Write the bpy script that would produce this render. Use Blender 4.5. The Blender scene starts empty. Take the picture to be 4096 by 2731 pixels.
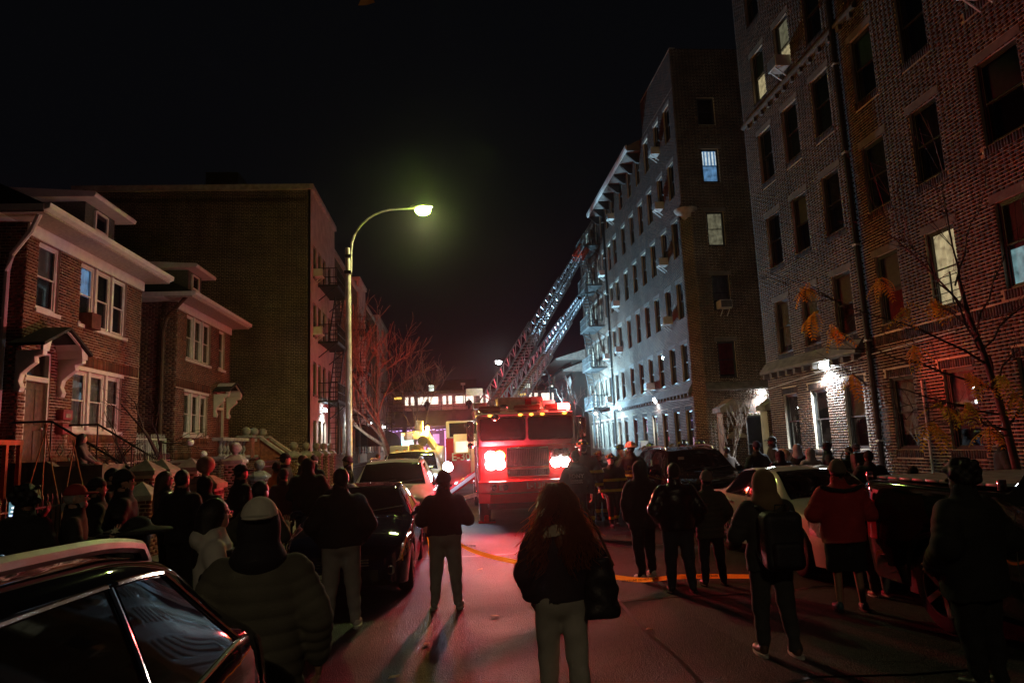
import bpy, bmesh, math, random
import numpy as np
from mathutils import Vector, Matrix
random.seed(7); RNG = np.random.default_rng(7)
S = bpy.context.scene
COL = S.collection
# ------------------------------------------------------------------ camera
cam = bpy.data.cameras.new('camera'); camo = bpy.data.objects.new('camera', cam); COL.objects.link(camo)
cam.sensor_width = 36; cam.lens = 24.43; cam.clip_start = .05; cam.clip_end = 1500
_R = np.array([[.99590048, .02816593, -.08595878], [-.08081809, -.14976159, -.98541357], [-.04062841, .98832087, -.14687133]])
_M = Matrix.Identity(4)
for i in range(3):
    for j in range(3): _M[i][j] = _R[i][j]
_M.translation = (0, 0, 2.0); camo.matrix_world = _M; S.camera = camo
# ------------------------------------------------------------------ world
W = bpy.data.worlds.new('World'); S.world = W; W.use_nodes = True
nt = W.node_tree; nt.nodes.clear()
wo = nt.nodes.new('ShaderNodeOutputWorld'); bg = nt.nodes.new('ShaderNodeBackground')
tc = nt.nodes.new('ShaderNodeTexCoord'); sx = nt.nodes.new('ShaderNodeSeparateXYZ'); rmp = nt.nodes.new('ShaderNodeValToRGB')
nt.links.new(tc.outputs['Generated'], sx.inputs[0]); nt.links.new(sx.outputs['Z'], rmp.inputs[0])
cr = rmp.color_ramp
cr.elements[0].position = 0; cr.elements[0].color = (.013, .0022, .0052, 1)
cr.elements[1].position = .75; cr.elements[1].color = (.0015, .0017, .0022, 1)
e = cr.elements.new(.16); e.color = (.0042, .0017, .0034, 1)
e = cr.elements.new(.34); e.color = (.0018, .0019, .0025, 1)
nt.links.new(rmp.outputs[0], bg.inputs[0]); bg.inputs[1].default_value = 1.0
nt.links.new(bg.outputs[0], wo.inputs[0])
# ------------------------------------------------------------------ view
S.view_settings.view_transform = 'Standard'; S.view_settings.look = 'None'
S.view_settings.exposure = 0.0; S.view_settings.gamma = 1.0; S.view_settings.use_curve_mapping = False
S.render.engine = 'CYCLES'
cy = S.cycles
cy.use_denoising = True; cy.max_bounces = 6; cy.diffuse_bounces = 2; cy.glossy_bounces = 3; cy.transmission_bounces = 4
cy.transparent_max_bounces = 16; cy.caustics_reflective = False; cy.caustics_refractive = False
cy.sample_clamp_indirect = 1.5; cy.sample_clamp_direct = 0.0; cy.use_light_tree = True; cy.light_sampling_threshold = .002; cy.use_adaptive_sampling = False
# ------------------------------------------------------------------ helpers
ORG = {}
def V3(*a): return np.array(a, float)
def tag(o, label=None, cat=None, group=None, kind=None):
    if label: o['label'] = label
    if cat: o['category'] = cat
    if group: o['group'] = group
    if kind: o['kind'] = kind
    return o
def empty(name, loc, label=None, cat=None, group=None, rz=0.):
    o = bpy.data.objects.new(name, None); COL.objects.link(o); o.location = loc; o.rotation_euler = (0, 0, rz)
    o.empty_display_size = .2
    ORG[o] = tuple(loc)
    return tag(o, label, cat, group)
def link(name, me, parent=None, loc=None, rot=None, world=False):
    o = bpy.data.objects.new(name, me); COL.objects.link(o)
    if parent is not None: o.parent = parent
    if loc is not None:
        if world and parent is not None:
            p = ORG.get(parent, (0, 0, 0)); loc = tuple(loc[i] - p[i] for i in range(3))
        o.location = loc
    if rot is not None: o.rotation_euler = rot
    return o
def mkmesh(name, v, f, mat=None, smooth=False, attr=None):
    me = bpy.data.meshes.new(name)
    if isinstance(f, np.ndarray) and f.ndim == 2:
        v = np.asarray(v, np.float32); n = len(f); k = f.shape[1]
        me.vertices.add(len(v)); me.vertices.foreach_set('co', v.ravel())
        me.loops.add(n * k); me.loops.foreach_set('vertex_index', f.astype(np.int32).ravel())
        me.polygons.add(n); me.polygons.foreach_set('loop_start', np.arange(0, n * k, k, dtype=np.int32))
        me.update(calc_edges=True)
    else:
        me.from_pydata([tuple(p) for p in v], [], f); me.update()
    if attr is not None:
        a = me.attributes.new('tone', 'FLOAT', 'POINT'); a.data.foreach_set('value', np.asarray(attr, np.float32))
    if smooth: me.polygons.foreach_set('use_smooth', np.ones(len(me.polygons), bool))
    if mat is not None: me.materials.append(mat)
    return me
def setsmooth(me, ang=None):
    me.polygons.foreach_set('use_smooth', np.ones(len(me.polygons), bool))
    if ang is not None:
        try: me.set_sharp_from_angle(angle=math.radians(ang))
        except Exception: pass
class MB:
    """collects simple solids into ONE mesh"""
    def __init__(s): s.v = []; s.f = []
    def add(s, vs, fs):
        b = len(s.v); s.v += [tuple(map(float, p)) for p in vs]; s.f += [tuple(i + b for i in q) for q in fs]; return s
    def box(s, x0, x1, y0, y1, z0, z1):
        x0, x1 = min(x0, x1), max(x0, x1); y0, y1 = min(y0, y1), max(y0, y1); z0, z1 = min(z0, z1), max(z0, z1)
        return s.add([(x0, y0, z0), (x1, y0, z0), (x1, y1, z0), (x0, y1, z0), (x0, y0, z1), (x1, y0, z1), (x1, y1, z1), (x0, y1, z1)],
                     [(0, 3, 2, 1), (4, 5, 6, 7), (0, 1, 5, 4), (1, 2, 6, 5), (2, 3, 7, 6), (3, 0, 4, 7)])
    def quad(s, a, b, c, d): return s.add([a, b, c, d], [(0, 1, 2, 3)])
    def beam(s, a, b, w, h=None, up=(0, 0, 1)):
        a = np.array(a, float); b = np.array(b, float); h = w if h is None else h
        d = b - a; L = np.linalg.norm(d)
        if L < 1e-6: return s
        d /= L; u = np.array(up, float)
        if abs(d @ u) > .97: u = np.array((1., 0, 0))
        r = np.cross(d, u); r /= np.linalg.norm(r); u = np.cross(r, d)
        P = [a + r * i * w / 2 + u * j * h / 2 for i, j in ((-1, -1), (1, -1), (1, 1), (-1, 1))]
        P += [p + d * L for p in P]
        return s.add(P, [(0, 1, 2, 3), (7, 6, 5, 4), (0, 4, 5, 1), (1, 5, 6, 2), (2, 6, 7, 3), (3, 7, 4, 0)])
    def tube(s, pts, r, n=6, cap=True):
        pts = [np.array(p, float) for p in pts]; m = len(pts)
        rr = [r] * m if np.isscalar(r) else list(r)
        up = np.array((.31, .17, .93)); V = []; F = []
        for i in range(m):
            d = pts[min(i + 1, m - 1)] - pts[max(i - 1, 0)]; d /= (np.linalg.norm(d) + 1e-9)
            u = up if abs(d @ up) < .95 else np.array((1., .1, 0)); x = np.cross(d, u); x /= np.linalg.norm(x); y = np.cross(d, x)
            for k in range(n):
                a = 2 * math.pi * k / n; V.append(pts[i] + rr[i] * (x * math.cos(a) + y * math.sin(a)))
        for i in range(m - 1):
            for k in range(n):
                k2 = (k + 1) % n; F.append((i * n + k, i * n + k2, (i + 1) * n + k2, (i + 1) * n + k))
        if cap: F.append(tuple(range(n - 1, -1, -1))); F.append(tuple((m - 1) * n + k for k in range(n)))
        return s.add(V, F)
    def lathe(s, prof, c=(0, 0, 0), n=16, axis='z', cap=True):
        V = []; F = []; m = len(prof)
        for r, h in prof:
            for k in range(n):
                a = 2 * math.pi * k / n; p = (r * math.cos(a), r * math.sin(a), h)
                if axis == 'x': p = (p[2], p[0], p[1])
                if axis == 'y': p = (p[1], p[2], p[0])
                V.append((p[0] + c[0], p[1] + c[1], p[2] + c[2]))
        for i in range(m - 1):
            for k in range(n):
                k2 = (k + 1) % n; F.append((i * n + k, i * n + k2, (i + 1) * n + k2, (i + 1) * n + k))
        if cap and prof[0][0] > 1e-4: F.append(tuple(range(n - 1, -1, -1)))
        if cap and prof[-1][0] > 1e-4: F.append(tuple((m - 1) * n + k for k in range(n)))
        return s.add(V, F)
    def sphere(s, c, r, n=12, m=8, sq=(1, 1, 1)):
        prof = [(max(1e-5, math.sin(math.pi * i / m)) , -math.cos(math.pi * i / m)) for i in range(m + 1)]
        t = MB().lathe(prof, (0, 0, 0), n)
        return s.add([(c[0] + p[0] * r * sq[0], c[1] + p[1] * r * sq[1], c[2] + p[2] * r * sq[2]) for p in t.v], t.f)
    def prism(s, poly, a0, a1, axis='x'):
        """extrude a 2D polygon (counter-clockwise in the other two axes) from a0 to a1 along axis"""
        def P(p, a):
            return {'x': (a, p[0], p[1]), 'y': (p[0], a, p[1]), 'z': (p[0], p[1], a)}[axis]
        n = len(poly); V = [P(p, a0) for p in poly] + [P(p, a1) for p in poly]
        F = [tuple(range(n - 1, -1, -1)), tuple(range(n, 2 * n))]
        for i in range(n): j = (i + 1) % n; F.append((i, j, j + n, i + n))
        return s.add(V, F)
    def xf(s, M):
        s.v = [tuple(M @ Vector(p)) for p in s.v]; return s
    def mesh(s, name, mat, smooth=False, ang=None, bevel=0., seg=2):
        me = mkmesh(name, s.v, s.f, mat)
        bm = bmesh.new(); bm.from_mesh(me)
        if bevel > 0:
            es = [e for e in bm.edges if len(e.link_faces) == 2 and e.calc_face_angle(0) > .5]
            bmesh.ops.bevel(bm, geom=es, offset=bevel, segments=seg, affect='EDGES', profile=.5, clamp_overlap=True)
        bmesh.ops.recalc_face_normals(bm, faces=bm.faces)
        bm.to_mesh(me); bm.free()
        if smooth or bevel: setsmooth(me, ang if ang is not None else 40)
        return me
    def build(s, name, mat, parent=None, smooth=False, ang=None, bevel=0., seg=2, loc=None, rot=None, world=True):
        """world=True: vertices are world coordinates; object origin is put at the base centre of the mesh"""
        if loc is None:
            a = np.array(s.v); lo = a.min(0); hi = a.max(0); c = ((lo[0] + hi[0]) / 2, (lo[1] + hi[1]) / 2, lo[2])
            s.v = [(p[0] - c[0], p[1] - c[1], p[2] - c[2]) for p in s.v]
            o = link(name, s.mesh(name, mat, smooth, ang, bevel, seg), parent, c, rot, world)
            ORG[o] = c if world else tuple(np.array(ORG.get(parent, (0, 0, 0))) + c)
        else:
            o = link(name, s.mesh(name, mat, smooth, ang, bevel, seg), parent, loc, rot, world); ORG[o] = tuple(loc)
        return o
def copyobj(o, parent=None, loc=None):
    c = o.copy(); COL.objects.link(c)
    if parent is not None: c.parent = parent
    if loc is not None: c.location = loc
    for ch in list(KIDS.get(o, ())): pass
    return c
KIDS = {}
def copy_tree(o, parent=None):
    c = o.copy(); COL.objects.link(c); c.parent = parent
    for ch in [x for x in S.objects if x.parent == o]: copy_tree(ch, c)
    return c
# ------------------------------------------------------------------ materials
MATS = {}
def nodes(name):
    m = bpy.data.materials.new(name); m.use_nodes = True; n = m.node_tree
    return m, n, n.nodes['Principled BSDF']
def noise_col(n, b, c0, c1, scale, detail=4, coord='Object', stretch=(1, 1, 1), fac=(.35, .65)):
    tcn = n.nodes.new('ShaderNodeTexCoord'); mp = n.nodes.new('ShaderNodeMapping'); mp.inputs['Scale'].default_value = stretch
    nz = n.nodes.new('ShaderNodeTexNoise'); nz.inputs['Scale'].default_value = scale; nz.inputs['Detail'].default_value = detail
    r = n.nodes.new('ShaderNodeValToRGB'); r.color_ramp.elements[0].position = fac[0]; r.color_ramp.elements[1].position = fac[1]
    r.color_ramp.elements[0].color = (*c0, 1); r.color_ramp.elements[1].color = (*c1, 1)
    n.links.new(tcn.outputs[coord], mp.inputs[0]); n.links.new(mp.outputs[0], nz.inputs['Vector']); n.links.new(nz.outputs['Fac'], r.inputs[0])
    n.links.new(r.outputs[0], b.inputs['Base Color'])
    return nz, r, mp
def bump(n, b, scale, strength, dist=.01, detail=3, coord='Object', stretch=(1, 1, 1)):
    tcn = n.nodes.new('ShaderNodeTexCoord'); mp = n.nodes.new('ShaderNodeMapping'); mp.inputs['Scale'].default_value = stretch
    nz = n.nodes.new('ShaderNodeTexNoise'); nz.inputs['Scale'].default_value = scale; nz.inputs['Detail'].default_value = detail
    bp = n.nodes.new('ShaderNodeBump'); bp.inputs['Strength'].default_value = strength; bp.inputs['Distance'].default_value = dist
    n.links.new(tcn.outputs[coord], mp.inputs[0]); n.links.new(mp.outputs[0], nz.inputs['Vector']); n.links.new(nz.outputs['Fac'], bp.inputs['Height']); n.links.new(bp.outputs[0], b.inputs['Normal'])
    return bp
def mat(name, col, rough=.6, metal=0., var=.25, scale=6., bmp=0., bscale=40., coat=0., spec=.5, sheen=0.):
    if name in MATS: return MATS[name]
    m, n, b = nodes(name)
    c0 = tuple(max(0, x * (1 - var)) for x in col); c1 = tuple(min(1, x * (1 + var)) for x in col)
    noise_col(n, b, c0, c1, scale)
    b.inputs['Roughness'].default_value = rough; b.inputs['Metallic'].default_value = metal
    b.inputs['Specular IOR Level'].default_value = spec
    if coat: b.inputs['Coat Weight'].default_value = coat; b.inputs['Coat Roughness'].default_value = .04
    if sheen: b.inputs['Sheen Weight'].default_value = sheen; b.inputs['Sheen Roughness'].default_value = .5
    if bmp: bump(n, b, bscale, bmp)
    MATS[name] = m; return m
def emis(name, col, strength, base=(.8, .8, .8)):
    if name in MATS: return MATS[name]
    m, n, b = nodes(name)
    b.inputs['Base Color'].default_value = (*base, 1); b.inputs['Emission Color'].default_value = (*col, 1); b.inputs['Emission Strength'].default_value = strength
    b.inputs['Roughness'].default_value = .4; m.cycles.emission_sampling = 'NONE'
    MATS[name] = m; return m
def translucent(name, col, tcol, mixf=.5, rough=.6, var=.35, scale=12):
    m, n, b = nodes(name); noise_col(n, b, tuple(c * (1 - var) for c in col), tuple(min(1, c * (1 + var)) for c in col), scale); b.inputs['Roughness'].default_value = rough
    o = [x for x in n.nodes if x.type == 'OUTPUT_MATERIAL'][0]; t = n.nodes.new('ShaderNodeBsdfTranslucent'); t.inputs[0].default_value = (*tcol, 1); mx = n.nodes.new('ShaderNodeMixShader'); mx.inputs[0].default_value = mixf
    n.links.new(b.outputs[0], mx.inputs[1]); n.links.new(t.outputs[0], mx.inputs[2]); n.links.new(mx.outputs[0], o.inputs[0]); MATS[name] = m; return m
def glass(name, tint=(.6, .65, .65), refl=1.0, rough=.02):
    """thin pane: see-through with a mirror-like sheen that grows at grazing angles"""
    if name in MATS: return MATS[name]
    m = bpy.data.materials.new(name); m.use_nodes = True; n = m.node_tree; n.nodes.clear()
    o = n.nodes.new('ShaderNodeOutputMaterial'); t = n.nodes.new('ShaderNodeBsdfTransparent'); g = n.nodes.new('ShaderNodeBsdfGlossy')
    fr = n.nodes.new('ShaderNodeFresnel'); fr.inputs[0].default_value = 1.5; mu = n.nodes.new('ShaderNodeMath'); mu.operation = 'MULTIPLY'; mu.inputs[1].default_value = 1.8 * refl
    mu.use_clamp = True; mx = n.nodes.new('ShaderNodeMixShader')
    t.inputs[0].default_value = (*tint, 1); g.inputs['Roughness'].default_value = rough; g.inputs[0].default_value = (.95, .95, .95, 1)
    n.links.new(fr.outputs[0], mu.inputs[0]); n.links.new(mu.outputs[0], mx.inputs[0]); n.links.new(t.outputs[0], mx.inputs[1]); n.links.new(g.outputs[0], mx.inputs[2]); n.links.new(mx.outputs[0], o.inputs[0])
    MATS[name] = m; return m
def brickmat(name, ramp, rough=.85):
    """colour picked per brick by the 'tone' attribute, with grain and soot blotches on top"""
    m, n, b = nodes(name)
    at = n.nodes.new('ShaderNodeAttribute'); at.attribute_name = 'tone'
    r = n.nodes.new('ShaderNodeValToRGB'); r.color_ramp.interpolation = 'LINEAR'
    els = r.color_ramp.elements
    while len(els) < len(ramp): els.new(.5)
    for e, (p, c) in zip(els, ramp): e.position = p; e.color = (*c, 1)
    tcn = n.nodes.new('ShaderNodeTexCoord'); nz = n.nodes.new('ShaderNodeTexNoise'); nz.inputs['Scale'].default_value = 1.1; nz.inputs['Detail'].default_value = 6
    mr = n.nodes.new('ShaderNodeMapRange'); mr.inputs[1].default_value = .3; mr.inputs[2].default_value = .7; mr.inputs[3].default_value = .72; mr.inputs[4].default_value = 1.15
    mx = n.nodes.new('ShaderNodeMix'); mx.data_type = 'RGBA'; mx.blend_type = 'MULTIPLY'; mx.inputs[0].default_value = 1
    n.links.new(at.outputs['Fac'], r.inputs[0]); n.links.new(tcn.outputs['Object'], nz.inputs['Vector']); n.links.new(nz.outputs['Fac'], mr.inputs[0])
    mp2 = n.nodes.new('ShaderNodeMapping'); mp2.inputs['Scale'].default_value = (.9, .9, .16); st = n.nodes.new('ShaderNodeTexNoise'); st.inputs['Scale'].default_value = 1.; st.inputs['Detail'].default_value = 7; st.inputs['Roughness'].default_value = .65
    m2 = n.nodes.new('ShaderNodeMapRange'); m2.inputs[1].default_value = .36; m2.inputs[2].default_value = .62; m2.inputs[3].default_value = .5; m2.inputs[4].default_value = 1.12
    m3 = n.nodes.new('ShaderNodeMix'); m3.data_type = 'RGBA'; m3.blend_type = 'MULTIPLY'; m3.inputs[0].default_value = 1
    n.links.new(tcn.outputs['Object'], mp2.inputs[0]); n.links.new(mp2.outputs[0], st.inputs['Vector']); n.links.new(st.outputs['Fac'], m2.inputs[0])
    n.links.new(r.outputs[0], mx.inputs[6]); n.links.new(mr.outputs[0], mx.inputs[7]); n.links.new(mx.outputs[2], m3.inputs[6]); n.links.new(m2.outputs[0], m3.inputs[7]); n.links.new(m3.outputs[2], b.inputs['Base Color'])
    b.inputs['Roughness'].default_value = rough
    bump(n, b, 60, .35, .004)
    MATS[name] = m; return m
def area(name, loc, col, w, parent=None, size=.2, target=None, spread=None):
    l = bpy.data.lights.new(name, 'AREA'); l.energy = w; l.color = col; l.size = size
    if spread: l.spread = spread
    o = bpy.data.objects.new(name, l); COL.objects.link(o)
    p = ORG.get(parent, (0, 0, 0)) if parent is not None else (0, 0, 0)
    if parent is not None: o.parent = parent
    o.location = tuple(loc[i] - p[i] for i in range(3))
    if target is not None: o.rotation_euler = (Vector(target) - Vector(loc)).to_track_quat('-Z', 'Y').to_euler()
    return o
def lamp(name, loc, col, w, parent=None, r=.1):
    l = bpy.data.lights.new(name, 'POINT'); l.energy = w; l.color = col; l.shadow_soft_size = r
    o = bpy.data.objects.new(name, l); COL.objects.link(o)
    p = ORG.get(parent, (0, 0, 0)) if parent is not None else (0, 0, 0)
    if parent is not None: o.parent = parent
    o.location = tuple(loc[i] - p[i] for i in range(3)); return o
def spot(name, loc, target, col, w, deg, parent=None, r=.1, blend=.5):
    l = bpy.data.lights.new(name, 'SPOT'); l.energy = w; l.color = col; l.shadow_soft_size = r; l.spot_size = math.radians(deg); l.spot_blend = blend
    o = bpy.data.objects.new(name, l); COL.objects.link(o)
    p = ORG.get(parent, (0, 0, 0)) if parent is not None else (0, 0, 0)
    if parent is not None: o.parent = parent
    o.location = tuple(loc[i] - p[i] for i in range(3))
    o.rotation_euler = (Vector(target) - Vector(loc)).to_track_quat('-Z', 'Y').to_euler(); return o
def text_mesh(txt, size, depth=.004, bold=0., spacing=1.):
    c = bpy.data.curves.new('lettering', 'FONT'); c.body = txt; c.size = size; c.extrude = depth; c.align_x = 'CENTER'; c.align_y = 'CENTER'; c.offset = bold; c.space_character = spacing
    c.resolution_u = 3
    o = bpy.data.objects.new('tmp', c); COL.objects.link(o)
    dg = bpy.context.evaluated_depsgraph_get(); me = bpy.data.meshes.new_from_object(o.evaluated_get(dg))
    bpy.data.objects.remove(o); bpy.data.curves.remove(c)
    return me
def text(name, txt, size, m, parent, loc, rot, depth=.004, bold=0., spacing=1.):
    me = text_mesh(txt, size, depth, bold, spacing); me.name = name; me.materials.clear(); me.materials.append(m)
    o = link(name, me, parent, loc, rot, True); ORG[o] = tuple(loc); return o
# ================================================================== shared materials
XR, XL = 11.0, -10.0
m_mortar_r = mat('mortar_pale', (.50, .42, .32), .95, var=.38, scale=.8, bmp=.4, bscale=90)
m_mortar_l = mat('mortar_buff', (.42, .33, .27), .95, var=.35, scale=.8, bmp=.4, bscale=90)
m_brick_r = brickmat('brick_dark_mixed', [(0, (.018, .011, .009)), (.35, (.042, .019, .011)), (.7, (.078, .029, .015)), (1, (.11, .047, .024))])
m_brick_l = brickmat('brick_orange', [(0, (.05, .022, .018)), (.25, (.12, .040, .022)), (.7, (.19, .062, .032)), (1, (.25, .10, .055))])
m_brick_g = brickmat('brick_brown_common', [(0, (.04, .027, .018)), (.5, (.085, .055, .033)), (1, (.13, .085, .05))])
m_stucco = mat('stucco_painted', (.42, .34, .29), .9, var=.18, scale=1.6, bmp=.5, bscale=25)
m_stone = mat('limestone_trim', (.34, .31, .27), .9, scale=4, bmp=.4, bscale=40)
m_stone_dk = mat('weathered_stone', (.16, .14, .125), .9, scale=4, bmp=.4, bscale=40)
m_white = mat('white_trim_paint', (.72, .70, .67), .55, var=.08, scale=5)
m_bronze = mat('dark_window_frame', (.03, .028, .027), .45, scale=8)
m_black = mat('black_iron', (.012, .012, .013), .45, var=.4, scale=14)
m_dark = mat('unlit_interior_black', (.012, .012, .013), .95)  # near black: the darkness of unlit interiors put into the colour
m_blind = mat('grey_roller_blind', (.36, .34, .33), .85, var=.1)
m_blindd = mat('dark_curtain', (.045, .042, .045), .9, var=.5, scale=9)
m_lace = mat('pale_net_curtain', (.45, .40, .38), .9, var=.25, scale=7)
m_redcurt = mat('red_curtain', (.38, .03, .035), .9)
m_glass = glass('window_glass', (.55, .58, .58), 1.0)
m_roofd = mat('dark_roofing', (.03, .028, .027), .95, bmp=.5, bscale=30)
m_acw = mat('ac_casing', (.62, .60, .56), .5, var=.1)
m_acg = mat('ac_grille', (.10, .10, .10), .6)
def litmat(name, col, s, sc=5., lo=.25):
    if name in MATS: return MATS[name]
    m, n, b = nodes(name)
    tcn = n.nodes.new('ShaderNodeTexCoord'); nz = n.nodes.new('ShaderNodeTexNoise'); nz.inputs['Scale'].default_value = sc; nz.inputs['Detail'].default_value = 3
    mr = n.nodes.new('ShaderNodeMapRange'); mr.inputs[1].default_value = .3; mr.inputs[2].default_value = .65; mr.inputs[3].default_value = s * lo; mr.inputs[4].default_value = s
    n.links.new(tcn.outputs['Object'], nz.inputs['Vector']); n.links.new(nz.outputs['Fac'], mr.inputs[0]); n.links.new(mr.outputs[0], b.inputs['Emission Strength'])
    b.inputs['Emission Color'].default_value = (*col, 1); b.inputs['Base Color'].default_value = (.5, .45, .4, 1); m.cycles.emission_sampling = 'NONE'
    MATS[name] = m; return m
m_lit_y = litmat('lamplit_curtain', (1, .78, .42), 1.0)
m_lit_dim = litmat('dim_lamplit_curtain', (.9, .8, .5), .3)
m_lit_b = litmat('blue_lit_curtain', (.25, .55, 1.0), .8, 4)
m_lit_w = litmat('white_lit_interior', (.85, .95, 1.0), 1.6, 3, .5)
m_lit_c = litmat('cyan_lit_curtain', (.5, .85, .9), .7)
# ================================================================== brick walls
BR_STRETCH, BR_HEAD, BR_H, JT = .200, .096, .0585, .0165
_bm_cache = {}
def brick_mesh(L, tone, m):
    k = (round(L, 3), round(tone, 2), m.name)
    if k not in _bm_cache:
        v = [(-L / 2, 0, 0), (L / 2, 0, 0), (L / 2, 0, BR_H), (-L / 2, 0, BR_H)]
        q = [(x * .985, -.012, .0008 + z * .98) for x, _, z in v]
        me = mkmesh('brick', v + q, [(4, 5, 6, 7), (0, 1, 5, 4), (1, 2, 6, 5), (2, 3, 7, 6), (3, 0, 4, 7)], m, attr=[tone] * 8)
        _bm_cache[k] = me
    return _bm_cache[k]
def facade(root, org, th, width, z0, z1, openings, mort, bmat, reveal=.15, name='wall', single=None, bond='flemish', bricks=True, reveal_mat=None, soldier=()):
    """wall panel in its own frame: x runs along the wall, -y is outdoors.  openings: (u0,u1,za,zb).  single: list of (u0,u1,za,zb,max) windows of
    the wall in which every brick is an object of its own (the bricks that show largest)"""
    ox, oy = org
    us = sorted({0, width} | {o[0] for o in openings} | {o[1] for o in openings}); us = [u for u in us if 0 <= u <= width]
    zs = sorted({z0, z1} | {o[2] for o in openings} | {o[3] for o in openings}); zs = [z for z in zs if z0 <= z <= z1]
    B = MB()
    for a, b in zip(us, us[1:]):
        for c, d in zip(zs, zs[1:]):
            m_, n_ = (a + b) / 2, (c + d) / 2
            if any(o[0] < m_ < o[1] and o[2] < n_ < o[3] for o in openings): continue
            B.quad((a, 0, c), (b, 0, c), (b, 0, d), (a, 0, d))
    for u0, u1, a, b in openings:
        B.quad((u0, 0, a), (u0, reveal, a), (u0, reveal, b), (u0, 0, b)); B.quad((u1, reveal, a), (u1, 0, a), (u1, 0, b), (u1, reveal, b))
        B.quad((u0, reveal, b), (u1, reveal, b), (u1, 0, b), (u0, 0, b)); B.quad((u0, 0, a), (u1, 0, a), (u1, reveal, a), (u0, reveal, a))
    w = link(name, mkmesh(name, B.v, B.f, mort), root, (ox, oy, 0), (0, 0, th), True); ORG[w] = (ox, oy, 0)
    if not bricks: return w
    rec = []; row = 0; z = z0 + JT / 2; pitch = BR_H + JT
    rnd = random.Random(len(name) + int(width * 10))
    while z + BR_H < z1:
        zc = z + BR_H / 2
        cuts = sorted([(o[0], o[1]) for o in openings if o[2] < zc < o[3]]); spans = []; u = 0.
        for a, b in cuts:
            if a > u: spans.append((u, a))
            u = max(u, b)
        if u < width: spans.append((u, width))
        sold = [s for s in soldier if s[2] <= zc <= s[3]]
        for a, b in spans:
            if bond == 'flemish':
                ph = (row % 2) * (BR_STRETCH + JT) * .75; per = BR_STRETCH + BR_HEAD + 2 * JT
                k = math.floor((a - ph) / per); x = ph + k * per; st = 0
            else:
                hd = (row % 6 == 5); per = (BR_HEAD if hd else BR_STRETCH) + JT
                x = math.floor(a / per) * per + (row % 2) * per / 2 - per; st = 1 if hd else 0
            while x < b:
                L = BR_HEAD if st else BR_STRETCH
                p, q = max(x + JT / 2, a), min(x + L + JT / 2, b)
                if q - p > .03 and not any(s[0] < (p + q) / 2 < s[1] for s in sold): rec.append((p, q, z, z + BR_H, q - p > L - .004, st))
                x += L + JT
                if bond == 'flemish': st = 1 - st
        z += pitch; row += 1
    for s0, s1, s2, s3 in soldier:                       # bands of bricks standing on end
        x = s0
        while x + BR_H < s1:
            zc = (s2 + s3) / 2
            if not any(o[0] < x + .03 < o[1] and o[2] < zc < o[3] for o in openings): rec.append((x, x + BR_H, s2 + .006, s3 - .006, False, 1))
            x += pitch
    R = np.array([r[:4] for r in rec]); n = len(R)
    keep = np.ones(n, bool)
    if single:
        for (u0, u1, a, b, mx) in single:
            cnt = 0
            for i, r in enumerate(rec):
                if cnt >= mx: break
                if r[4] and keep[i] and u0 <= r[0] and r[1] <= u1 and a <= r[2] and r[3] <= b:
                    t = rnd.choice((0., .2, .4, .55, .7, .85, 1.))
                    link('brick', brick_mesh(BR_HEAD if r[5] else BR_STRETCH, t, bmat), w, ((r[0] + r[1]) / 2, 0, r[2])); keep[i] = False; cnt += 1
    R = R[keep]; n = len(R)
    d = .010 + .004 * RNG.random(n); j = .004
    V = np.zeros((n, 8, 3), np.float32)
    jit = RNG.normal(0, .0012, (n, 4))
    U0, U1, Z0, Z1 = (R[:, i] + jit[:, i] for i in range(4))
    for k, (uu, zz) in enumerate(((U0, Z0), (U1, Z0), (U1, Z1), (U0, Z1))):
        V[:, k, 0] = uu; V[:, k, 2] = zz
        V[:, k + 4, 0] = uu + (j * .5 if k in (0, 3) else -j * .5); V[:, k + 4, 1] = -d; V[:, k + 4, 2] = zz + (j * .4 if k < 2 else -j * .4)
    Fq = np.array([(4, 5, 6, 7), (0, 1, 5, 4), (1, 2, 6, 5), (2, 3, 7, 6), (3, 0, 4, 7)])
    F = (np.arange(n)[:, None, None] * 8 + Fq[None]).reshape(-1, 4)
    me = mkmesh('brickwork', V.reshape(-1, 3), F, bmat, attr=np.repeat(RNG.beta(1.6, 1.8, n), 8))
    tag(link('brickwork', me, w), kind='stuff')
    return w
# ================================================================== windows
_wc = {}
def win_mesh(w, h, style, fm):
    k = (round(w, 2), round(h, 2), style, fm.name)
    if k in _wc: return _wc[k]
    f = .055 if style != 'white' else .075; y0, y1 = .07, .145
    B = MB()
    B.box(-w / 2, -w / 2 + f, y0, y1, 0, h).box(w / 2 - f, w / 2, y0, y1, 0, h).box(-w / 2 + f, w / 2 - f, y0, y1, h - f, h).box(-w / 2 + f, w / 2 - f, y0, y1, 0, f)
    a, b = -w / 2 + f, w / 2 - f; s = .035; mid = h * .5
    for za, zb, ya in ((mid - .02, h - f, .085), (f, mid + .02, .108)):
        B.box(a, a + s, ya, ya + .024, za, zb).box(b - s, b, ya, ya + .024, za, zb).box(a + s, b - s, ya, ya + .024, zb - s, zb).box(a + s, b - s, ya, ya + .024, za, za + s)
    me = B.mesh('window', fm)
    pu = mkmesh('pane', [(a + s, .097, 0), (b - s, .097, 0), (b - s, .097, h - f - mid - .01), (a + s, .097, h - f - mid - .01)], [(0, 1, 2, 3)], m_glass)
    pl = mkmesh('pane', [(a + s, .120, 0), (b - s, .120, 0), (b - s, .120, mid - f - .02), (a + s, .120, mid - f - .02)], [(0, 1, 2, 3)], m_glass)
    _wc[k] = (me, pu, pl, mid, f); return _wc[k]
_bl = {}
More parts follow.
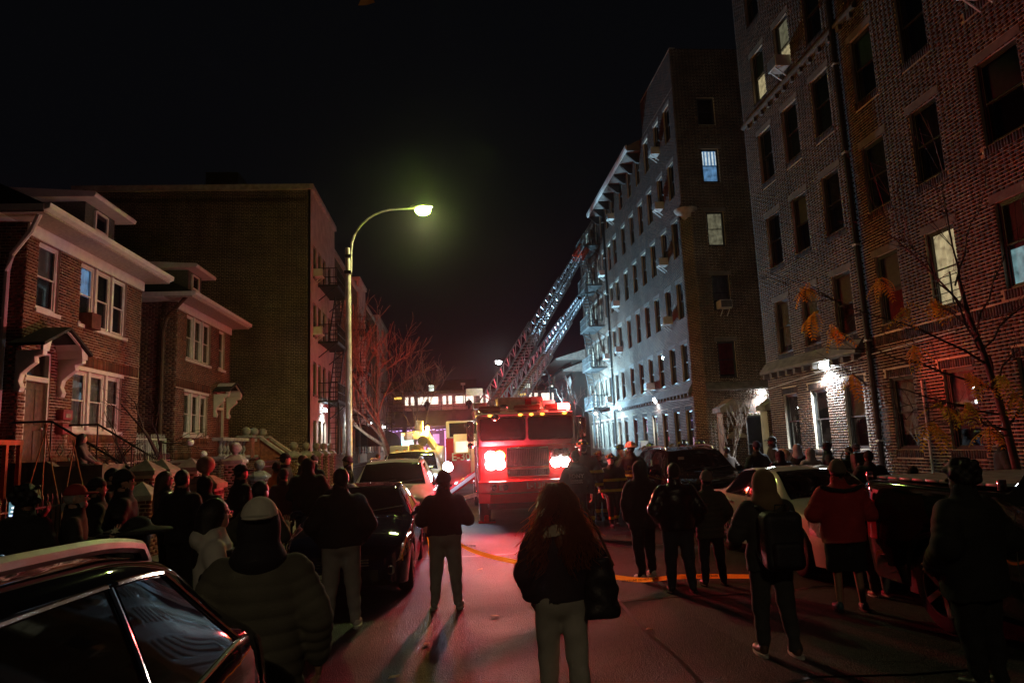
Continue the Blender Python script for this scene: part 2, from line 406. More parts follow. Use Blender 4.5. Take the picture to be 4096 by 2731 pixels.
def cloth_mesh(w, h, m, folds):
    k = (round(w, 2), round(h, 2), m.name, folds)
    if k not in _bl:
        n = 24; xs = np.linspace(-w / 2, w / 2, n); V = []; 
        for x in xs:
            y = .012 * math.sin(x * folds) if folds else 0
            V += [(x, y, 0), (x, y, h)]
        F = [(2 * i, 2 * i + 2, 2 * i + 3, 2 * i + 1) for i in range(n - 1)]
        _bl[k] = mkmesh('blind', V, F, m, smooth=True)
    return _bl[k]
_sill = {}
def window(root, wall_org, th, uc, z, w, h, style='dark', fm=None, inside=('d',), sill=None, lintel=None):
    """inside: list of (material, from, to) shade spans as shares of the height; dark room behind the rest"""
    ox, oy = wall_org; c, s = math.cos(th), math.sin(th)
    fm = fm or m_bronze
    me, pu, pl, mid, f = win_mesh(w, h, style, fm)
    wo_ = link('window', me, root, (ox + c * uc, oy + s * uc, z), (0, 0, th), True)
    link('pane', pu, wo_, (0, 0, mid + .01)); link('pane', pl, wo_, (0, 0, f))
    link('black_backing', cloth_mesh(w, h, m_dark, 0), wo_, (0, .30, 0))  # flat black sheet stands in for the unlit interior
    for (m, a, b) in inside:
        link('blind', cloth_mesh(w * .97, h * (b - a), m, 38 if m in (m_lace, m_redcurt, m_lit_y, m_lit_dim, m_lit_b) else 0), wo_, (0, .19, h * a))
    if sill:
        k = (round(w, 2), sill.name)
        if k not in _sill: _sill[k] = MB().box(-w / 2 - .06, w / 2 + .06, -.06, .10, -.11, -.003).mesh('sill', sill, bevel=.008, seg=1)
        link('sill', _sill[k], wo_)
    if lintel:
        k = (round(w, 2), 'l' + lintel.name)
        if k not in _sill: _sill[k] = MB().box(-w / 2 - .12, w / 2 + .12, -.016, .03, .003, .19).mesh('lintel', lintel, bevel=.005, seg=1)
        link('lintel', _sill[k], wo_, (0, 0, h))
    return wo_
def rnd_inside(r):
    k = r.random()
    if k < .40: return ((m_blindd, 0, 1),)
    if k < .62: return ((m_blindd, .45, 1),)
    if k < .74: return ((m_blind, r.choice((.5, .55, .6)), 1),)
    if k < .80: return ((m_lace, 0, 1),)
    return ()
_acm = {}
def air_conditioner(wall_org, th, uc, z, label, out=.42):
    ox, oy = wall_org; c, s = math.cos(th), math.sin(th)
    loc = (ox + c * uc, oy + s * uc, z)
    if not _acm:
        _acm['case'] = MB().box(-.28, .28, -.42, .12, .02, .40).mesh('air_conditioner', m_acw, bevel=.012, seg=1)
        g = MB().box(-.25, .25, -.428, -.421, .05, .37)
        for i in range(9): g.box(-.25, .25, -.438, -.428, .065 + i * .033, .075 + i * .033)
        _acm['grille'] = g.mesh('grille', m_acg)
        _acm['brk'] = MB().beam((0, -.40, .01), (0, .0, -.30), .035).mesh('bracket', m_acw)
    o = link('air_conditioner', _acm['case'], None, loc, (0, 0, th)); ORG[o] = loc
    tag(o, label, 'air conditioner', 'air conditioners in the apartment windows')
    link('grille', _acm['grille'], o); link('bracket', _acm['brk'], o, (-.16, 0, 0)); link('bracket', _acm['brk'], o, (.16, 0, 0))
    return o
TH_R, TH_L, TH_F = -math.pi / 2, math.pi / 2, 0.
def ordn(i): return ['ground', 'second', 'third', 'fourth', 'fifth', 'sixth'][i]
# ================================================================== ground
def ground_mat(name, c0, c1, rough, spk, bmp_s=.5, spec=.35):
    m, n, b = nodes(name); N = n.nodes.new; Lk = n.links.new
    tcn = N('ShaderNodeTexCoord')
    def noise(sc, det): q = N('ShaderNodeTexNoise'); q.inputs['Scale'].default_value = sc; q.inputs['Detail'].default_value = det; Lk(tcn.outputs['Object'], q.inputs['Vector']); return q
    def rng(src, a, b_, c, d): q = N('ShaderNodeMapRange'); q.inputs[1].default_value = a; q.inputs[2].default_value = b_; q.inputs[3].default_value = c; q.inputs[4].default_value = d; Lk(src, q.inputs[0]); return q
    big, mid, fine = noise(.45, 7), noise(7, 5), noise(95, 3)
    vor = N('ShaderNodeTexVoronoi'); vor.inputs['Scale'].default_value = 75; Lk(tcn.outputs['Object'], vor.inputs['Vector'])
    r = N('ShaderNodeValToRGB'); r.color_ramp.elements[0].position = .32; r.color_ramp.elements[1].position = .68; r.color_ramp.elements[0].color = (*c0, 1); r.color_ramp.elements[1].color = (*c1, 1); Lk(big.outputs['Fac'], r.inputs[0])
    sp = rng(vor.outputs['Distance'], .0, .6, 1.9, .45); mm = rng(mid.outputs['Fac'], .3, .7, .7, 1.3); mu = N('ShaderNodeMath'); mu.operation = 'MULTIPLY'; Lk(sp.outputs[0], mu.inputs[0]); Lk(mm.outputs[0], mu.inputs[1])
    mx = N('ShaderNodeMix'); mx.data_type = 'RGBA'; mx.blend_type = 'MULTIPLY'; mx.inputs[0].default_value = 1; Lk(r.outputs[0], mx.inputs[6]); Lk(mu.outputs[0], mx.inputs[7]); Lk(mx.outputs[2], b.inputs['Base Color'])
    ro = rng(big.outputs['Fac'], .35, .65, rough - spk, rough + .12); Lk(ro.outputs[0], b.inputs['Roughness'])
    ck = N('ShaderNodeTexVoronoi'); ck.feature = 'DISTANCE_TO_EDGE'; ck.inputs['Scale'].default_value = .55; wp = N('ShaderNodeVectorMath'); wp.operation = 'MULTIPLY_ADD'; wp.inputs[1].default_value = (.25, .25, .25)
    nzc = noise(3.2, 5); Lk(nzc.outputs['Color'], wp.inputs[0]); Lk(tcn.outputs['Object'], wp.inputs[2]); Lk(wp.outputs[0], ck.inputs['Vector'])
    cm = rng(ck.outputs['Distance'], .004, .012, .25, 1.); m4 = N('ShaderNodeMix'); m4.data_type = 'RGBA'; m4.blend_type = 'MULTIPLY'; m4.inputs[0].default_value = 1; Lk(mx.outputs[2], m4.inputs[6]); Lk(cm.outputs[0], m4.inputs[7]); Lk(m4.outputs[2], b.inputs['Base Color'])
    ad = N('ShaderNodeMath'); ad.operation = 'ADD'; Lk(fine.outputs['Fac'], ad.inputs[0]); Lk(vor.outputs['Distance'], ad.inputs[1])
    bp = N('ShaderNodeBump'); bp.inputs['Strength'].default_value = bmp_s; bp.inputs['Distance'].default_value = .012; Lk(ad.outputs[0], bp.inputs['Height']); Lk(bp.outputs[0], b.inputs['Normal'])
    b.inputs['Specular IOR Level'].default_value = spec
    return m
m_road = ground_mat('worn_asphalt', (.009, .0085, .0085), (.022, .021, .020), .60, .10, .9, .15)
m_walk = ground_mat('sidewalk_concrete', (.15, .14, .13), (.25, .235, .21), .8, .05, .3)
m_soil = mat('front_yard_soil', (.035, .028, .018), .95, var=.5, scale=4, bmp=.8, bscale=20)
g = MB(); g.quad((-73, -41, -.01), (73, -41, -.01), (73, 143, -.01), (-73, 143, -.01))
tag(g.build('ground', mat('dark_ground', (.05, .045, .04), .95)), kind='structure')
g = MB()
nx, ny = 12, 60
g.quad((-3.0, -40, .0), (6.9, -40, .0), (6.9, 84, .0), (-3.0, 84, .0))
tag(g.build('road', m_road), kind='structure')
g = MB(); g.quad((-60, 84, -.004), (60, 84, -.004), (60, 96, -.004), (-60, 96, -.004)); tag(g.build('cross_street', m_road), kind='structure')
# tar seams and patches on the asphalt
m_tar = mat('tar_seal', (.012, .012, .012), .35, bmp=.4, bscale=50)
g = MB()
def tarline(pts, w):
    for a, b in zip(pts, pts[1:]):
        d = np.array(b) - a; d = d / np.linalg.norm(d); nn = np.array((-d[1], d[0])) * w / 2
        g.quad((*(np.array(a) - nn), .004), (*(np.array(b) - nn), .004), (*(np.array(b) + nn), .004), (*(np.array(a) + nn), .004))
rr = random.Random(3)
for y0, x0, x1 in ((5.6, -2.8, 4.5), (13.2, -2.8, 6.5), (8.9, 1.0, 6.5)):
    pts = [np.array((x0 + (x1 - x0) * t / 9, y0 + rr.uniform(-.12, .12) + .25 * t / 9)) for t in range(10)]; tarline(pts, .05)
pts = [np.array((1.95 + rr.uniform(-.06, .06), 3 + 1.2 * t)) for t in range(14)]; tarline(pts, .045)
tag(g.build('tar_seam', m_tar), kind='structure')
g = MB(); g.quad((2.9, 5.4, .004), (6.3, 5.0, .004), (6.4, 8.8, .004), (2.5, 9.2, .004)); tag(g.build('asphalt_patch', ground_mat('patched_asphalt', (.028, .028, .028), (.045, .044, .042), .62, .08, .8, .25)), kind='structure')
def slabs(x0, x1, y0, y1, z, name, cols, step):
    me = MB(); 
    xs = np.linspace(x0, x1, cols + 1); y = y0
    while y < y1:
        for a, b in zip(xs, xs[1:]): me.box(a + .006, b - .006, y + .006, y + step - .006, z - .1, z + random.uniform(-.003, .003))
        y += step
    return me
# pavements: kerb, bed and individual flags
for nm, x0, x1, kx0, kx1 in (('left', -6.5, -3.15, -3.15, -3.0), ('right', 7.05, XR, 6.9, 7.05)):
    bed = MB().box(x0, x1, -30, 83.5, -.2, .115)
    pv = tag(bed.build('pavement', m_mortar_r), kind='structure')
    tag(MB().box(kx0, kx1, -30, 83.5, -.2, .13).build('kerb', m_stone, bevel=.015), kind='structure')
    near = 0
    fl = MB().box(-.5, .5, -.75, .75, 0, .02).mesh('flagstone', m_walk)
    cols = 2; w = (x1 - x0) / cols
    fm = MB().box(-w / 2 + .008, w / 2 - .008, -.742, .742, 0, .02).mesh('flagstone', m_walk, bevel=.006, seg=1)
    for i in range(26):
        for c in range(cols):
            link('flagstone', fm, pv, (x0 + w * (c + .5), 4 + i * 1.5, .1165 + random.uniform(-.002, .002)), None, True)
# ================================================================== right side: two six-storey apartment houses
FLOORS = [1.50, 4.64, 7.62, 10.66, 13.62, 16.60]; WH = 1.78
def lamp_fixture(loc, th, label, w, col=(.8, .93, 1.0), deg=150, aim=None, vis=60):
    c, s = math.cos(th), math.sin(th)
    out = np.array((s, -c, 0.))            # outward from wall
    root = empty('wall_light', loc, label, 'wall light', 'flood lights on the apartment walls')
    B = MB().box(-.10, .10, -.09, .0, -.07, .10); o = B.build('housing', m_black, root, loc=loc, rot=(0, 0, th), bevel=.01)
    L = MB().box(-.14, .14, -.23, -.09, -.075, .075); link('lens', L.mesh('lens', emis('flood_lens_%d' % vis, col, vis), bevel=.02), root, loc, (0, 0, th), True)
    p = np.array(loc) + out * .23 + np.array((0, 0, -.08))
    spot('flood_lamp', tuple(p), tuple(p + out * .05 + np.array((0, 0, -1.))), col, w, deg, root, .06, .8)
    return root
def blade_cornice(root, nm, x0, x1, y0, y1, z, m): return MB().box(x0, x1, y0, y1, z, z + .2).build(nm, m, root)
# ---- near right building
nearb = empty('apartment_building', (XR, 23.5, 0), 'six storey dark brick apartment house nearest on the right, with the yellow-leaved sapling in front', 'building')
NY0, NY1 = 23.5, 2.0
cols_n = [22.0, 20.2, 18.35, 16.25, 14.3, 12.1, 10.0, 8.0, 6.0, 4.0]
wn = .93
op = []
for i, yc in enumerate(cols_n):
    ww = wn if i < 5 else 1.1
    for k, z in enumerate(FLOORS): u = NY0 - yc; op.append((u - ww / 2, u + ww / 2, z, z + WH))
sold = [(6.3, 21.4, 4.18, 4.40)] + [(o[0] - .1, o[1] + .1, o[3] + .004, o[3] + .21) for o in op if o[2] < 2] + [(o[0] - .06, o[1] + .06, o[2] - .20, o[2] - .004) for o in op]
wall_n = facade(nearb, (XR, NY0), TH_R, NY0 - NY1, 0, 22.4, op, m_mortar_r, m_brick_r, single=[(9.2, 13.2, .5, 3.4, 150), (6.2, 9.2, 1.6, 3.3, 100), (11.3, 13.2, 3.4, 4.6, 50)], soldier=sold)
rw = random.Random(11)
lit_n = {(0, 4): ((m_blind, .5, 1), (m_lit_y, 0, .5)), (1, 4): ((m_lit_dim, .5, 1), (m_lit_y, .12, .5)), (4, 1): ((m_lit_y, 0, 1),), (5, 1): ((m_blind, .45, 1), (m_lit_c, 0, .45)), (5, 4): ((m_lit_c, .1, .9),),
         (3, 1): ((m_blind, .45, 1), (m_redcurt, 0, .45)), (3, 3): ((m_blind, .5, 1),), (2, 0): ((m_blind, .5, 1),), (0, 0): ((m_blindd, .5, 1),), (0, 1): ((m_blind, .15, 1),), (1, 1): ((m_blind, .15, 1),), (3, 0): ((m_lace, .2, 1),), (4, 0): ((m_lace, .25, 1),), (1, 0): ((m_blindd, 0, 1),)}
for i, yc in enumerate(cols_n):
    for k, z in enumerate(FLOORS):
        window(nearb, (XR, NY0), TH_R, NY0 - yc, z, wn if i < 5 else 1.1, WH, 'dark', m_bronze, lit_n.get((i, k), rnd_inside(rw)), None, m_stone_dk if k > 0 else None)
# end wall of the near house (faces the gap) and roof, back
wall_ne = facade(nearb, (XR + 9, NY0 + .001), math.pi, 9, 0, 22.4, [], m_mortar_r, m_brick_r, bricks=False, name='gap_wall')
MB().box(XR + .02, XR + 12, NY1, NY0 - .02, 22.3, 22.5).build('roof', m_roofd, nearb)
MB().box(XR + 8.9, XR + 9.0, NY1, NY0 - .02, 0, 22.3).build('back_wall', m_mortar_r, nearb)
def ledge(root, y0, y1, z, x=XR, out=.28, h=.42, nm='ledge'):
    """sloped brick water table on stone corbels"""
    B = MB().prism([(x + .02, z), (x - out, z), (x - out, z + .09), (x - .012, z + h), (x + .02, z + h)], y0, y1, 'y')
    o = B.build(nm, m_stone_dk, root)
    k = y0 + .2
    while k < y1: MB().box(x - out * .75, x, k, k + .14, z - .16, z - .003).build('corbel', m_stone_dk, root); k += .55
    return o
ledge(nearb, 17.6, 23.5, 4.05); ledge(nearb, 16.2, 23.5, 13.15, out=.13, h=.25)
def drainpipe(root, x, y, z0, z1, r=.055, m=None, nm='drainpipe'):
    B = MB().tube([(x, y, z0), (x, y, z1)], r, 8)
    o = B.build(nm, m or m_bronze, root, smooth=True)
    z = z0 + 1.6
    while z < z1: MB().box(x - .08, x + .08, y - .08, y + .08, z, z + .05).build('pipe_clamp', m_acw, root); z += 2.6
    return o
drainpipe(nearb, XR - .11, 17.25, .1, 22.2, .075)
drainpipe(nearb, XR - .06, 15.42, .12, 3.1, .03, m_acw, 'conduit')
# a dark recess behind the downpipe
tag(MB().tube([(XR - .10, 23.3, 3.55), (XR - .08, 19.7, 3.78), (XR - .09, 17.3, 3.95), (XR - .08, 14.1, 4.05)], .012, 5).build('cable', m_acw), 'white cable strung along the near brick wall beneath the ledge', 'cable')
lamp_fixture((XR, 19.45, 3.92), TH_R, 'bright white flood light on the near brick wall under its ledge', 2600, vis=120)
air_conditioner((XR, NY0), TH_R, NY0 - 20.2, FLOORS[4] + .02, 'white air conditioner under the half-lit top window of the near brick house')
air_conditioner((XR, NY0), TH_R, NY0 - 12.1, FLOORS[3] + .02, 'air conditioner on two white struts high above the yellow-leaved sapling')
# window guard in the lit window
gd = MB()
for zz in (.12, .3, .48, .66): gd.box(XR - .02, XR - .005, 13.87, 14.73, FLOORS[1] + zz, FLOORS[1] + zz + .018)
for yy in (14.1, 14.5): gd.box(XR - .025, XR - .0, yy, yy + .03, FLOORS[1] + .02, FLOORS[1] + .75)
gd.build('window_guard', m_black, nearb)
# ---- mid right building
MY0, MY1, MX1 = 30.8, 56.5, 20.0
midb = empty('apartment_building', (XR, MY0, 0), 'long six storey brick apartment house on the right lit blue-white at its fire escape', 'building')
CH = .42; ZC = 12.75; ZP = 18.85
cols_m = [32.0, 33.8, 35.8, 37.7, 39.7, 41.85, 44.2, 45.9, 47.8, 49.5, 51.3, 53.1, 54.9]
wm = .9
op = []
for i, yc in enumerate(cols_m):
    for k, z in enumerate(FLOORS): u = MY1 - yc; op.append((u - wm / 2, u + wm / 2, z, z + WH))
# facade frame for the right: u runs towards the camera, so start at the far end
wall_m = facade(midb, (XR, MY1), TH_R, MY1 - MY0 - CH, 0, ZP, op, m_mortar_r, m_brick_r, single=[(22.2, 25.2, .9, 3.3, 120)], soldier=[(o[0] - .1, o[1] + .1, o[3] + .004, o[3] + .21) for o in op if o[2] < 2])
facade(midb, (XR, MY0 + CH), TH_R, CH, ZC, ZP, [], m_mortar_r, m_brick_r, name='corner_wall')
facade(midb, (XR + .001, 36.2), TH_R, 36.2 - MY0, ZP, 20.85, [], m_mortar_r, m_brick_r, name='tall_parapet')
lit_m = {(0, 3): ((m_blindd, 0, 1),)}
for i, yc in enumerate(cols_m):
    for k, z in enumerate(FLOORS):
        window(midb, (XR, MY1), TH_R, MY1 - yc, z, wm, WH, 'dark', m_bronze, rnd_inside(rw), m_stone_dk if k in (0,) else None, m_stone_dk if k > 0 else None)
# end wall facing the camera
ex = [(1.35, 2.05)]
ope = [(1.15, 2.0, z, z + WH - .1) for z in (4.64, 7.78, 10.86, 14.0)] + [(1.15, 2.0, 16.9, 18.3)] + [(2.2, 3.3, .3, 2.9)]
facade(midb, (XR + CH, MY0), TH_F, 8.0, 0, ZC, [(a - CH, b - CH, c, d) for a, b, c, d in ope if d < ZC], m_mortar_r, m_brick_r, name='end_wall', single=[(1.2, 4.0, 3.0, 6.4, 150)])
facade(midb, (XR, MY0), TH_F, 8.4, ZC, 20.85, [o for o in ope if o[2] > ZC], m_mortar_r, m_brick_r, name='end_wall')
ins_e = [((m_redcurt, .1, 1),), ((m_lace, .3, 1),), ((m_lit_dim, 0, 1),), ((m_lit_b, 0, 1), (m_lit_w, .55, .95))]
for k, z in enumerate((4.64, 7.78, 10.86, 14.0)): window(midb, (XR, MY0), TH_F, 1.575, z, .85, WH - .1, 'dark', m_bronze, ins_e[k], None, m_stone_dk)
window(midb, (XR, MY0), TH_F, 1.575, 16.9, .85, 1.4, 'dark', m_bronze, ((m_dark, 0, 1),))
window(midb, (XR, MY0), TH_F, 2.75, .3, 1.1, 2.6, 'dark', m_bronze, ((m_dark, 0, 1),))
# chamfered corner below, corbel carrying the square corner above
facade(midb, (XR, MY0 + CH), -math.pi / 4, CH * math.sqrt(2), 0, ZC - .45, [], m_mortar_r, m_brick_r, name='chamfer_wall', bond='common')
MB().lathe([(.10, 0), (.2, .1), (.30, .28), (.52, .42), (.58, .55)], (XR + .30, MY0 + .30, ZC - .56), 16).build('corner_corbel', m_stone, midb, smooth=True)
ledge(midb, 31.3, 47.0, 4.05, out=.2)
B = MB().prism([(MY0 + .02, 4.05), (MY0 - .2, 4.05), (MY0 - .2, 4.14), (MY0 - .012, 4.45), (MY0 + .02, 4.45)], XR + CH, XR + 8, 'x'); B.build('ledge', m_stone_dk, midb)
MB().box(XR + .02, MX1, MY0 + .02, MY1, 18.5, 18.7).build('roof', m_roofd, midb)
MB().box(MX1 - .1, MX1, MY0 + .02, MY1, 0, 18.5).build('back_wall', m_mortar_r, midb); MB().box(XR + .02, MX1, MY1 - .1, MY1 - .002, 0, 18.5).build('far_wall', m_mortar_r, midb)
MB().box(XR + .02, XR + .3, MY0 + .02, 36.2, 20.852, 20.93).build('coping', m_stone, midb)
MB().box(XR + .3, XR + .5, 36.0, 36.2, 18.7, 20.85).build('parapet_return', m_brick_r, midb)
# overhanging bracketed cornice
MB().prism([(XR - .004, 18.30), (XR - .76, 18.30), (XR - .76, 18.58), (XR - .004, 18.95)], 36.9, 48.6, 'y').build('cornice', m_stone_dk, midb); MB().prism([(XR - .763, 18.28), (XR - .80, 18.28), (XR - .86, 18.42), (XR - .86, 18.60), (XR - .763, 18.62)], 36.85, 48.65, 'y').build('cornice_edge', m_white, midb)
for y in np.arange(37.2, 48.6, 1.6): MB().prism([(XR - .004, 17.70), (XR - .18, 17.72), (XR - .62, 18.12), (XR - .72, 18.296), (XR - .004, 18.296)], y, y + .16, 'y').build('cornice_bracket', m_bronze, midb)
drainpipe(midb, XR - .10, 46.9, .1, 18.2, .07)
for i, k in [(1, 4), (1, 5), (1, 3), (1, 2), (1, 1), (6, 5), (6, 4), (6, 3), (6, 2), (6, 1), (8, 4), (8, 3), (8, 2), (8, 1)]:
    pass
ACM = [(1, 5), (1, 4), (1, 3), (1, 2), (6, 5), (6, 3), (6, 2), (8, 4), (8, 2), (8, 1), (4, 0), (3, 1)]
colname = ['in the corner column', 'one column from the corner', 'two columns from the corner', 'three columns from the corner', 'four columns from the corner', 'five columns from the corner', 'six columns from the corner', 'seven columns from the corner', 'next to the fire escape']
for i, k in ACM: air_conditioner((XR, MY1), TH_R, MY1 - cols_m[i] + .0, FLOORS[k] + .02, 'air conditioner %s of the blue-lit brick house, %s floor' % (colname[i], ordn(k)))
air_conditioner((XR, MY0), TH_F, 1.6, 7.8, 'air conditioner in the gap-side end wall of the long brick house')
for (y, z, lab, w) in ((36.9, 4.1, 'white flood light between the second and third ground windows of the long brick house', 480), (44.9, 4.1, 'white flood light at the middle of the long brick house', 450), (53.0, 4.15, 'farthest white flood light on the long brick house', 420)):
    lamp_fixture((XR, y, z), TH_R, lab, w)
lamp_fixture((XR + 3.0, MY0, 3.9), TH_F, 'white flood light in the gap between the two brick houses', 1500, vis=90)
tag(MB().tube([(XR - .08, 31.6, 3.75), (XR - .08, 36.8, 3.95), (XR - .08, 44.8, 4.0), (XR - .08, 52.9, 4.05)], .012, 5).build('cable', m_acw), 'pale cable between the flood lights of the long brick house', 'cable')
# fire escapes
def fire_escape(root, x, sgn, y0, y1, zs, depth=.95, drop=True, m=None, nm='fire_escape', lowest=2.6):
    """sgn: +1 sticks out towards +x, -1 towards -x"""
    m = m or m_black
    fe = empty(nm, (x, y0, zs[0])); fe.parent = root; p = ORG[root]; fe.location = (x - p[0], y0 - p[1], zs[0] - p[2])
    xo = x + sgn * depth
    for i, z in enumerate(zs):
        B = MB()
        B.beam((xo, y0, z), (xo, y1, z), .07, .12).beam((x, y0, z), (xo, y0, z), .07, .12).beam((x, y1, z), (xo, y1, z), .07, .12)
        for yy in np.arange(y0 + .12, y1, .12): B.beam((x, yy, z), (xo, yy, z), .05, .02)
        B.build('platform', m, fe)
        R_ = MB()
        for h in (.45, .92): R_.beam((xo, y0, z + h), (xo, y1, z + h), .035).beam((x, y0, z + h), (xo, y0, z + h), .035).beam((x, y1, z + h), (xo, y1, z + h), .035)
        for yy in np.arange(y0, y1 + .01, .14): R_.beam((xo, yy, z), (xo, yy, z + .92), .016)
        for xx in np.linspace(x, xo, 6): R_.beam((xx, y0, z), (xx, y0, z + .92), .016).beam((xx, y1, z), (xx, y1, z + .92), .016)
        R_.build('railing', m, fe)
        for yy in (y0 + .1, y1 - .1): MB().beam((x, yy, z - .75), (xo - sgn * .1, yy, z - .05), .045).build('strut', m, fe)
        if i < len(zs) - 1: a = (x + sgn * .30, y0 + .55, z + .05); b = (x + sgn * .62, y1 - .35, zs[i + 1])
        if i > 0 or drop:
            zb = zs[i - 1] if i > 0 else z - lowest
            ya, yb = y0 + .5, y1 - .55
            if i == 0: yb = ya + .25
            A0 = np.array((xo - sgn * .08, ya, zb)); A1 = np.array((xo - sgn * .08, yb, z)); dx = np.array((-sgn * .46, 0, 0))
            L = MB().beam(A0, A1, .05, .09).beam(A0 + dx, A1 + dx, .05, .09)
            n = max(6, int((z - zb) / .26))
            for j in range(1, n): L.beam(A0 + (A1 - A0) * j / n, A0 + dx + (A1 - A0) * j / n, .13, .025)
            L.build('ladder', m, fe)
    return fe
fire_escape(midb, XR, -1, 48.6, 52.0, [4.3, 7.2, 10.2, 13.2, 16.2], 1.15, m=mat('grey_iron', (.07, .075, .075), .5, var=.3))
# gate piers with gabled stone caps in front of the gap
for i, (x, y, lab) in enumerate(((11.9, 29.3, 'brick gate pier with a gabled stone cap behind the bare sapling'), (13.6, 28.7, 'brick gate pier with stone cap under the flood light in the gap'))):
    r = empty('gate_pier', (x, y, 0), lab, 'gate pier', 'gate piers in the gap between the brick houses')
    facade(r, (x - .5, y - .35), TH_F, 1.0, 0, 3.0, [], m_mortar_r, m_brick_r, name='pier')
    MB().box(x - .49, x + .49, y - .34, y + .35, 0, 2.99).build('core', m_mortar_r, r)
    MB().prism([(x - .62, 3.0), (x + .62, 3.0), (x + .62, 3.18), (x, 3.6), (x - .62, 3.18)], y - .45, y + .45, 'y').build('cap', m_stone, r)
    MB().prism([(x - .4, 1.9), (x + .4, 1.9), (x + .4, 2.0), (x, 2.25), (x - .4, 2.0)], y - .55, y - .36, 'y').build('lower_cap', m_stone, r)
# ---- low house and shop beyond on the right
far = empty('corner_house', (10.2, 60, 0), 'low house with flared eaves beyond the fire escape on the right', 'house')
m_eave = mat('worn_eave_board', (.20, .15, .12), .8)
MB().box(10.4, 18, 60, 72, 0, 9.2).build('wall', m_brick_g, far)
for z, o_ in ((9.3, 1.5), (8.3, .9)): MB().prism([(10.4 - o_, z - .22), (10.4 - o_, z - .06), (11.8, z + .75), (18, z + .75), (18, z - .22)], 59.2, 73, 'y').build('eave', m_eave, far)
MB().lathe([(.02, 0), (.3, .05), (.48, .2), (.5, .24)], (9.9, 59.6, 7.2), 14, 'x').build('satellite_dish', m_acw, far, smooth=True)
# ================================================================== left: two brick houses
def arch_pts(cx, z, r, a0, a1, n=12): return [(cx + r * math.cos(a0 + (a1 - a0) * i / n), z + r * math.sin(a0 + (a1 - a0) * i / n)) for i in range(n + 1)]
m_door = mat('dark_wood_door', (.10, .055, .03), .5, var=.4, scale=8)
def triple(root, org, y0, y1, z, h, inside):
    """three white sashes side by side under one head, on one sill"""
    uc0 = y0 - org[1]; W_ = y1 - y0; w = (W_ - .24) / 3
    for i in range(3):
        window(root, org, TH_L, uc0 + w / 2 + i * (w + .12), z, w, h, 'white', m_white, inside[i])
    B = MB()
    for i in (1, 2): a = y0 + i * (w + .12) - .12; B.box(XL - .145, XL - .01, a, a + .12, z, z + h)
    B.build('mullion', m_white, root)
    MB().box(XL - .02, XL + .045, y0 - .08, y1 + .08, z - .10, z - .003).build('sill', m_white, root, bevel=.01)
    MB().box(XL - .02, XL + .03, y0 - .05, y1 + .05, z + h + .003, z + h + .10).build('head', m_white, root)
def canopy(root, yc, zt, zb, w=1.0, x=XL, dep=.62):
    """gabled hood with a round-arched white front on two scrolled brackets"""
    xo = x + dep; n = 14; r = w * .74
    out = [(yc - w, zb), (yc - w, zb + .10), (yc, zt), (yc + w, zb + .10), (yc + w, zb)]
    arch = [(yc + r * math.cos(a), zb - .02 + r * 1.02 * math.sin(a) * .78) for a in np.linspace(0, math.pi, n)]
    B = MB()
    poly_t = [(yc - w, zb + .12), (yc, zt)] ; 
    # front board: strips between gable line and arch
    ys = np.linspace(yc - w, yc + w, 33)
    def top(y): return zt - (zt - zb - .10) * abs(y - yc) / w
    def bot(y): d = abs(y - yc); return zb - .02 + (.78 * math.sqrt(max(0, r * r - d * d)) * 1.02 if d < r else 0)
    for a, b in zip(ys, ys[1:]):
        B.add([(xo, a, bot(a)), (xo, b, bot(b)), (xo, b, top(b)), (xo, a, top(a)), (xo - .06, a, bot(a)), (xo - .06, b, bot(b)), (xo - .06, b, top(b)), (xo - .06, a, top(a))],
              [(0, 1, 2, 3), (4, 7, 6, 5), (0, 4, 5, 1), (3, 2, 6, 7)])
        m_ = (bot(a), bot(b))
        if m_[0] > zb: B.quad((xo - .06, a, m_[0]), (xo - .06, b, m_[1]), (x - .001, b, m_[1]), (x - .001, a, m_[0]))
    B.build('canopy_front', m_white, root)
    R_ = MB()
    for s_ in (-1, 1):
        R_.add([(x - .1, yc, zt + .03), (xo + .08, yc, zt + .03), (xo + .08, yc + s_ * (w + .1), zb + .08), (x - .1, yc + s_ * (w + .1), zb + .08),
                (x - .1, yc, zt + .10), (xo + .08, yc, zt + .10), (xo + .08, yc + s_ * (w + .1), zb + .15), (x - .1, yc + s_ * (w + .1), zb + .15)],
               [(0, 1, 2, 3), (4, 7, 6, 5), (0, 4, 5, 1), (1, 5, 6, 2), (2, 6, 7, 3)])
    R_.build('canopy_roof', m_roofd, root)
    for s_ in (-1, 1):
        yb = yc + s_ * (w - .12)
        prof = [(x + .002, zb - .95), (x + .12, zb - .97), (x + .16, zb - .86), (x + .10, zb - .72), (x + .14, zb - .55), (x + .30, zb - .40), (x + .44, zb - .30), (x + .42, zb - .16), (xo - .02, zb - .12), (xo - .02, zb - .004), (x + .002, zb - .004)]
        MB().prism(prof, yb - .09, yb + .09, 'y').build('bracket', m_white, root, bevel=.012)
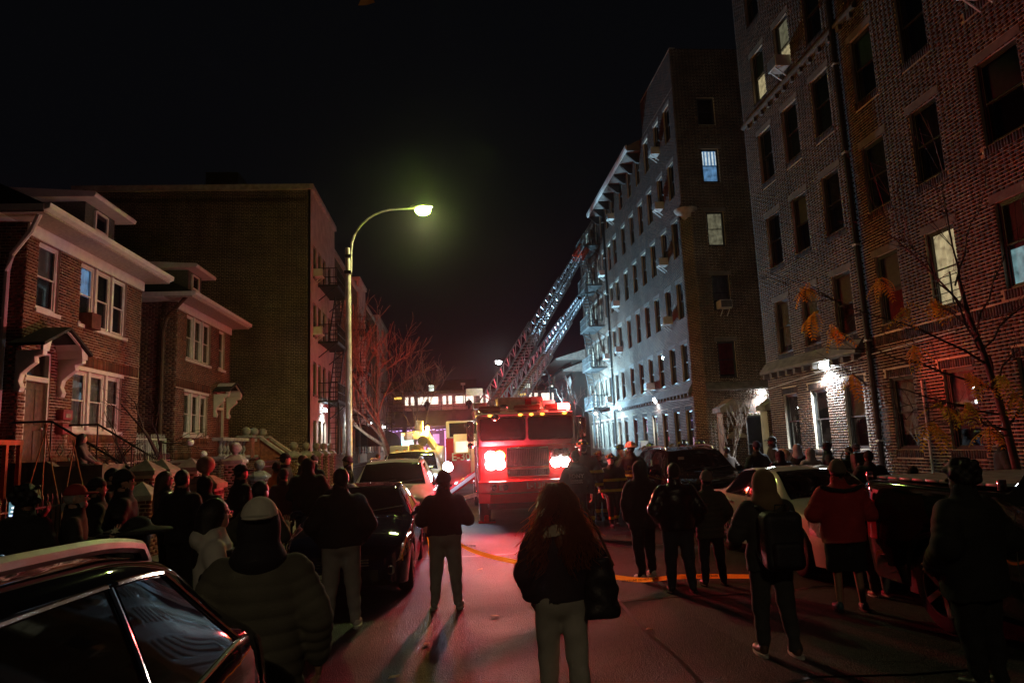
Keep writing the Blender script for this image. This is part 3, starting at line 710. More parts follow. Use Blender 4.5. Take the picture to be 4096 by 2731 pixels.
def house(y0, y1, label, tri_up, single_up, tri_dn, door_y, can, dormer_y, dep=11., indiv=None, name='brick_house'):
    root = empty(name, (XL, y0, 0), label, 'house', 'two storey brick houses on the left')
    org = (XL, y0); EZ = 7.72
    op = [(tri_up[0] - y0, tri_up[1] - y0, 5.72, 7.42), (single_up[0] - y0, single_up[1] - y0, 5.74, 7.42), (tri_dn[0] - y0, tri_dn[1] - y0, 2.86, 4.46), (door_y - .5 - y0, door_y + .5 - y0, 1.85, 4.72)]
    sold = [(.0, y1 - y0, 7.44, 7.68), (tri_dn[0] - y0 - .3 if door_y < tri_dn[0] else 0, (y1 if door_y < tri_dn[0] else tri_dn[1] + .3) - y0, 4.58, 4.86), (tri_dn[0] - y0 - .1, tri_dn[1] - y0 + .1, 2.52, 2.75), (0, y1 - y0, 1.95, 2.17)]
    facade(root, org, TH_L, y1 - y0, .2, EZ, op, m_mortar_l, m_brick_l, single=indiv, soldier=sold, bond='common')
    facade(root, (XL - dep, y0), TH_F, dep, .2, EZ, [(dep - 4.9, dep - 3.9, 5.0, 6.9), (dep - 4.9, dep - 3.9, 2.3, 4.1)], m_mortar_l, m_brick_l, bond='common', name='side_wall')
    for z, h in ((5.0, 1.9), (2.3, 1.8)): window(root, (XL - dep, y0), TH_F, dep - 4.4, z, 1.0, h, 'white', m_bronze, ((m_blindd, 0, 1),))
    MB().box(XL - dep, XL - .01, y1 - .1, y1 - .002, .2, EZ).build('far_wall', m_mortar_l, root)
    MB().box(XL - dep, XL + .02, y0 - .0, y1, .0, .199).build('footing', m_stone, root)
    triple(root, org, tri_up[0], tri_up[1], 5.72, 1.70, [((m_lit_b if y0 < 20 else m_lace, .5, .95), (m_blindd, 0, .5)), ((m_blindd, 0, 1),), ((m_blindd, 0, 1),)] if y0 < 20 else [((m_lace, 0, 1),)] * 3)
    triple(root, org, tri_dn[0], tri_dn[1], 2.86, 1.60, [((m_lace, 0, 1),)] * 3)
    window(root, org, TH_L, (single_up[0] + single_up[1]) / 2 - y0, 5.74, single_up[1] - single_up[0], 1.68, 'white', m_white, ((m_blind, .5, 1), (m_blindd, 0, .5)), m_white)
    # door with fanlight
    d = MB().box(XL - .16, XL - .10, door_y - .44, door_y + .44, 1.88, 3.98); dd = d.build('door', m_door, root, bevel=.01)
    P = MB()
    for (a, b, c, e_) in ((-.34, -.06, 2.1, 2.8), (.06, .34, 2.1, 2.8), (-.34, -.06, 2.95, 3.8), (.06, .34, 2.95, 3.8)): P.box(XL - .10, XL - .085, door_y + a, door_y + b, c, e_)
    P.build('door_panel', m_door, dd, bevel=.008); MB().sphere((XL - .07, door_y + .36, 2.85), .035, 8, 6).build('handle', m_acw, dd, smooth=True)
    F_ = MB().box(XL - .15, XL - .02, door_y - .5, door_y - .44, 1.85, 4.72).box(XL - .15, XL - .02, door_y + .44, door_y + .5, 1.85, 4.72).box(XL - .15, XL - .02, door_y - .44, door_y + .44, 3.98, 4.1).box(XL - .15, XL - .02, door_y - .44, door_y + .44, 4.66, 4.72)
    F_.build('door_frame', m_white, root)
    MB().quad((XL - .12, door_y - .44, 4.1), (XL - .12, door_y + .44, 4.1), (XL - .12, door_y + .44, 4.66), (XL - .12, door_y - .44, 4.66)).build('fanlight', m_glass, root)
    MB().box(XL - .5, XL - .4, door_y - .5, door_y + .5, 1.85, 4.72).build('hall_backing', m_dark, root)  # black slab stands in for the darkness behind the fanlight
    canopy(root, *can)
    # eaves, hip roof, dormer
    oh = .75
    MB().box(XL + .0, XL + .06, y0 - .05, y1 + .05, EZ - .30, EZ + .0).build('frieze', m_white, root)
    MB().box(XL - .2, XL + oh, y0 - oh, y1 + .3, EZ + .003, EZ + .05).build('soffit', mat('soffit_boards', (.40, .34, .30), .7, var=.2, scale=12, ), root)
    for yy in np.arange(y0 - oh + .1, y1 + .3, .22): MB().box(XL + .07, XL + oh - .05, yy, yy + .012, EZ - .012, EZ + .002).build('soffit_batten', m_bronze, root) if False else None
    MB().prism([(XL + oh, EZ + .053), (XL + oh + .12, EZ + .10), (XL + oh + .14, EZ + .22), (XL + oh, EZ + .22)], y0 - oh, y1 + .3, 'y').build('gutter', m_white, root)
    MB().box(XL - dep, XL + oh, y0 - oh - .02, y0 - oh + .06, EZ + .053, EZ + .20).build('fascia', m_white, root)
    MB().box(XL - dep, XL - .2, y0 - oh, y0, EZ + .003, EZ + .05).build('side_soffit', m_white, root)
    rx = XL - 4.8; rz = EZ + 3.2
    V = [(XL + oh, y0 - oh, EZ + .21), (XL + oh, y1 + .3, EZ + .21), (XL - dep, y1 + .3, EZ + .21), (XL - dep, y0 - oh, EZ + .21), (rx, y0 + 2.6, rz), (rx, y1 - 2.2, rz)]
    R_ = MB().add(V, [(0, 1, 5, 4), (1, 2, 5), (2, 3, 4, 5), (3, 0, 4)])
    R_.build('roof', m_roofd, root)
    if dormer_y:
        a, b = dormer_y; xf = XL - .75
        D = MB().box(xf - 2.6, xf, a, b, EZ + .62, EZ + 1.95); dm = D.build('dormer', mat('slate_shingle', (.07, .075, .07), .8, var=.4, scale=20, bmp=.6, bscale=25), root)
        MB().prism([(xf - 2.6, EZ + 1.96), (xf + .45, EZ + 1.96), (xf + .5, EZ + 2.05), (xf + .45, EZ + 2.12), (xf - 2.6, EZ + 2.3)], a - .42, b + .42, 'y').build('dormer_roof', m_white, dm)
        wc = (a + b) / 2
        B = MB()
        for s_ in (-.40, .32): B.box(xf + .003, xf + .06, wc + s_, wc + s_ + .08, EZ + .72, EZ + 1.85)
        for zz in (.68, 1.24, 1.80): B.box(xf + .003, xf + .06, wc - .318, wc + .318, EZ + zz, EZ + zz + .07)
        B.build('dormer_window', m_white, dm)
        MB().box(xf + .003, xf + .02, wc - .317, wc + .317, EZ + .752, EZ + 1.238).build('pane', mat('dark_glazing', (.01, .01, .012), .08), dm); MB().box(xf + .003, xf + .02, wc - .317, wc + .317, EZ + 1.312, EZ + 1.798).build('pane', MATS['dark_glazing'], dm)
        MB().box(xf, xf + .12, wc - .5, wc + .5, EZ + .60, EZ + .67).build('dormer_sill', m_white, dm)
    return root
h1 = house(16.9, 23.0, 'nearest brick house on the left with a white gabled canopy over its front door', (19.3, 22.0), (17.35, 18.3), (19.15, 21.9), 17.65, (17.65, 5.2, 4.62, .98), (20.8, 22.6), indiv=[(2.2, 6.0, 1.3, 2.5, 90), (5.05, 6.1, 2.5, 5.0, 70), (1.1, 2.2, 2.2, 4.6, 60), (0, .7, 1.0, 4.5, 40)])
h2 = house(26.0, 32.0, 'second brick house on the left, dimmer, between the white gate and the tall apartment gable', (26.85, 29.5), (30.5, 31.3), (26.8, 29.3), 30.9, (30.9, 5.05, 4.60, .95), (28.9, 30.4))
MB().tube([(XL + .55, 16.35, 7.75), (XL + .3, 16.5, 7.4), (XL - .25, 16.75, 6.9), (XL - .35, 16.78, 6.5), (XL - .35, 16.78, .3)], .06, 8).build('drainpipe', m_white, h1, smooth=True)
MB().tube([(XL + .5, 25.4, 7.75), (XL - .3, 25.8, 7.1), (XL - .45, 25.86, 6.6), (XL - .45, 25.86, .3)], .07, 8).build('drainpipe', mat('brown_pipe', (.10, .045, .03), .6), h2, smooth=True)
air_conditioner((XL - 11., 26.0), TH_F, 6.7, 5.02, 'small air conditioner in the side window of the second brick house')
bo = MB().box(XL - .12, XL + .22, 19.55, 20.05, 5.62, 6.05).build('window_box', mat('rust_red_box', (.12, .035, .03), .8)); tag(bo, 'dark red box standing on the sill of the open upper window', 'box')
for z, l_, nm in ((3.08, 'upper red mailbox beside the house door', 'm1'), (2.72, 'lower red mailbox with a flap beside the house door', 'm2')):
    mb = MB().box(XL + .012, XL + .20, 18.45, 18.88, z, z + .27).build('mailbox', mat('red_mailbox', (.28, .05, .06), .4), bevel=.02); tag(mb, l_, 'mailbox', 'mailboxes by the door')
    MB().box(XL + .20, XL + .212, 18.55, 18.78, z + .06, z + .16).build('flap', m_stone, mb)
# ---- stoop of the near house with iron handrails
st = empty('stoop', (-8.0, 17.6, 0), 'dark stone front steps with brick cheek walls climbing to the near house door', 'steps')
nst = 10
for i in range(nst):
    z = 1.85 - i * .175; x0 = XL + .75 + i * .27
    MB().box(XL + .01 if i == 0 else x0 - .002, x0 + .27, 16.8, 18.6, 0 if i == 0 else 0, z).build('step', m_stone_dk, st)
for yy in (16.55, 18.62):
    MB().prism([(XL + .01, 0), (XL + 3.6, 0), (XL + 3.6, .35), (XL + .9, 2.05), (XL + .01, 2.05)], yy, yy + .22, 'y').build('cheek_wall', m_stone_dk, st)
for k_, yy in enumerate((16.66, 18.73)):
    B = MB().tube([(XL + .05, yy, 2.95), (XL + .9, yy, 2.95), (XL + 3.5, yy, 1.28)], .028, 6)
    for t in (.0, .33, .66, 1.0):
        x = XL + .9 + 2.6 * t; B.beam((x, yy, 2.05 - 1.7 * t), (x, yy, 2.95 - 1.67 * t), .028)
    for t in np.linspace(.08, .92, 10):
        x = XL + .9 + 2.6 * t; B.tube([(x, yy, 2.3 - 1.68 * t), (x + .07, yy, 2.42 - 1.68 * t), (x, yy, 2.56 - 1.68 * t), (x - .07, yy, 2.42 - 1.68 * t), (x, yy, 2.3 - 1.68 * t)], .009, 4)
    B.build('handrail', m_black, st)
# red bench-like frame at the left edge
rb = empty('red_rail', (-9.2, 15.2, 1.2), 'red painted rail frame standing left of the stoop', 'rail'); mr_ = mat('red_paint', (.55, .05, .03), .5)
MB().box(-9.25, -9.15, 14.3, 15.75, 2.42, 2.52).build('top_rail', mr_, rb)
for yy in (14.6, 15.2, 15.66): MB().box(-9.24, -9.16, yy, yy + .08, .9, 2.419).build('post', mr_, rb)
# ---- raised front yards
yd = MB().box(XL - 4, -6.62, 4.0, 32.0, -.1, .55).build('yard', m_soil); tag(yd, kind='structure')
grs = MB()
for i in range(2600):
    x = random.uniform(-9.6, -6.75); y = random.uniform(9, 25); h = random.uniform(.08, .28); a = random.uniform(0, 6.28); w = .012
    dx, dy = math.cos(a) * w, math.sin(a) * w; lx, ly = random.uniform(-.08, .08), random.uniform(-.08, .08)
    if (16.5 < y < 18.9 and x < -6.9): continue
    grs.add([(x - dx, y - dy, .54), (x + dx, y + dy, .54), (x + lx, y + ly, .55 + h)], [(0, 1, 2)])
tag(grs.build('grass', mat('yard_weeds', (.06, .065, .025), .9, var=.5)), kind='stuff')
# tomato-stake tripods
ms = mat('bamboo_stake', (.34, .20, .10), .7, var=.3)
for (cx, cy, h, lab, n) in ((-7.5, 13.55, 2.75, 'taller tripod of bamboo stakes in the yard left of the stoop', 4), (-7.5, 14.55, 2.45, 'shorter tripod of bamboo stakes nearer the stoop steps', 3)):
    r = empty('stake_tripod', (cx, cy, .55), lab, 'plant stakes', 'stake tripods in the front yard')
    for i in range(n):
        a = i * 2 * math.pi / n + .5; MB().tube([(cx + .42 * math.cos(a), cy + .42 * math.sin(a), .5), (cx - .03 * math.cos(a), cy - .03 * math.sin(a), h)], .012, 5).build('stake', ms, r)
# front wall along the pavement with capped piers and iron fence panels
m_cap = mat('grey_cement_cap', (.40, .40, .39), .85, bmp=.4, bscale=30)
wl = empty('front_wall', (-6.5, 8, 0), 'low brick front wall between the pavement and the left yards', 'wall')
facade(wl, (-6.42, 6.0), TH_L, 10.6, .0, .62, [], m_mortar_l, m_brick_l, bond='common', name='wall_face')
facade(wl, (-6.42, 19.0), TH_L, 12.8, .0, .62, [], m_mortar_l, m_brick_l, bond='common', name='wall_face')
for a, b in ((6.0, 16.6), (19.0, 31.8)):
    MB().box(-6.62, -6.425, a + .001, b - .001, 0, .62).build('core', m_mortar_l, wl); MB().box(-6.70, -6.38, a, b, .625, .70).build('coping', m_cap, wl, bevel=.01)
def brick_pier(x, y, h, w, cap, label, ball=.0, zc=None):
    r = empty('brick_pier', (x, y, 0), label, 'pier', 'capped brick piers along the left front yards')
    for th, ox, oy in ((TH_F, x - w / 2, y - w / 2), (TH_L, x + w / 2, y - w / 2)): facade(r, (ox, oy), th, w, .1, h, [], m_mortar_l, m_brick_l, bond='common', name='face')
    MB().box(x - w / 2, x + w / 2 - .001, y - w / 2 + .001, y + w / 2, .0, h).build('core', m_mortar_l, r)
    c = w / 2 + .06
    if ball:
        MB().add([(x - c, y - c, h), (x + c, y - c, h), (x + c, y + c, h), (x - c, y + c, h), (x - c, y - c, h + .09), (x + c, y - c, h + .09), (x + c, y + c, h + .09), (x - c, y + c, h + .09), (x - .12, y - .12, h + .24), (x + .12, y - .12, h + .24), (x + .12, y + .12, h + .24), (x - .12, y + .12, h + .24)],
                 [(0, 1, 5, 4), (1, 2, 6, 5), (2, 3, 7, 6), (3, 0, 4, 7), (4, 5, 9, 8), (5, 6, 10, 9), (6, 7, 11, 10), (7, 4, 8, 11), (8, 9, 10, 11)]).build('cap', cap, r, bevel=.012)
        b = MB().lathe([(.07, 0), (.07, .04)], (x, y, h + .24), 12).sphere((x, y, h + .27 + ball), ball, 18, 12); b.build('ball_finial', cap, r, smooth=True, ang=60)
    else:
        MB().add([(x - c, y - c, h), (x + c, y - c, h), (x + c, y + c, h), (x - c, y + c, h), (x - c, y - c, h + .10), (x + c, y - c, h + .10), (x + c, y + c, h + .10), (x - c, y + c, h + .10), (x, y, h + .36)],
                 [(0, 1, 5, 4), (1, 2, 6, 5), (2, 3, 7, 6), (3, 0, 4, 7), (4, 5, 8), (5, 6, 8), (6, 7, 8), (7, 4, 8)]).build('cap', cap, r)
    return r
brick_pier(-6.2, 12.6, 1.22, .5, m_cap, 'brick pier with a pale pyramid cap behind the star-patch cap')
brick_pier(-6.2, 14.6, 1.22, .5, m_cap, 'brick pier with a pale pyramid cap right of the lit face in a beanie')
brick_pier(-7.0, 16.65, 1.66, .52, m_stone_dk, 'dark capped pier in front of the handrail foot')
brick_pier(-7.0, 17.5, 1.66, .52, m_stone_dk, 'dark capped pier below the white gate')
brick_pier(-7.0, 19.35, 1.66, .52, m_stone_dk, 'dark capped pier by the yard tree trunk')
m_fin = mat('aged_stone_finial', (.22, .20, .17), .9, scale=6, bmp=.4, bscale=30)
m_finr = mat('brown_stone_finial', (.34, .20, .16), .9, scale=6, bmp=.4, bscale=30)
brick_pier(-4.75, 13.9, 1.42, .52, m_finr, 'red-lit brick pier with ball finial standing over the crowd at the left', ball=.17)
for y, lab, h in ((20.5, 'ball-topped pier in front of the balustrade', 1.80), (23.0, 'lower ball-topped pier beside the iron gate', 1.27), (27.7, 'tall ball-topped pier at the foot of the stair wall', 1.86), (30.0, 'ball-topped pier right after the stair wall', 1.86), (32.2, 'third ball-topped pier in the row near the apartment corner', 1.86), (33.9, 'fourth ball-topped pier in the row', 1.86), (35.6, 'last ball-topped pier of the row', 1.86)):
    brick_pier(-6.2, y, h, .46, m_fin, lab, ball=.165)
def iron_fence(y0, y1, x, z0, z1, label, m=m_black, step=.13):
    r = empty('iron_fence', (x, y0, z0), label, 'fence', 'iron fences of the left front yards')
    for z in (z0 + .08, z1 - .14): MB().box(x - .012, x + .012, y0, y1, z, z + .03).build('rail', m, r)
    b = MB().box(-.009, .009, -.009, .009, 0, z1 - z0).add([(-.016, -.016, z1 - z0), (.016, -.016, z1 - z0), (.016, .016, z1 - z0), (-.016, .016, z1 - z0), (0, 0, z1 - z0 + .09)], [(0, 1, 4), (1, 2, 4), (2, 3, 4), (3, 0, 4)]).mesh('picket', m)
    for y in np.arange(y0 + .06, y1, step): link('picket', b, r, (x, y, z0), None, True)
    return r
iron_fence(8.2, 12.3, -6.5, .70, 1.45, 'dark spiked iron fence on the low wall at the far left')
iron_fence(20.8, 22.7, -6.3, .70, 1.55, 'iron fence with spikes between the two ball piers')
iron_fence(23.3, 27.4, -6.3, .1, 1.75, 'tall iron gate fence in front of the stair')
iron_fence(36.5, 52, -5.6, .1, 1.25, 'low iron fence along the apartment front beyond the lamp post', step=.16)
iron_fence(16.9, 19.0, -7.4, .6, 2.1, 'dark mesh fence behind the capped piers', step=.09)
# white alley gate
ag = empty('alley_gate', (-10.25, 23.1, .6), 'white double gate of iron bars with scrollwork between the two houses', 'gate')
mg = m_white
for a, b in ((23.12, 24.5), (24.56, 25.9)):
    for z in (1.10, 1.95, 2.66): MB().box(-10.27, -10.23, a, b, z, z + .045).build('rail', mg, ag)
    for yy in (a, b - .05): MB().box(-10.275, -10.225, yy, yy + .05, .6, 2.72).build('stile', mg, ag)
    bar = MB().box(-.010, .010, -.010, .010, 0, 2.16).add([(-.014, -.014, 2.16), (.014, -.014, 2.16), (.014, .014, 2.16), (-.014, .014, 2.16), (0, 0, 2.27)], [(0, 1, 4), (1, 2, 4), (2, 3, 4), (3, 0, 4)]).mesh('bar', mg)
    for yy in np.arange(a + .15, b - .06, .12): link('bar', bar, ag, (-10.25, yy, .62), None, True)
    for yy, z in ((a + .42, 2.25), (a + .9, 2.15)):
        B = MB()
        for s_ in (-1, 1):
            for zz in (.22, 0., -.22): B.tube([(-10.25, yy + s_ * .07 * math.sin(t), z + zz + .10 * math.cos(t)) for t in np.linspace(0, math.pi * 1.3, 9)], .013, 5)
        B.build('scroll', mg, ag)
# raised terrace and stair of the second house, with balusters
tr = empty('terrace_stair', (-7.4, 26, 0), 'stone balustrade terrace and stair with red brick posts before the second house', 'stairs')
MB().box(XL + .01, -7.6, 23.6, 29.0, 0, 1.93).build('terrace', m_stone_dk, tr)
facade(tr, (-7.59, 23.6), TH_L, 5.4, 0, 1.93, [], m_mortar_l, m_brick_l, bond='common', name='terrace_wall')
facade(tr, (XL, 23.59), TH_F, 2.4, 0, 1.93, [], m_mortar_l, m_brick_l, bond='common', name='terrace_wall')
MB().box(-7.9, -7.45, 23.5, 29.1, 1.935, 2.02).build('base_rail', m_stone, tr); MB().box(-7.85, -7.5, 23.5, 29.1, 2.52, 2.63).build('top_rail', m_stone, tr)
bal = MB().lathe([(.075, 0), (.075, .04), (.04, .07), (.05, .10), (.085, .2), (.07, .28), (.038, .36), (.05, .41), (.07, .45), (.07, .498)], (0, 0, 0), 12).mesh('baluster', m_fin, smooth=True, ang=50)
m_red_post = mat('red_brick_post', (.26, .08, .05), .9, var=.3, scale=10, bmp=.4)
for y in np.arange(23.75, 26.4, .36): link('baluster', bal, tr, (-7.67, y, 2.021), None, True)
for y in (27.0, 27.25, 28.3): link('baluster', bal, tr, (-7.67, y, 2.021), None, True)
for y in (26.6, 27.65, 28.85):
    MB().box(-7.92, -7.42, y - .2, y + .2, 1.93, 2.64).build('post', m_red_post, tr); MB().box(-7.97, -7.37, y - .25, y + .25, 2.645, 2.74).build('post_cap', m_fin, tr, bevel=.015)
    MB().sphere((-7.67, y, 2.90), .16, 16, 10).build('ball', m_fin, tr, smooth=True)
for yy in (27.65, 29.05):
    MB().prism([(-7.4, 2.2), (-7.4, 2.6), (-5.9, 1.45), (-5.9, 0.0), (-7.4, 0)], yy - .12, yy + .12, 'y').build('stair_wall', m_red_post, tr)
    MB().prism([(-7.42, 2.603), (-7.42, 2.72), (-5.85, 1.56), (-5.85, 1.44)], yy - .18, yy + .18, 'y').build('stair_rail', m_stone, tr)
for i in range(9): MB().box(-7.4 + i * .17, -7.23 + i * .17, 27.78, 28.92, 0, 1.75 - i * .19).build('step', m_stone_dk, tr)
for (x, y, z, l_) in ((-8.2, 22.6, 2.48, 'white globe lamp near the alley gate'), (-7.9, 22.9, 2.1, 'white globe hanging under the yard tree boughs')):
    tag(MB().sphere((x, y, z), .11, 14, 10).build('globe', m_white, smooth=True), l_, 'globe', 'white globes in the yard tree')
# ================================================================== left apartment houses
XA = -6.8
def apt(y0, y1, label, bays, gable=False, group='stuccoed apartment houses on the left'):
    """bays: (ya, yb, roof height, stuccoed?, list of window centres)"""
    root = empty('apartment_building', (XA, y0, 0), label, 'building', group)
    for (a, b, zr, stc, ws, pr) in bays:
        org = (XA + pr, a); op = [(y - a - .38, y - a + .38, z, z + 1.6) for y in ws for z in (1.95, 4.78, 7.65, 10.55)]
        facade(root, org, TH_L, b - a, 0, zr, op, m_stucco if stc else m_mortar_l, m_brick_g, bricks=not stc, bond='common', reveal=.2, name='stucco_wall' if stc else 'wall')
        if pr > 0:
            MB().box(XA - .01, XA + pr - .001, a, a + .02, 0, zr).build('bay_return', m_stucco if stc else m_brick_g, root); MB().box(XA - .01, XA + pr - .001, b - .02, b, 0, zr).build('bay_return', m_stucco if stc else m_brick_g, root)
        for y in ws:
            for z in (1.95, 4.78, 7.65, 10.55): window(root, org, TH_L, y - a, z, .76, 1.6, 'dark', m_bronze, rnd_inside(rw), m_stone_dk)
        MB().box(XA - .5, XA + pr + .12, a - .02, b + .02, zr + .003, zr + .30).build('coping', m_stone, root, bevel=.02)
        MB().box(XA - 14, XA - .02, a, b, zr - .6, zr - .4).build('roof', m_roofd, root)
    return root
aptA = apt(33.2, 54.2, 'tan-gabled stuccoed apartment house behind the street lamp post', [(33.2, 40.0, 14.75, True, (34.25, 35.5, 36.75, 38.3), .12), (40.0, 50.2, 13.45, False, (41.2, 42.8, 44.6, 46.4, 48.2), 0), (50.2, 54.2, 14.3, True, (51.2, 52.9), .12)])
facade(aptA, (XA - 11, 33.2), TH_F, 11.0, 0, 14.75, [], m_mortar_l, m_brick_g, bond='common', name='gable_wall', single=[(6.0, 10.8, 2.2, 5.2, 200)])
facade(aptA, (XA, 33.2), TH_F, .12, 0, 14.75, [], m_stucco, m_brick_g, bricks=False, name='gable_return')
MB().box(XA - 11, XA + .1, 33.1, 33.5, 14.753, 15.0).build('gable_coping', m_stone, aptA); MB().box(XA - 5.5, XA - 3.9, 35, 37, 14.3, 16.4).build('chimney', m_brick_g, aptA)
fire_escape(aptA, XA + .12, 1, 35.1, 38.3, [4.5, 7.45, 10.35], .95)
fire_escape(aptA, XA, 1, 47.6, 50.2, [4.4, 7.3, 10.2], .95)
aptB = apt(54.3, 72, 'farthest apartment house on the left with dark awnings', [(54.3, 63.0, 13.2, False, (55.6, 57.2, 59, 61), 0), (63.0, 72, 13.9, True, (64.4, 66, 68, 70), .12)])
fire_escape(aptB, XA + .12, 1, 65.0, 68.0, [4.4, 7.3, 10.2], .95)
for (y, z, l_) in ((34.25, 7.67, 'air conditioner high on the stucco front beside the third-floor fire escape'), (34.25, 10.57, 'topmost air conditioner on the stucco front')): air_conditioner((XA + .12, 33.2), TH_L, y - 33.2, z, l_)
for (y, l_, w) in ((36.1, 'white flood light on the stucco front nearest the lamp post', 700), (44.6, 'white flood light just left of the lamp post', 500), (56.3, 'white flood light by the arched awning', 450), (66.0, 'farthest white flood light on the left side', 450)):
    lamp_fixture((XA + (.12 if y < 40 or y > 63 else 0), y, 4.12), TH_L, l_, w, col=(.85, 1.0, .92))
def awning(y0, y1, label, x=XA, dep=1.7, z0=2.3, z1=3.9):
    n = 10; V = []; F = []
    for i in range(n + 1):
        a = math.pi / 2 * i / n; V += [(x + dep * math.sin(a), y0, z0 + (z1 - z0) * math.cos(a)), (x + dep * math.sin(a), y1, z0 + (z1 - z0) * math.cos(a))]
    for i in range(n): F.append((2 * i, 2 * i + 1, 2 * i + 3, 2 * i + 2))
    b = len(V); V += [(x, y0, z0), (x, y1, z0)]
    F.append(tuple([b] + [2 * i for i in range(n, -1, -1)])); F.append(tuple([b + 1] + [2 * i + 1 for i in range(n + 1)]))
    o = MB().add(V, F).build('awning', mat('black_canvas', (.015, .015, .018), .8)); tag(o, label, 'awning', 'dark awnings on the left pavement')
    for y in (y0 + .05, y1 - .05): MB().box(x + dep - .06, x + dep - .02, y - .02, y + .02, .1, z0).build('post', m_acw, o)
    return o
awning(48.9, 51.6, 'black quarter-round canvas awning over the apartment entrance'); awning(68.5, 71, 'smaller black awning farther down the left side', dep=1.5)
# ================================================================== elevated railway and shops at the end of the street
m_conc = mat('viaduct_concrete', (.20, .18, .19), .9, var=.2, scale=.8, bmp=.3, bscale=6)
m_steel = mat('train_steel', (.55, .55, .56), .35, .6)
vd = empty('railway_viaduct', (0, 86, 0), 'concrete elevated railway viaduct closing the end of the street', 'bridge')
MB().box(-60, 60, 86, 93, 4.75, 5.2).build('deck', m_conc, vd)
for k in range(-10, 10): MB().box(k * 6 + .03, k * 6 + 5.97, 85.7, 86.0, 4.6, 6.55).build('parapet_panel', m_conc, vd)
for k in range(-10, 10): MB().box(k * 6 - .25, k * 6 + .25, 85.6, 85.69, 3.9, 6.6).build('pilaster', m_conc, vd)
for x in (-18, -9, 13, 24): MB().box(x - .6, x + .6, 86.5, 87.7, 0, 4.75).build('column', m_conc, vd); 
B = MB()
for z in (7.0, 7.5): B.beam((-60, 85.85, z), (60, 85.85, z), .05)
for x in np.arange(-60, 60, 1.5): B.beam((x, 85.85, 6.56), (x, 85.85, 7.5), .045)
B.build('railing', m_black, vd)
for x, l_ in ((1.2, 'a'), (6.8, 'b'), (-9, 'c')):
    r = MB().beam((x, 86.3, 6.6), (x, 86.3, 9.6), .1).box(x - .28, x + .28, 86.1, 86.5, 9.6, 9.85).build('platform_light', m_acw, vd)
m_trwin = emis('train_window_light', (1, .90, .74), 1.7)
def train(x0, n, label):
    r = empty('train', (x0, 89, 6.2), label, 'train')
    for c in range(n):
        a = x0 + c * 15.6
        MB().box(a, a + 15.4, 88, 91, 6.3, 6.62).build('underframe', m_black, r)
        MB().prism([(88, 6.62), (91, 6.62), (91, 8.75), (90.6, 9.15), (88.4, 9.15), (88, 8.75)], a, a + 15.4, 'x').build('car_body', m_steel, r, bevel=.04)
        for k in range(3):
            d = a + 2.2 + k * 4.7
            for q in (0, .72): 
                dr = MB().box(d + q, d + q + .68, 87.965, 87.995, 6.64, 8.6).build('door', m_steel, r); MB().box(d + q + .14, d + q + .54, 87.95, 87.963, 7.4, 8.4).build('window', m_trwin, dr)
            if k < 2:
                for q in (1.75, 3.1): MB().box(d + q, d + q + 1.15, 87.96, 87.992, 7.45, 8.35).build('window', m_trwin, r)
        MB().box(a + 1.0, a + 1.9, 87.96, 87.99, 8.2, 8.45).build('sign', emis('train_sign', (1, .6, .1), 1.5), r)
    return r
train(-24, 4, 'silver subway train with lit windows standing on the elevated track')
for x, l_ in ((-1.2, 'dark figure waiting on the platform by the train'),): pass
# dark blocks beyond, each with a few lit windows
for (x0, x1, y, h, l_, wins) in ((-12, 4, 120, 13.5, 'dark building behind the train with one lit window', [(-4.2, 11.2)]), (6, 30, 118, 11.8, 'dark low block behind the train with small lit windows', [(9.5, 10.6), (12.2, 10.8), (16.5, 10.9)])):
    r = empty('background_building', (x0, y, 0), l_, 'building', 'dark buildings beyond the railway')
    MB().box(x0, x1, y, y + 12, 0, h).build('wall', m_roofd, r)
    for (x, z) in wins: MB().box(x, x + .85, y - .03, y - .004, z, z + 1.5).build('window', emis('far_window', (.85, 1, .85), 1.6), r)
# shop row under/behind the viaduct
sh = empty('shop_row', (-14, 97, 0), 'purple-lit row of shops under the railway with neon signs', 'shops')
MB().box(-30, 20, 97, 104, 0, 4.7).build('wall', mat('shop_front', (.20, .14, .18), .8, var=.3, scale=1.2), sh)
sx_ = lambda px: (px - 1820) / 2780 * 97
for (x0, x1, z0, z1, m_) in ((-7.2, -5.6, 2.6, 4.1, emis('sign_green', (.35, 1, .75), .9)), (-5.5, -3.9, 2.6, 4.1, emis('sign_teal', (.12, .35, .30), .5)), (-8.6, -4.0, 1.2, 2.2, emis('sign_red', (1, .10, .18), 2.2)), (-12, -9, .4, 2.0, emis('shop_warm', (1, .6, .8), 1.1)), (-3.0, -2.1, 2.6, 3.9, emis('shop_purple', (.35, .2, .5), .6)), (-1.4, -.6, 2.2, 4.3, emis('sign_pink', (.9, .35, .8), .9)), (.2, 2.8, .4, 3.2, emis('shop_dim', (.25, .10, .18), .4)), (-3.7, -.2, .3, 2.1, emis('shop_glow', (1, .55, .6), 1.2)), (6, 12, .5, 3, MATS['shop_dim'])):
    MB().box(x0, x1, 96.9, 96.99, z0, z1).build('shop_sign', m_, sh)
nt_ = emis('neon_cyan', (.3, .9, 1), 3.5)
B = MB()
for (x0, x1, z0, z1) in ((-7.25, -5.55, 2.55, 4.15), (-5.5, -3.85, 2.55, 4.15)):
    for a, b in (((x0, z0), (x1, z0)), ((x1, z0), (x1, z1)), ((x1, z1), (x0, z1)), ((x0, z1), (x0, z0))): B.beam((a[0], 96.85, a[1]), (b[0], 96.85, b[1]), .06)
B.build('neon_tube', nt_, sh)
B = MB()
for i in range(40):
    x = -16 + i * .5; B.box(x, x + .3, 96.8, 96.85, 4.35 + (i % 3) * .06, 4.45 + (i % 3) * .06)
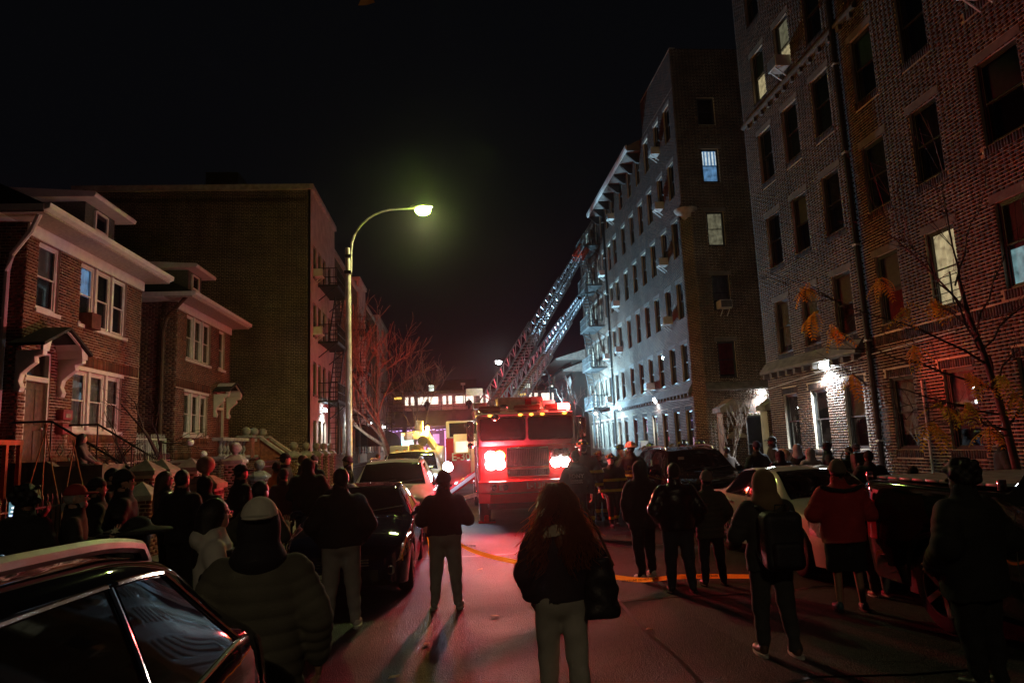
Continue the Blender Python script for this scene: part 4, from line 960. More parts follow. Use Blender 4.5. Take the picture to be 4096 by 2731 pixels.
B.build('string_lights', emis('fairy_lights', (.5, .4, 1), 1.6), sh)
lamp('shop_light', (-4, 92, 3.2), (1, .35, .65), 900, sh, .3)
# ================================================================== street lamps
def street_lamp(x, y, h, arm, label, w, col, ecol, est, pole=None):
    pole = pole or mat('lamp_post_paint', (.50, .47, .38), .5, var=.2)
    r = empty('street_lamp', (x, y, .11), label, 'street lamp', 'street lamps')
    MB().lathe([(.20, 0), (.20, .06), (.14, .5), (.105, .8), (.085, h - 1.5), (.08, h - 1.4)], (x, y, .11), 14).build('pole', pole, r, smooth=True, ang=40)
    s_ = 1 if arm > 0 else -1; A = abs(arm)
    pts = [(x + s_ * .09, y, h - 2.1), (x + s_ * .10, y, h - 1.4)] + [(x + s_ * (.10 + A * .62 * (1 - math.cos(t))), y, h - 1.4 + 1.4 * math.sin(t)) for t in np.linspace(.2, math.pi / 2, 9)] + [(x + s_ * (A - .3), y, h + .02)]
    MB().tube(pts, [.038] * 4 + [.034] * (len(pts) - 4), 8).build('arm', pole, r, smooth=True)
    MB().box(x - .11, x + .11, y - .11, y + .11, h - 2.15, h - 2.05).build('collar', m_black, r); MB().box(x - .10, x + .10, y - .10, y + .10, h - 1.62, h - 1.52).build('collar', m_black, r)
    hx = x + arm
    MB().sphere((hx - s_ * .05, y, h + .06), .20, 16, 8, (1.9, .8, .45)).build('lamp_head', mat('lamp_head_grey', (.3, .3, .28), .5), r, smooth=True)
    MB().sphere((hx, y, h - .06), .22, 18, 10, (1.15, .9, .75)).build('lens', emis('lamp_lens_%s' % int(est), ecol, est), r, smooth=True)
    spot('street_light', (hx, y, h - .30), (hx, y, 0), col, w, 165, r, .12, .5)
    lamp('street_spill', (hx + s_ * .32, y, h - .12), tuple(.5 * a + .5 * b for a, b in zip(col, ecol)), w * .16, r, .12)
    return r
street_lamp(-3.25, 22, 9.75, 2.42, 'cream street lamp with a glowing yellow-green lens over the street', 1050, (.95, .88, .40), (.55, 1.0, .10), 120)
street_lamp(9.0 - .6, 60, 9.2, -4.4, 'far street lamp with a white lens seen left of the ladders', 1500, (.85, .95, 1), (.85, .97, 1), 60, m_bronze)
street_lamp(-3.3, -11, 9.6, 2.4, 'street lamp behind the viewpoint on the left kerb', 600, (1.0, .76, .46), (1.0, .85, .4), 30)
# ================================================================== trees
def tree(name, base, h, spread, seed, label, trunk_r, m, n0=5, depth=5, lean=(0, 0), first=.33, cat='tree', leaves=None, group=None, fork=.75, up=.35, dec=(.62, .85), rmin=.0):
    r_ = random.Random(seed); T = MB(); K = MB(); tips = []
    def grow(p, d, L, r, lev, sink):
        n = 4; pts = [p]; q = np.array(p, float); dd = np.array(d, float)
        for i in range(n):
            dd = dd + np.array([r_.gauss(0, .13), r_.gauss(0, .13), r_.gauss(.03 if lev else 0, .09)]); dd /= np.linalg.norm(dd)
            q = q + dd * L / n; pts.append(q.copy())
        rs = [max(rmin, r * (1 - .45 * i / n)) for i in range(n + 1)]
        sink(lev).tube(pts, rs, 7 if lev < 2 else (4 if lev < depth - 1 else 3), cap=lev < 2)
        if lev >= depth: tips.append((q, dd)); return
        k = 2 + (r_.random() < fork) + (1 if lev == 0 else 0) * (n0 - 3 if n0 > 3 else 0)
        for j in range(k):
            t = r_.uniform(.45, 1.0) if j else 1.0
            i = min(n - 1, int(t * n)); bp = pts[i] + (pts[i + 1] - pts[i]) * (t * n - i)
            a = r_.uniform(0, 2 * math.pi); sp = spread * r_.uniform(.6, 1.15)
            u = np.cross(dd, (0, 0, 1.)); u = u / (np.linalg.norm(u) + 1e-6) if np.linalg.norm(u) > .05 else np.array((1., 0, 0)); v = np.cross(dd, u)
            nd = dd * math.cos(sp) + (u * math.cos(a) + v * math.sin(a)) * math.sin(sp) + np.array((0, 0, up * .3)); nd /= np.linalg.norm(nd)
            grow(bp, nd, L * r_.uniform(*dec), rs[i] * r_.uniform(.55, .72), lev + 1, sink)
    grow(base, np.array((lean[0], lean[1], 1.)) / np.linalg.norm((lean[0], lean[1], 1.)), h * first, trunk_r, 0, lambda lev: T if lev < 2 else K)
    root = empty(name, base, label, cat, group)
    T.build('trunk', m, root, smooth=True); K.build('crown', m, root, smooth=True)
    return root, tips
m_bark = mat('grey_bark', (.17, .12, .09), .9, var=.35, scale=7, bmp=.7, bscale=25)
tree('bare_tree', (-3.9, 46, .1), 12, .44, 5, 'large bare tree with a red-lit crown at the left pavement', .24, m_bark, 4, 6, first=.30, lean=(.10, -.05), fork=.9, up=.25, dec=(.70, .88), rmin=.016)
tree('bare_tree', (-3.7, 58, .1), 11, .45, 8, 'smaller bare tree behind the big one on the left pavement', .16, m_bark, 4, 5, first=.3, dec=(.66, .88), rmin=.016)
tree('bare_tree', (8.2, 46, .1), 6.5, .5, 12, 'bare street tree in front of the fire escape', .09, m_bark, 4, 5, first=.36, rmin=.012, dec=(.66, .86))
tree('bare_sapling', (8.0, 20, .1), 4.4, .36, 21, 'bare young tree with fanned twigs on the right pavement', .055, m_bark, 6, 4, first=.26, up=1.2, rmin=.005)
yt, tips = tree('yard_tree', (-7.9, 21.2, .5), 5.4, .72, 33, 'dark crooked tree with a few brown leaves in the second yard', .15, mat('dark_bark', (.04, .03, .028), .9, bmp=.7, bscale=25), 4, 4, first=.30, up=-.1)
def leaf_clump(tips, m, n, size, parent, seed, drop=.06):
    r_ = random.Random(seed); mesh = []
    for i in range(5):
        B = MB(); L = size * (.8 + .1 * i)
        for k in range(9):                       # a compound leaf: leaflets in pairs along a stalk
            for s_ in (-1, 1):
                x = L * k / 8; w = L * .33 * (1 - abs(k - 4) / 7); z = -.35 * x * x / L
                B.add([(x, 0, z), (x + L * .07, s_ * w * .5, z - .03 * L), (x + L * .06, s_ * w, z - .10 * L), (x - L * .02, s_ * w * .5, z - .02 * L)], [(0, 1, 2, 3)])
        mesh.append(B.mesh('leaf', m))
    for i in range(n):
        p, d = r_.choice(tips); o = link('leaf', r_.choice(mesh), parent, (p[0] + r_.uniform(-.05, .05), p[1] + r_.uniform(-.05, .05), p[2] - r_.uniform(0, drop)), (r_.uniform(-.5, .5), r_.uniform(.2, 1.1), r_.uniform(0, 6.3)), True)
leaf_clump(tips, mat('brown_leaf', (.12, .075, .03), .8, var=.5), 60, .14, yt, 3)
# leaning street tree at the right edge with yellow leaf sprays
def sapling_right():
    base = (7.95, 9.4, .1); root = empty('street_tree', base, 'leaning young street tree with yellow leaf sprays at the right edge', 'tree')
    mb = mat('wet_dark_bark', (.045, .035, .03), .55, var=.4, scale=9, bmp=.6, bscale=25); r_ = random.Random(5)
    T = MB().tube([base, (7.95, 9.4, 1.1), (7.86, 9.42, 2.1), (7.72, 9.45, 3.0), (7.60, 9.5, 3.6), (7.52, 9.5, 4.2)], [.066, .058, .052, .044, .034, .024], 9); T.build('trunk', mb, root, smooth=True)
    K = MB(); sprays = []
    def bough(p, q, r, twigs=9):
        r = r * .72
        p = np.array(p, float); q = np.array(q, float); pts = []
        for t in np.linspace(0, 1, 9): pts.append(p + (q - p) * t + np.array((r_.gauss(0, .03), r_.gauss(0, .03), .18 * math.sin(math.pi * t) + r_.gauss(0, .025))))
        K.tube(pts, [r * (1 - .8 * t) for t in np.linspace(0, 1, 9)], 5)
        for k in range(twigs):
            i = r_.randint(2, 8); a = pts[i]; dr = (q - p) / np.linalg.norm(q - p) + np.array([r_.gauss(0, .5), r_.gauss(0, .5), r_.gauss(.1, .5)]); L = r_.uniform(.3, .8)
            tp = [a + dr * L * t + np.array((0, 0, .05 * math.sin(3 * t))) for t in (0, .33, .66, 1)]; K.tube(tp, [r * .35, r * .28, r * .2, r * .1], 4, cap=False)
            for _ in range(2):
                b_ = tp[2]; d2 = dr + np.array([r_.gauss(0, .6) for _ in range(3)]); K.tube([b_, b_ + d2 * L * .3, b_ + d2 * L * .55], [r * .2, r * .13, r * .06], 3, cap=False)
        sprays.append((pts[-1], q - p)); return pts
    for p, q, r in (((7.9, 9.4, 1.9), (5.9, 9.9, 2.7), .026), ((7.86, 9.42, 2.1), (6.2, 9.2, 2.15), .024), ((7.8, 9.44, 2.5), (5.5, 10.2, 3.3), .026), ((7.74, 9.45, 2.9), (5.2, 9.6, 3.9), .026), ((7.68, 9.47, 3.2), (6.4, 9.0, 4.6), .024),
                    ((7.6, 9.5, 3.6), (6.5, 10, 5.2), .024), ((7.52, 9.5, 4.1), (7.3, 9.3, 5.8), .024), ((7.52, 9.5, 4.1), (8.2, 9.5, 5.6), .02), ((7.7, 9.45, 3.1), (9.0, 9.2, 4.0), .024), ((7.88, 9.4, 2.0), (9.1, 9.6, 2.9), .022), ((7.8, 9.44, 2.6), (8.9, 10, 3.1), .022), ((7.9, 9.4, 1.8), (6.6, 8.8, 2.0), .02), ((7.66, 9.5, 3.3), (8.6, 9.3, 5.0), .02), ((7.75, 9.4, 2.8), (6.9, 8.7, 3.2), .02)):
        bough(p, q, r)
    K.build('crown', mb, root, smooth=True)
    my_ = [translucent('golden_leaf', (.75, .60, .07), (.80, .62, .07)), translucent('green_gold_leaf', (.60, .68, .09), (.65, .72, .10)), translucent('amber_leaf', (.74, .52, .06), (.78, .55, .06))]
    i = 0
    for (x, y, z, k) in ((5.55, 10.1, 3.85, 0), (5.9, 10.2, 3.65, 0), (5.25, 9.7, 4.2, 2), (6.35, 9.6, 4.25, 2), (6.5, 9.3, 3.8, 2), (5.95, 9.9, 2.85, 2), (6.55, 9.3, 3.2, 0), (6.75, 9.2, 2.35, 1), (7.15, 9.2, 2.35, 1), (6.45, 9.0, 2.08, 0), (7.2, 9.1, 2.75, 0), (7.75, 9.2, 2.7, 1), (7.95, 9.3, 2.5, 0), (7.2, 9.6, 3.9, 2), (7.4, 9.2, 2.0, 0)):
        leaf_clump([(np.array((x, y, z)), 0)], my_[k], 6, .30, root, 50 + i, .10); i += 1
sapling_right()
lt = empty('hanging_twig', (-.47, 4.0, 4.78), 'orange autumn leaf dangling at the top of the view', 'leaf')
MB().tube([(-.47, 4.0, 5.6), (-.45, 4.0, 5.1), (-.47, 4.0, 4.80)], [.004, .003, .002], 4).build('twig', m_bark, lt)
lf = MB().add([(-.56, 4.0, 4.83), (-.50, 3.99, 4.85), (-.44, 4.0, 4.80), (-.42, 4.02, 4.755), (-.47, 4.01, 4.73), (-.52, 4.0, 4.72), (-.50, 4.0, 4.77)], [(0, 6, 1), (1, 6, 2), (2, 6, 4, 3), (6, 5, 4)]); lf.build('leaf', mat('orange_leaf', (.55, .22, .03), .6), lt)
# ================================================================== vehicles
def pchip(x, y, q):
    x = np.asarray(x, float); y = np.asarray(y, float); q = np.clip(np.asarray(q, float), x[0], x[-1])
    h = np.diff(x); d = np.diff(y) / h; m = np.zeros(len(x)); m[0] = d[0]; m[-1] = d[-1]
    for i in range(1, len(x) - 1):
        if d[i - 1] * d[i] > 0:
            w1 = 2 * h[i] + h[i - 1]; w2 = h[i] + 2 * h[i - 1]; m[i] = (w1 + w2) / (w1 / d[i - 1] + w2 / d[i])
    k = np.clip(np.searchsorted(x, q, side='right') - 1, 0, len(x) - 2); t = (q - x[k]) / h[k]
    return (2 * t**3 - 3 * t**2 + 1) * y[k] + (t**3 - 2 * t**2 + t) * h[k] * m[k] + (-2 * t**3 + 3 * t**2) * y[k + 1] + (t**3 - t**2) * h[k] * m[k + 1]
class Loft:
    """car shell: stations (t, zs, wm, zm, wb, zb, wr, zr, zc) from the nose to the tail; the car faces -y"""
    def __init__(s, st, x, y, wheels, wr=.34, arch=.40):
        s.st = np.array(st, float); s.x = x; s.y = y; s.wheels = wheels; s.wr = wr; s.arch = arch; s.L = s.st[-1, 0]
    def sec(s, t):
        t = np.atleast_1d(np.asarray(t, float)); P = [pchip(s.st[:, 0], s.st[:, i], t) for i in range(1, 9)]
        zs, wm, zm, wb, zb, wr, zr, zc = P
        for w in s.wheels:
            a = s.arch**2 - (t - w)**2; za = np.where(a > 0, s.wr + np.sqrt(np.maximum(a, 0)), 0); zs = np.maximum(zs, np.minimum(za, zb - .12))
        zm = np.maximum(zm, zs + .05)
        X = np.stack([wm * .965, wm, wb, wr, wr * .74, 0 * wr], 1); Z = np.stack([zs, zm, zb, zr, zr + .62 * (zc - zr), zc], 1)
        return X, Z
    def pts(s, t, v, side=1, off=0.):
        """grid of points for t (n) and v (m); v counts the bands 0..5 from sill to roof centre"""
        t = np.atleast_1d(t); v = np.atleast_1d(v); X, Z = s.sec(t)
        def cr(A):
            A = np.concatenate([2 * A[:, :1] - A[:, 1:2], A, (-A[:, 4:5] if A is X else A[:, 4:5])], 1)
            k = np.clip(v.astype(int), 0, 4); u = v - k
            p0, p1, p2, p3 = A[:, k], A[:, k + 1], A[:, k + 2], A[:, k + 3]
            T = .62
            m1 = (p2 - p0) * .5 * T; m2 = (p3 - p1) * .5 * T
            return (2 * u**3 - 3 * u**2 + 1) * p1 + (u**3 - 2 * u**2 + u) * m1 + (-2 * u**3 + 3 * u**2) * p2 + (u**3 - u**2) * m2
        PX = cr(X); PZ = cr(Z); G = np.stack([PX, np.repeat(t[:, None], len(v), 1), PZ], 2)
        if off:
            gu = np.gradient(G, axis=0) if len(t) > 1 else None; gv = np.gradient(G, axis=1)
            n = np.cross(gv, gu); n /= (np.linalg.norm(n, axis=2, keepdims=True) + 1e-9)
            c = G - np.array((0, 0, .8)); sg = np.sign((n * np.stack([G[..., 0], 0 * G[..., 0], G[..., 2] - .55], 2)).sum(2, keepdims=True)); n *= np.where(sg == 0, 1, sg)
            G = G + n * off
        G[..., 0] *= side
        return G + np.array((s.x, s.y, 0))
    def patch(s, t0, t1, v0, v1, off=.005, side=1, n=24, m=8, tf=None):
        """tf(v)-> (t0,t1) lets the ends slant"""
        B = MB(); vs = np.linspace(v0, v1, m)
        if tf is None: G = s.pts(np.linspace(t0, t1, n), vs, side, off)
        else:
            G = np.zeros((n, m, 3))
            for j, v in enumerate(vs):
                a, b = tf((v - v0) / (v1 - v0)); tt = np.linspace(a, b, n); g = s.pts(tt, np.array([v - .01, v, v + .01]), side, off); G[:, j] = g[:, 1]
        V = G.reshape(-1, 3); F = []
        for i in range(n - 1):
            for j in range(m - 1): F.append((i * m + j, (i + 1) * m + j, (i + 1) * m + j + 1, i * m + j + 1))
        B.add(V, F); return B
    def shell(s, n=130, sub=5):
        ts = np.unique(np.concatenate([np.linspace(0, s.L, n)] + [w + s.arch * np.linspace(-1, 1, 15) for w in s.wheels])); ts = ts[(ts >= 0) & (ts <= s.L)]
        vs = np.linspace(0, 5, 5 * sub + 1); B = MB(); n = len(ts); m = len(vs)
        R_ = s.pts(ts, vs, 1); L_ = s.pts(ts, vs, -1)
        G = np.concatenate([R_, L_[:, -2::-1]], 1); M2 = G.shape[1]
        V = list(G.reshape(-1, 3)); F = [(i * M2 + j, (i + 1) * M2 + j, (i + 1) * M2 + j + 1, i * M2 + j + 1) for i in range(n - 1) for j in range(M2 - 1)]
        F.append(tuple(range(M2))); F.append(tuple((n - 1) * M2 + j for j in range(M2 - 1, -1, -1)))
        return B.add(V, F)
m_tyre = mat('tyre_rubber', (.018, .018, .018), .85, bmp=.3)
m_alloy = mat('alloy_rim', (.55, .55, .56), .28, .9)
m_carglass = mat('dark_car_glass', (.006, .007, .008), .04, spec=.7, var=.05)  # opaque near black stands in for the unlit cabins behind the glass
m_chrome = mat('chrome_trim', (.75, .75, .76), .12, 1., var=.03)
m_plastic = mat('black_plastic', (.02, .02, .021), .5)
m_lampglass = mat('headlamp_glass', (.42, .42, .43), .12, .55, var=.5, scale=22, coat=1)
m_red_lens = mat('red_lens', (.35, .012, .012), .15, coat=1)
m_amber = mat('amber_lens', (.60, .20, .02), .2, coat=1)
def paint(name, col, metal=0., rough=.45): return mat(name, col, max(rough, .45), metal, var=.04, scale=3, coat=1., spec=.0)
_wm = {}
def wheel(root, x, y, r, side, w=.21, spokes=5, rim=None, double=True):
    k = (r, side, spokes, double, rim.name if rim else '')
    if k not in _wm:
        rim = rim or m_alloy
        t = MB().lathe([(r * .66, -w / 2), (r * .90, -w / 2), (r * .985, -w * .36), (r, -w * .15), (r, w * .15), (r * .985, w * .36), (r * .90, w / 2), (r * .66, w / 2)], (0, 0, 0), 32, 'x', False).mesh('tyre', m_tyre, smooth=True, ang=50)
        R_ = MB().lathe([(r * .67, -w * .4), (r * .67, w * .48), (r * .62, w * .50), (r * .60, w * .36), (r * .60, -w * .4)], (0, 0, 0), 32, 'x', False); s_ = 1
        R_.lathe([(.001, w * .40), (.055, w * .40), (.065, w * .30), (.065, -.02)], (0, 0, 0), 14, 'x')
        for i in range(spokes):
            for da in ((-.17, .17) if double else (0,)):
                a0 = 2 * math.pi * i / spokes + da * .35; a1 = 2 * math.pi * i / spokes + da
                R_.beam((w * .33, .05 * math.cos(a0), .05 * math.sin(a0)), (w * .41, r * .63 * math.cos(a1), r * .63 * math.sin(a1)), .035 if double else .06, .05, up=(1, 0, 0))
        rm = R_.mesh('rim', rim, smooth=True, ang=35)
        d = MB().lathe([(.001, .0), (r * .62, .0), (r * .62, -.03)], (0, 0, 0), 24, 'x').mesh('brake_disc', m_plastic)
        _wm[k] = (t, rm, d)
    t, rm, d = _wm[k]
    ro = (0, 0, 0) if side > 0 else (0, 0, math.pi)
    o = link('wheel', t, root, (x, y, r), ro, True); link('rim', rm, o); link('brake_disc', d, o)
    return o
def car(name, label, cat, st, x, y, wheels, pm, group=None, r=.33, arch=.39, glassdef=None, opts=None):
    o = opts or {}; W_ = max(s_[2] for s_ in st)
    root = empty(name, (x, y, 0), label, cat, group)
    L = Loft(st, x, y, wheels, r, arch)
    b = L.shell().build('body', pm, root, smooth=True, ang=55)
    # dark underbody so that nothing shows through the arches
    MB().box(x - W_ * .70, x + W_ * .70, y + .25, y + L.L - .25, .20, .62).build('underbody', m_plastic, root)
    for w in wheels:
        for sd in (-1, 1): wheel(root, x + sd * (W_ - .12), y + w, r, sd, spokes=o.get('spokes', 5), rim=o.get('rim'), double=o.get('double', True))
    for sd in (-1, 1):
        for (t0, t1, v0, v1, sl0, sl1) in o.get('side', ()):
            L.patch(0, 0, v0, v1, .005, sd, 26, 9, lambda u, a=t0, b_=t1, p=sl0, q=sl1: (a + p * u, b_ + q * u)).build('side_window', m_carglass, root, smooth=True)
            if o.get('trim'):
                g0 = L.pts(np.linspace(t0 + sl0, t1 + sl1, 30), np.array([v1 - .01, v1 + .02, v1 + .05]), sd, .010)[:, 1]; MB().tube(list(g0), .009, 6).build('window_trim', m_chrome, root, smooth=True)
                g1 = L.pts(np.linspace(t0, t1, 30), np.array([v0 - .05, v0 - .03, v0 - .01]), sd, .010)[:, 1]; MB().tube(list(g1), .009, 6).build('window_trim', m_chrome, root, smooth=True)
                e_ = [L.pts(np.array([t1 + sl1 * u - .01, t1 + sl1 * u + .015, t1 + sl1 * u + .04]), np.array([v0 + (v1 - v0) * u - .01, v0 + (v1 - v0) * u, v0 + (v1 - v0) * u + .01]), sd, .010)[1, 1] for u in np.linspace(0, 1, 9)]
                MB().tube(e_, .009, 6).build('window_trim', m_chrome, root, smooth=True)
        for t in o.get('seams', ()):
            L.patch(t, t + .012, .25, 2.0, .002, sd, 3, 14).build('door_seam', m_plastic, root)
        for t in o.get('handles', ()):
            g0 = L.pts(np.linspace(t, t + .2, 5), np.array([1.68, 1.7, 1.72]), sd, .022)[:, 1]; MB().tube(list(g0), .014, 6).build('door_handle', o.get('hm', pm), root, smooth=True)
        if 'headlight' in o:
            a, b_, v0, v1, p, q = o['headlight']; L.patch(0, 0, v0, v1, .007, sd, 20, 8, lambda u: (a + p * u, b_ + q * u)).build('headlight', o.get('hl', m_lampglass), root, smooth=True)
        if 'taillight' in o:
            a, b_, v0, v1 = o['taillight']; L.patch(a, b_, v0, v1, .007, sd, 16, 8).build('taillight', m_red_lens, root, smooth=True)
        if 'mirror' in o:
            t = o['mirror']; p = L.pts(np.array([t, t + .01]), np.array([2.08]), sd)[0, 0]
            MB().sphere((p[0] + sd * .13, p[1], p[2] + .07), .10, 12, 8, (1.15, .75, .72)).beam((p[0] - sd * .02, p[1], p[2] + .01), (p[0] + sd * .08, p[1], p[2] + .05), .05).build('mirror', o.get('mm', pm), root, smooth=True)
        if 'rail' in o:
            t0, t1, v = o['rail']; g0 = L.pts(np.linspace(t0, t1, 30), np.array([v - .02, v, v + .02]), sd, o.get('rail_off', .045))[:, 1]
            g0[0, 2] -= .05; g0[-1, 2] -= .05
            MB().tube(list(g0), o.get('rail_r', .02), 8).build('roof_rail', o.get('rail_m', m_alloy), root, smooth=True)
        if 'fog' in o:
            t, vv = o['fog']; p = L.pts(np.array([t, t + .01]), np.array([vv]), sd)[0, 0]
            f = MB().lathe([(.062, .02), (.06, -.03), (.045, -.035), (.045, -.01), (.001, -.005)], (p[0] - sd * .08, p[1] - .02, p[2]), 16, 'y').build('fog_lamp', m_lampglass, root, smooth=True, ang=30)
    if 'windshield' in o:
        t0, t1 = o['windshield']
        for nm, (a, b_) in (('windshield', o['windshield']), ('rear_window', o.get('rear', (0, 0)))):
            if b_ <= a: continue
            B = MB()
            for sd in (1, -1):
                P = L.patch(a, b_, 3.14, 5.0, .005, sd, 18, 12); B.add(P.v, P.f)
            B.build(nm, m_carglass, root, smooth=True)
            if nm == 'windshield':
                for xo in (-.32, .28): 
                    g0 = L.pts(np.array([a + .02, a + .03]), np.array([4.2]), 1, .0)[0, 0]
                    MB().beam((x + xo - .05, g0[1] + .02, g0[2] + .035), (x + xo + .42, g0[1] + .10, g0[2] + .085), .014).build('wiper', m_plastic, root)
    return root, L
# ---- dark blue sedan
SED = [(0, .32, .56, .45, .54, .58, .44, .61, .62), (.10, .24, .74, .48, .70, .68, .56, .71, .73), (.45, .21, .85, .54, .80, .80, .62, .845, .87), (1.15, .20, .885, .60, .845, .92, .68, .965, 1.0), (1.32, .20, .885, .60, .85, .95, .70, .99, 1.03),
       (2.10, .20, .885, .60, .84, .97, .59, 1.385, 1.43), (2.7, .20, .885, .60, .84, .98, .60, 1.42, 1.465), (3.3, .20, .885, .60, .83, .99, .58, 1.38, 1.43), (3.98, .21, .87, .62, .82, 1.0, .64, 1.04, 1.08), (4.48, .25, .80, .62, .76, .97, .60, 1.0, 1.03), (4.62, .34, .68, .60, .66, .84, .5, .88, .89)]
def frontplate(root, x, y, z, txt, top, bot, base, col=(.02, .02, .03)):
    p = MB().box(x - .155, x + .155, y - .012, y, z - .08, z + .08).build('license_plate', base, root, bevel=.006)
    text('plate_number', txt, .085, mat('plate_ink', col, .6), p, (x, y - .0135, z - .005), (math.pi / 2, 0, 0), .001, .0018)
    text('plate_text', top, .03, mat('plate_blue_ink', (.03, .10, .25), .6), p, (x, y - .0135, z + .058), (math.pi / 2, 0, 0), .001)
    text('plate_text', bot, .022, mat('plate_blue_ink', (.03, .10, .25), .6), p, (x, y - .0135, z - .065), (math.pi / 2, 0, 0), .001)
PARKED = 'cars parked along both kerbs'
blue, LB = car('parked_car', 'dark blue sedan parked at the left, taped off, with a yellow and blue number plate', 'car', SED, -1.52, 9.65, (.92, 3.62), paint('navy_paint', (.012, .014, .045)), PARKED,
    opts=dict(windshield=(1.40, 2.05), rear=(3.36, 3.92), side=[(1.78, 2.62, 2.10, 2.90, .28, -.02), (2.68, 3.50, 2.10, 2.90, 0, -.25)], seams=(1.55, 2.65, 3.5), handles=(2.35, 3.2), headlight=(.06, .58, 1.30, 1.98, .14, .10), mirror=1.72, fog=(.07, .75)))
MB().box(-1.98, -1.06, 9.64, 9.67, .30, .44).build('lower_grille', m_plastic, blue); 
B = MB()
for i in range(3): B.box(-1.86, -1.18, 9.622, 9.637, .50 + i * .035, .513 + i * .035)
B.build('grille', m_chrome, blue)
frontplate(blue, -1.75, 9.60, .34, 'BE·0 4', 'Connecticut', 'Constitution State', mat('plate_pale', (.62, .66, .42), .5))
MB().box(-.82, -.74, 9.80, 9.83, .52, .60).build('side_marker', mat('yellow_reflector', (.7, .4, .02), .3), blue)
# ---- white police-type SUV
SUVS = [(0, .34, .60, .60, .60, .80, .52, .88, .90), (.10, .28, .82, .64, .78, .92, .66, .99, 1.02), (.5, .26, .94, .68, .88, 1.02, .72, 1.09, 1.12), (1.15, .25, .98, .72, .93, 1.10, .76, 1.16, 1.19), (1.30, .25, .98, .72, .94, 1.12, .78, 1.18, 1.21),
        (2.05, .25, .98, .72, .93, 1.14, .66, 1.66, 1.72), (2.8, .25, .98, .72, .93, 1.16, .68, 1.72, 1.78), (4.1, .25, .97, .72, .92, 1.18, .66, 1.68, 1.74), (4.62, .30, .93, .72, .89, 1.2, .62, 1.58, 1.63), (4.90, .36, .88, .70, .85, 1.1, .66, 1.20, 1.24), (5.0, .42, .78, .70, .76, .95, .6, 1.0, 1.02)]
white_p = paint('white_car_paint', (.74, .74, .72))
expl, LE = car('parked_car', 'white sport utility car with a dark hood stripe parked behind the blue sedan', 'car', SUVS, -1.45, 14.75, (1.0, 3.9), white_p, PARKED, r=.38, arch=.45,
    opts=dict(windshield=(1.38, 2.0), rear=(4.64, 4.88), side=[(1.75, 2.7, 2.10, 2.88, .25, 0), (2.78, 3.7, 2.10, 2.88, 0, 0), (3.78, 4.5, 2.10, 2.88, 0, -.12)], seams=(1.5, 2.74, 3.74), handles=(2.4, 3.4), mirror=1.78, mm=m_plastic, headlight=(.04, .50, 1.28, 1.98, .16, .06), rail=(2.2, 4.4, 3.5), rail_m=m_plastic, fog=(.08, .7)))
B = MB()
for i in range(3): B.box(-2.02, -.88, 14.70, 14.735, .66 + i * .085, .705 + i * .085)
B.build('grille', m_chrome, expl); MB().box(-2.06, -.84, 14.735, 14.76, .60, .93).build('grille_backing', m_plastic, expl); MB().box(-2.0, -.9, 14.68, 14.75, .36, .50).build('bumper', m_plastic, expl, bevel=.03)
Bq = MB()
for sd in (1, -1):
    P = LE.patch(.55, 1.25, 4.2, 4.75, .004, sd, 12, 5); Bq.add(P.v, P.f)
Bq.build('hood_stripe', mat('dark_stripe', (.03, .035, .06), .4), expl, smooth=True)
# ---- black SUV at the right
bk, _ = car('parked_car', 'black sport utility car parked on the right behind the silver sedan', 'car', SUVS, 5.72, 14.6, (1.0, 3.9), paint('black_paint', (.010, .010, .011)), PARKED, r=.38, arch=.45,
    opts=dict(windshield=(1.38, 2.0), side=[(1.75, 2.7, 2.10, 2.88, .25, 0), (2.78, 3.7, 2.10, 2.88, 0, 0), (3.78, 4.5, 2.10, 2.88, 0, -.12)], seams=(1.5, 2.74, 3.74), handles=(2.4, 3.4), mirror=1.78, headlight=(.04, .50, 1.28, 1.98, .16, .06), rail=(2.2, 4.4, 3.5)))
B = MB()
for i in range(3): B.box(5.2, 6.24, 14.55, 14.58, .68 + i * .08, .72 + i * .08)
B.build('grille', m_chrome, bk); MB().box(4.78, 4.80, 17.1, 17.9, 1.40, 1.47).build('sticker', m_white, bk) if False else None
MB().box(5.2, 5.34, 16.14, 16.15, 1.50, 1.56).build('windshield_sticker', mat('pale_sticker', (.5, .6, .45), .6), bk)
# ---- silver sedan at the right
sil, LS = car('parked_car', 'silver-white sedan with multi-spoke alloy wheels parked on the right', 'car', SED, 5.66, 8.85, (.95, 3.62), paint('silver_paint', (.56, .53, .47), .15, .28), PARKED,
    opts=dict(windshield=(1.40, 2.05), rear=(3.36, 3.92), side=[(1.78, 2.62, 2.10, 2.90, .28, -.02), (2.68, 3.56, 2.10, 2.90, 0, -.25)], trim=True, seams=(1.55, 2.65, 3.5), handles=(2.35, 3.2), headlight=(.06, .58, 1.30, 1.98, .14, .10), taillight=(4.3, 4.58, 1.2, 1.95), mirror=1.72, fog=(.07, .75), spokes=5))
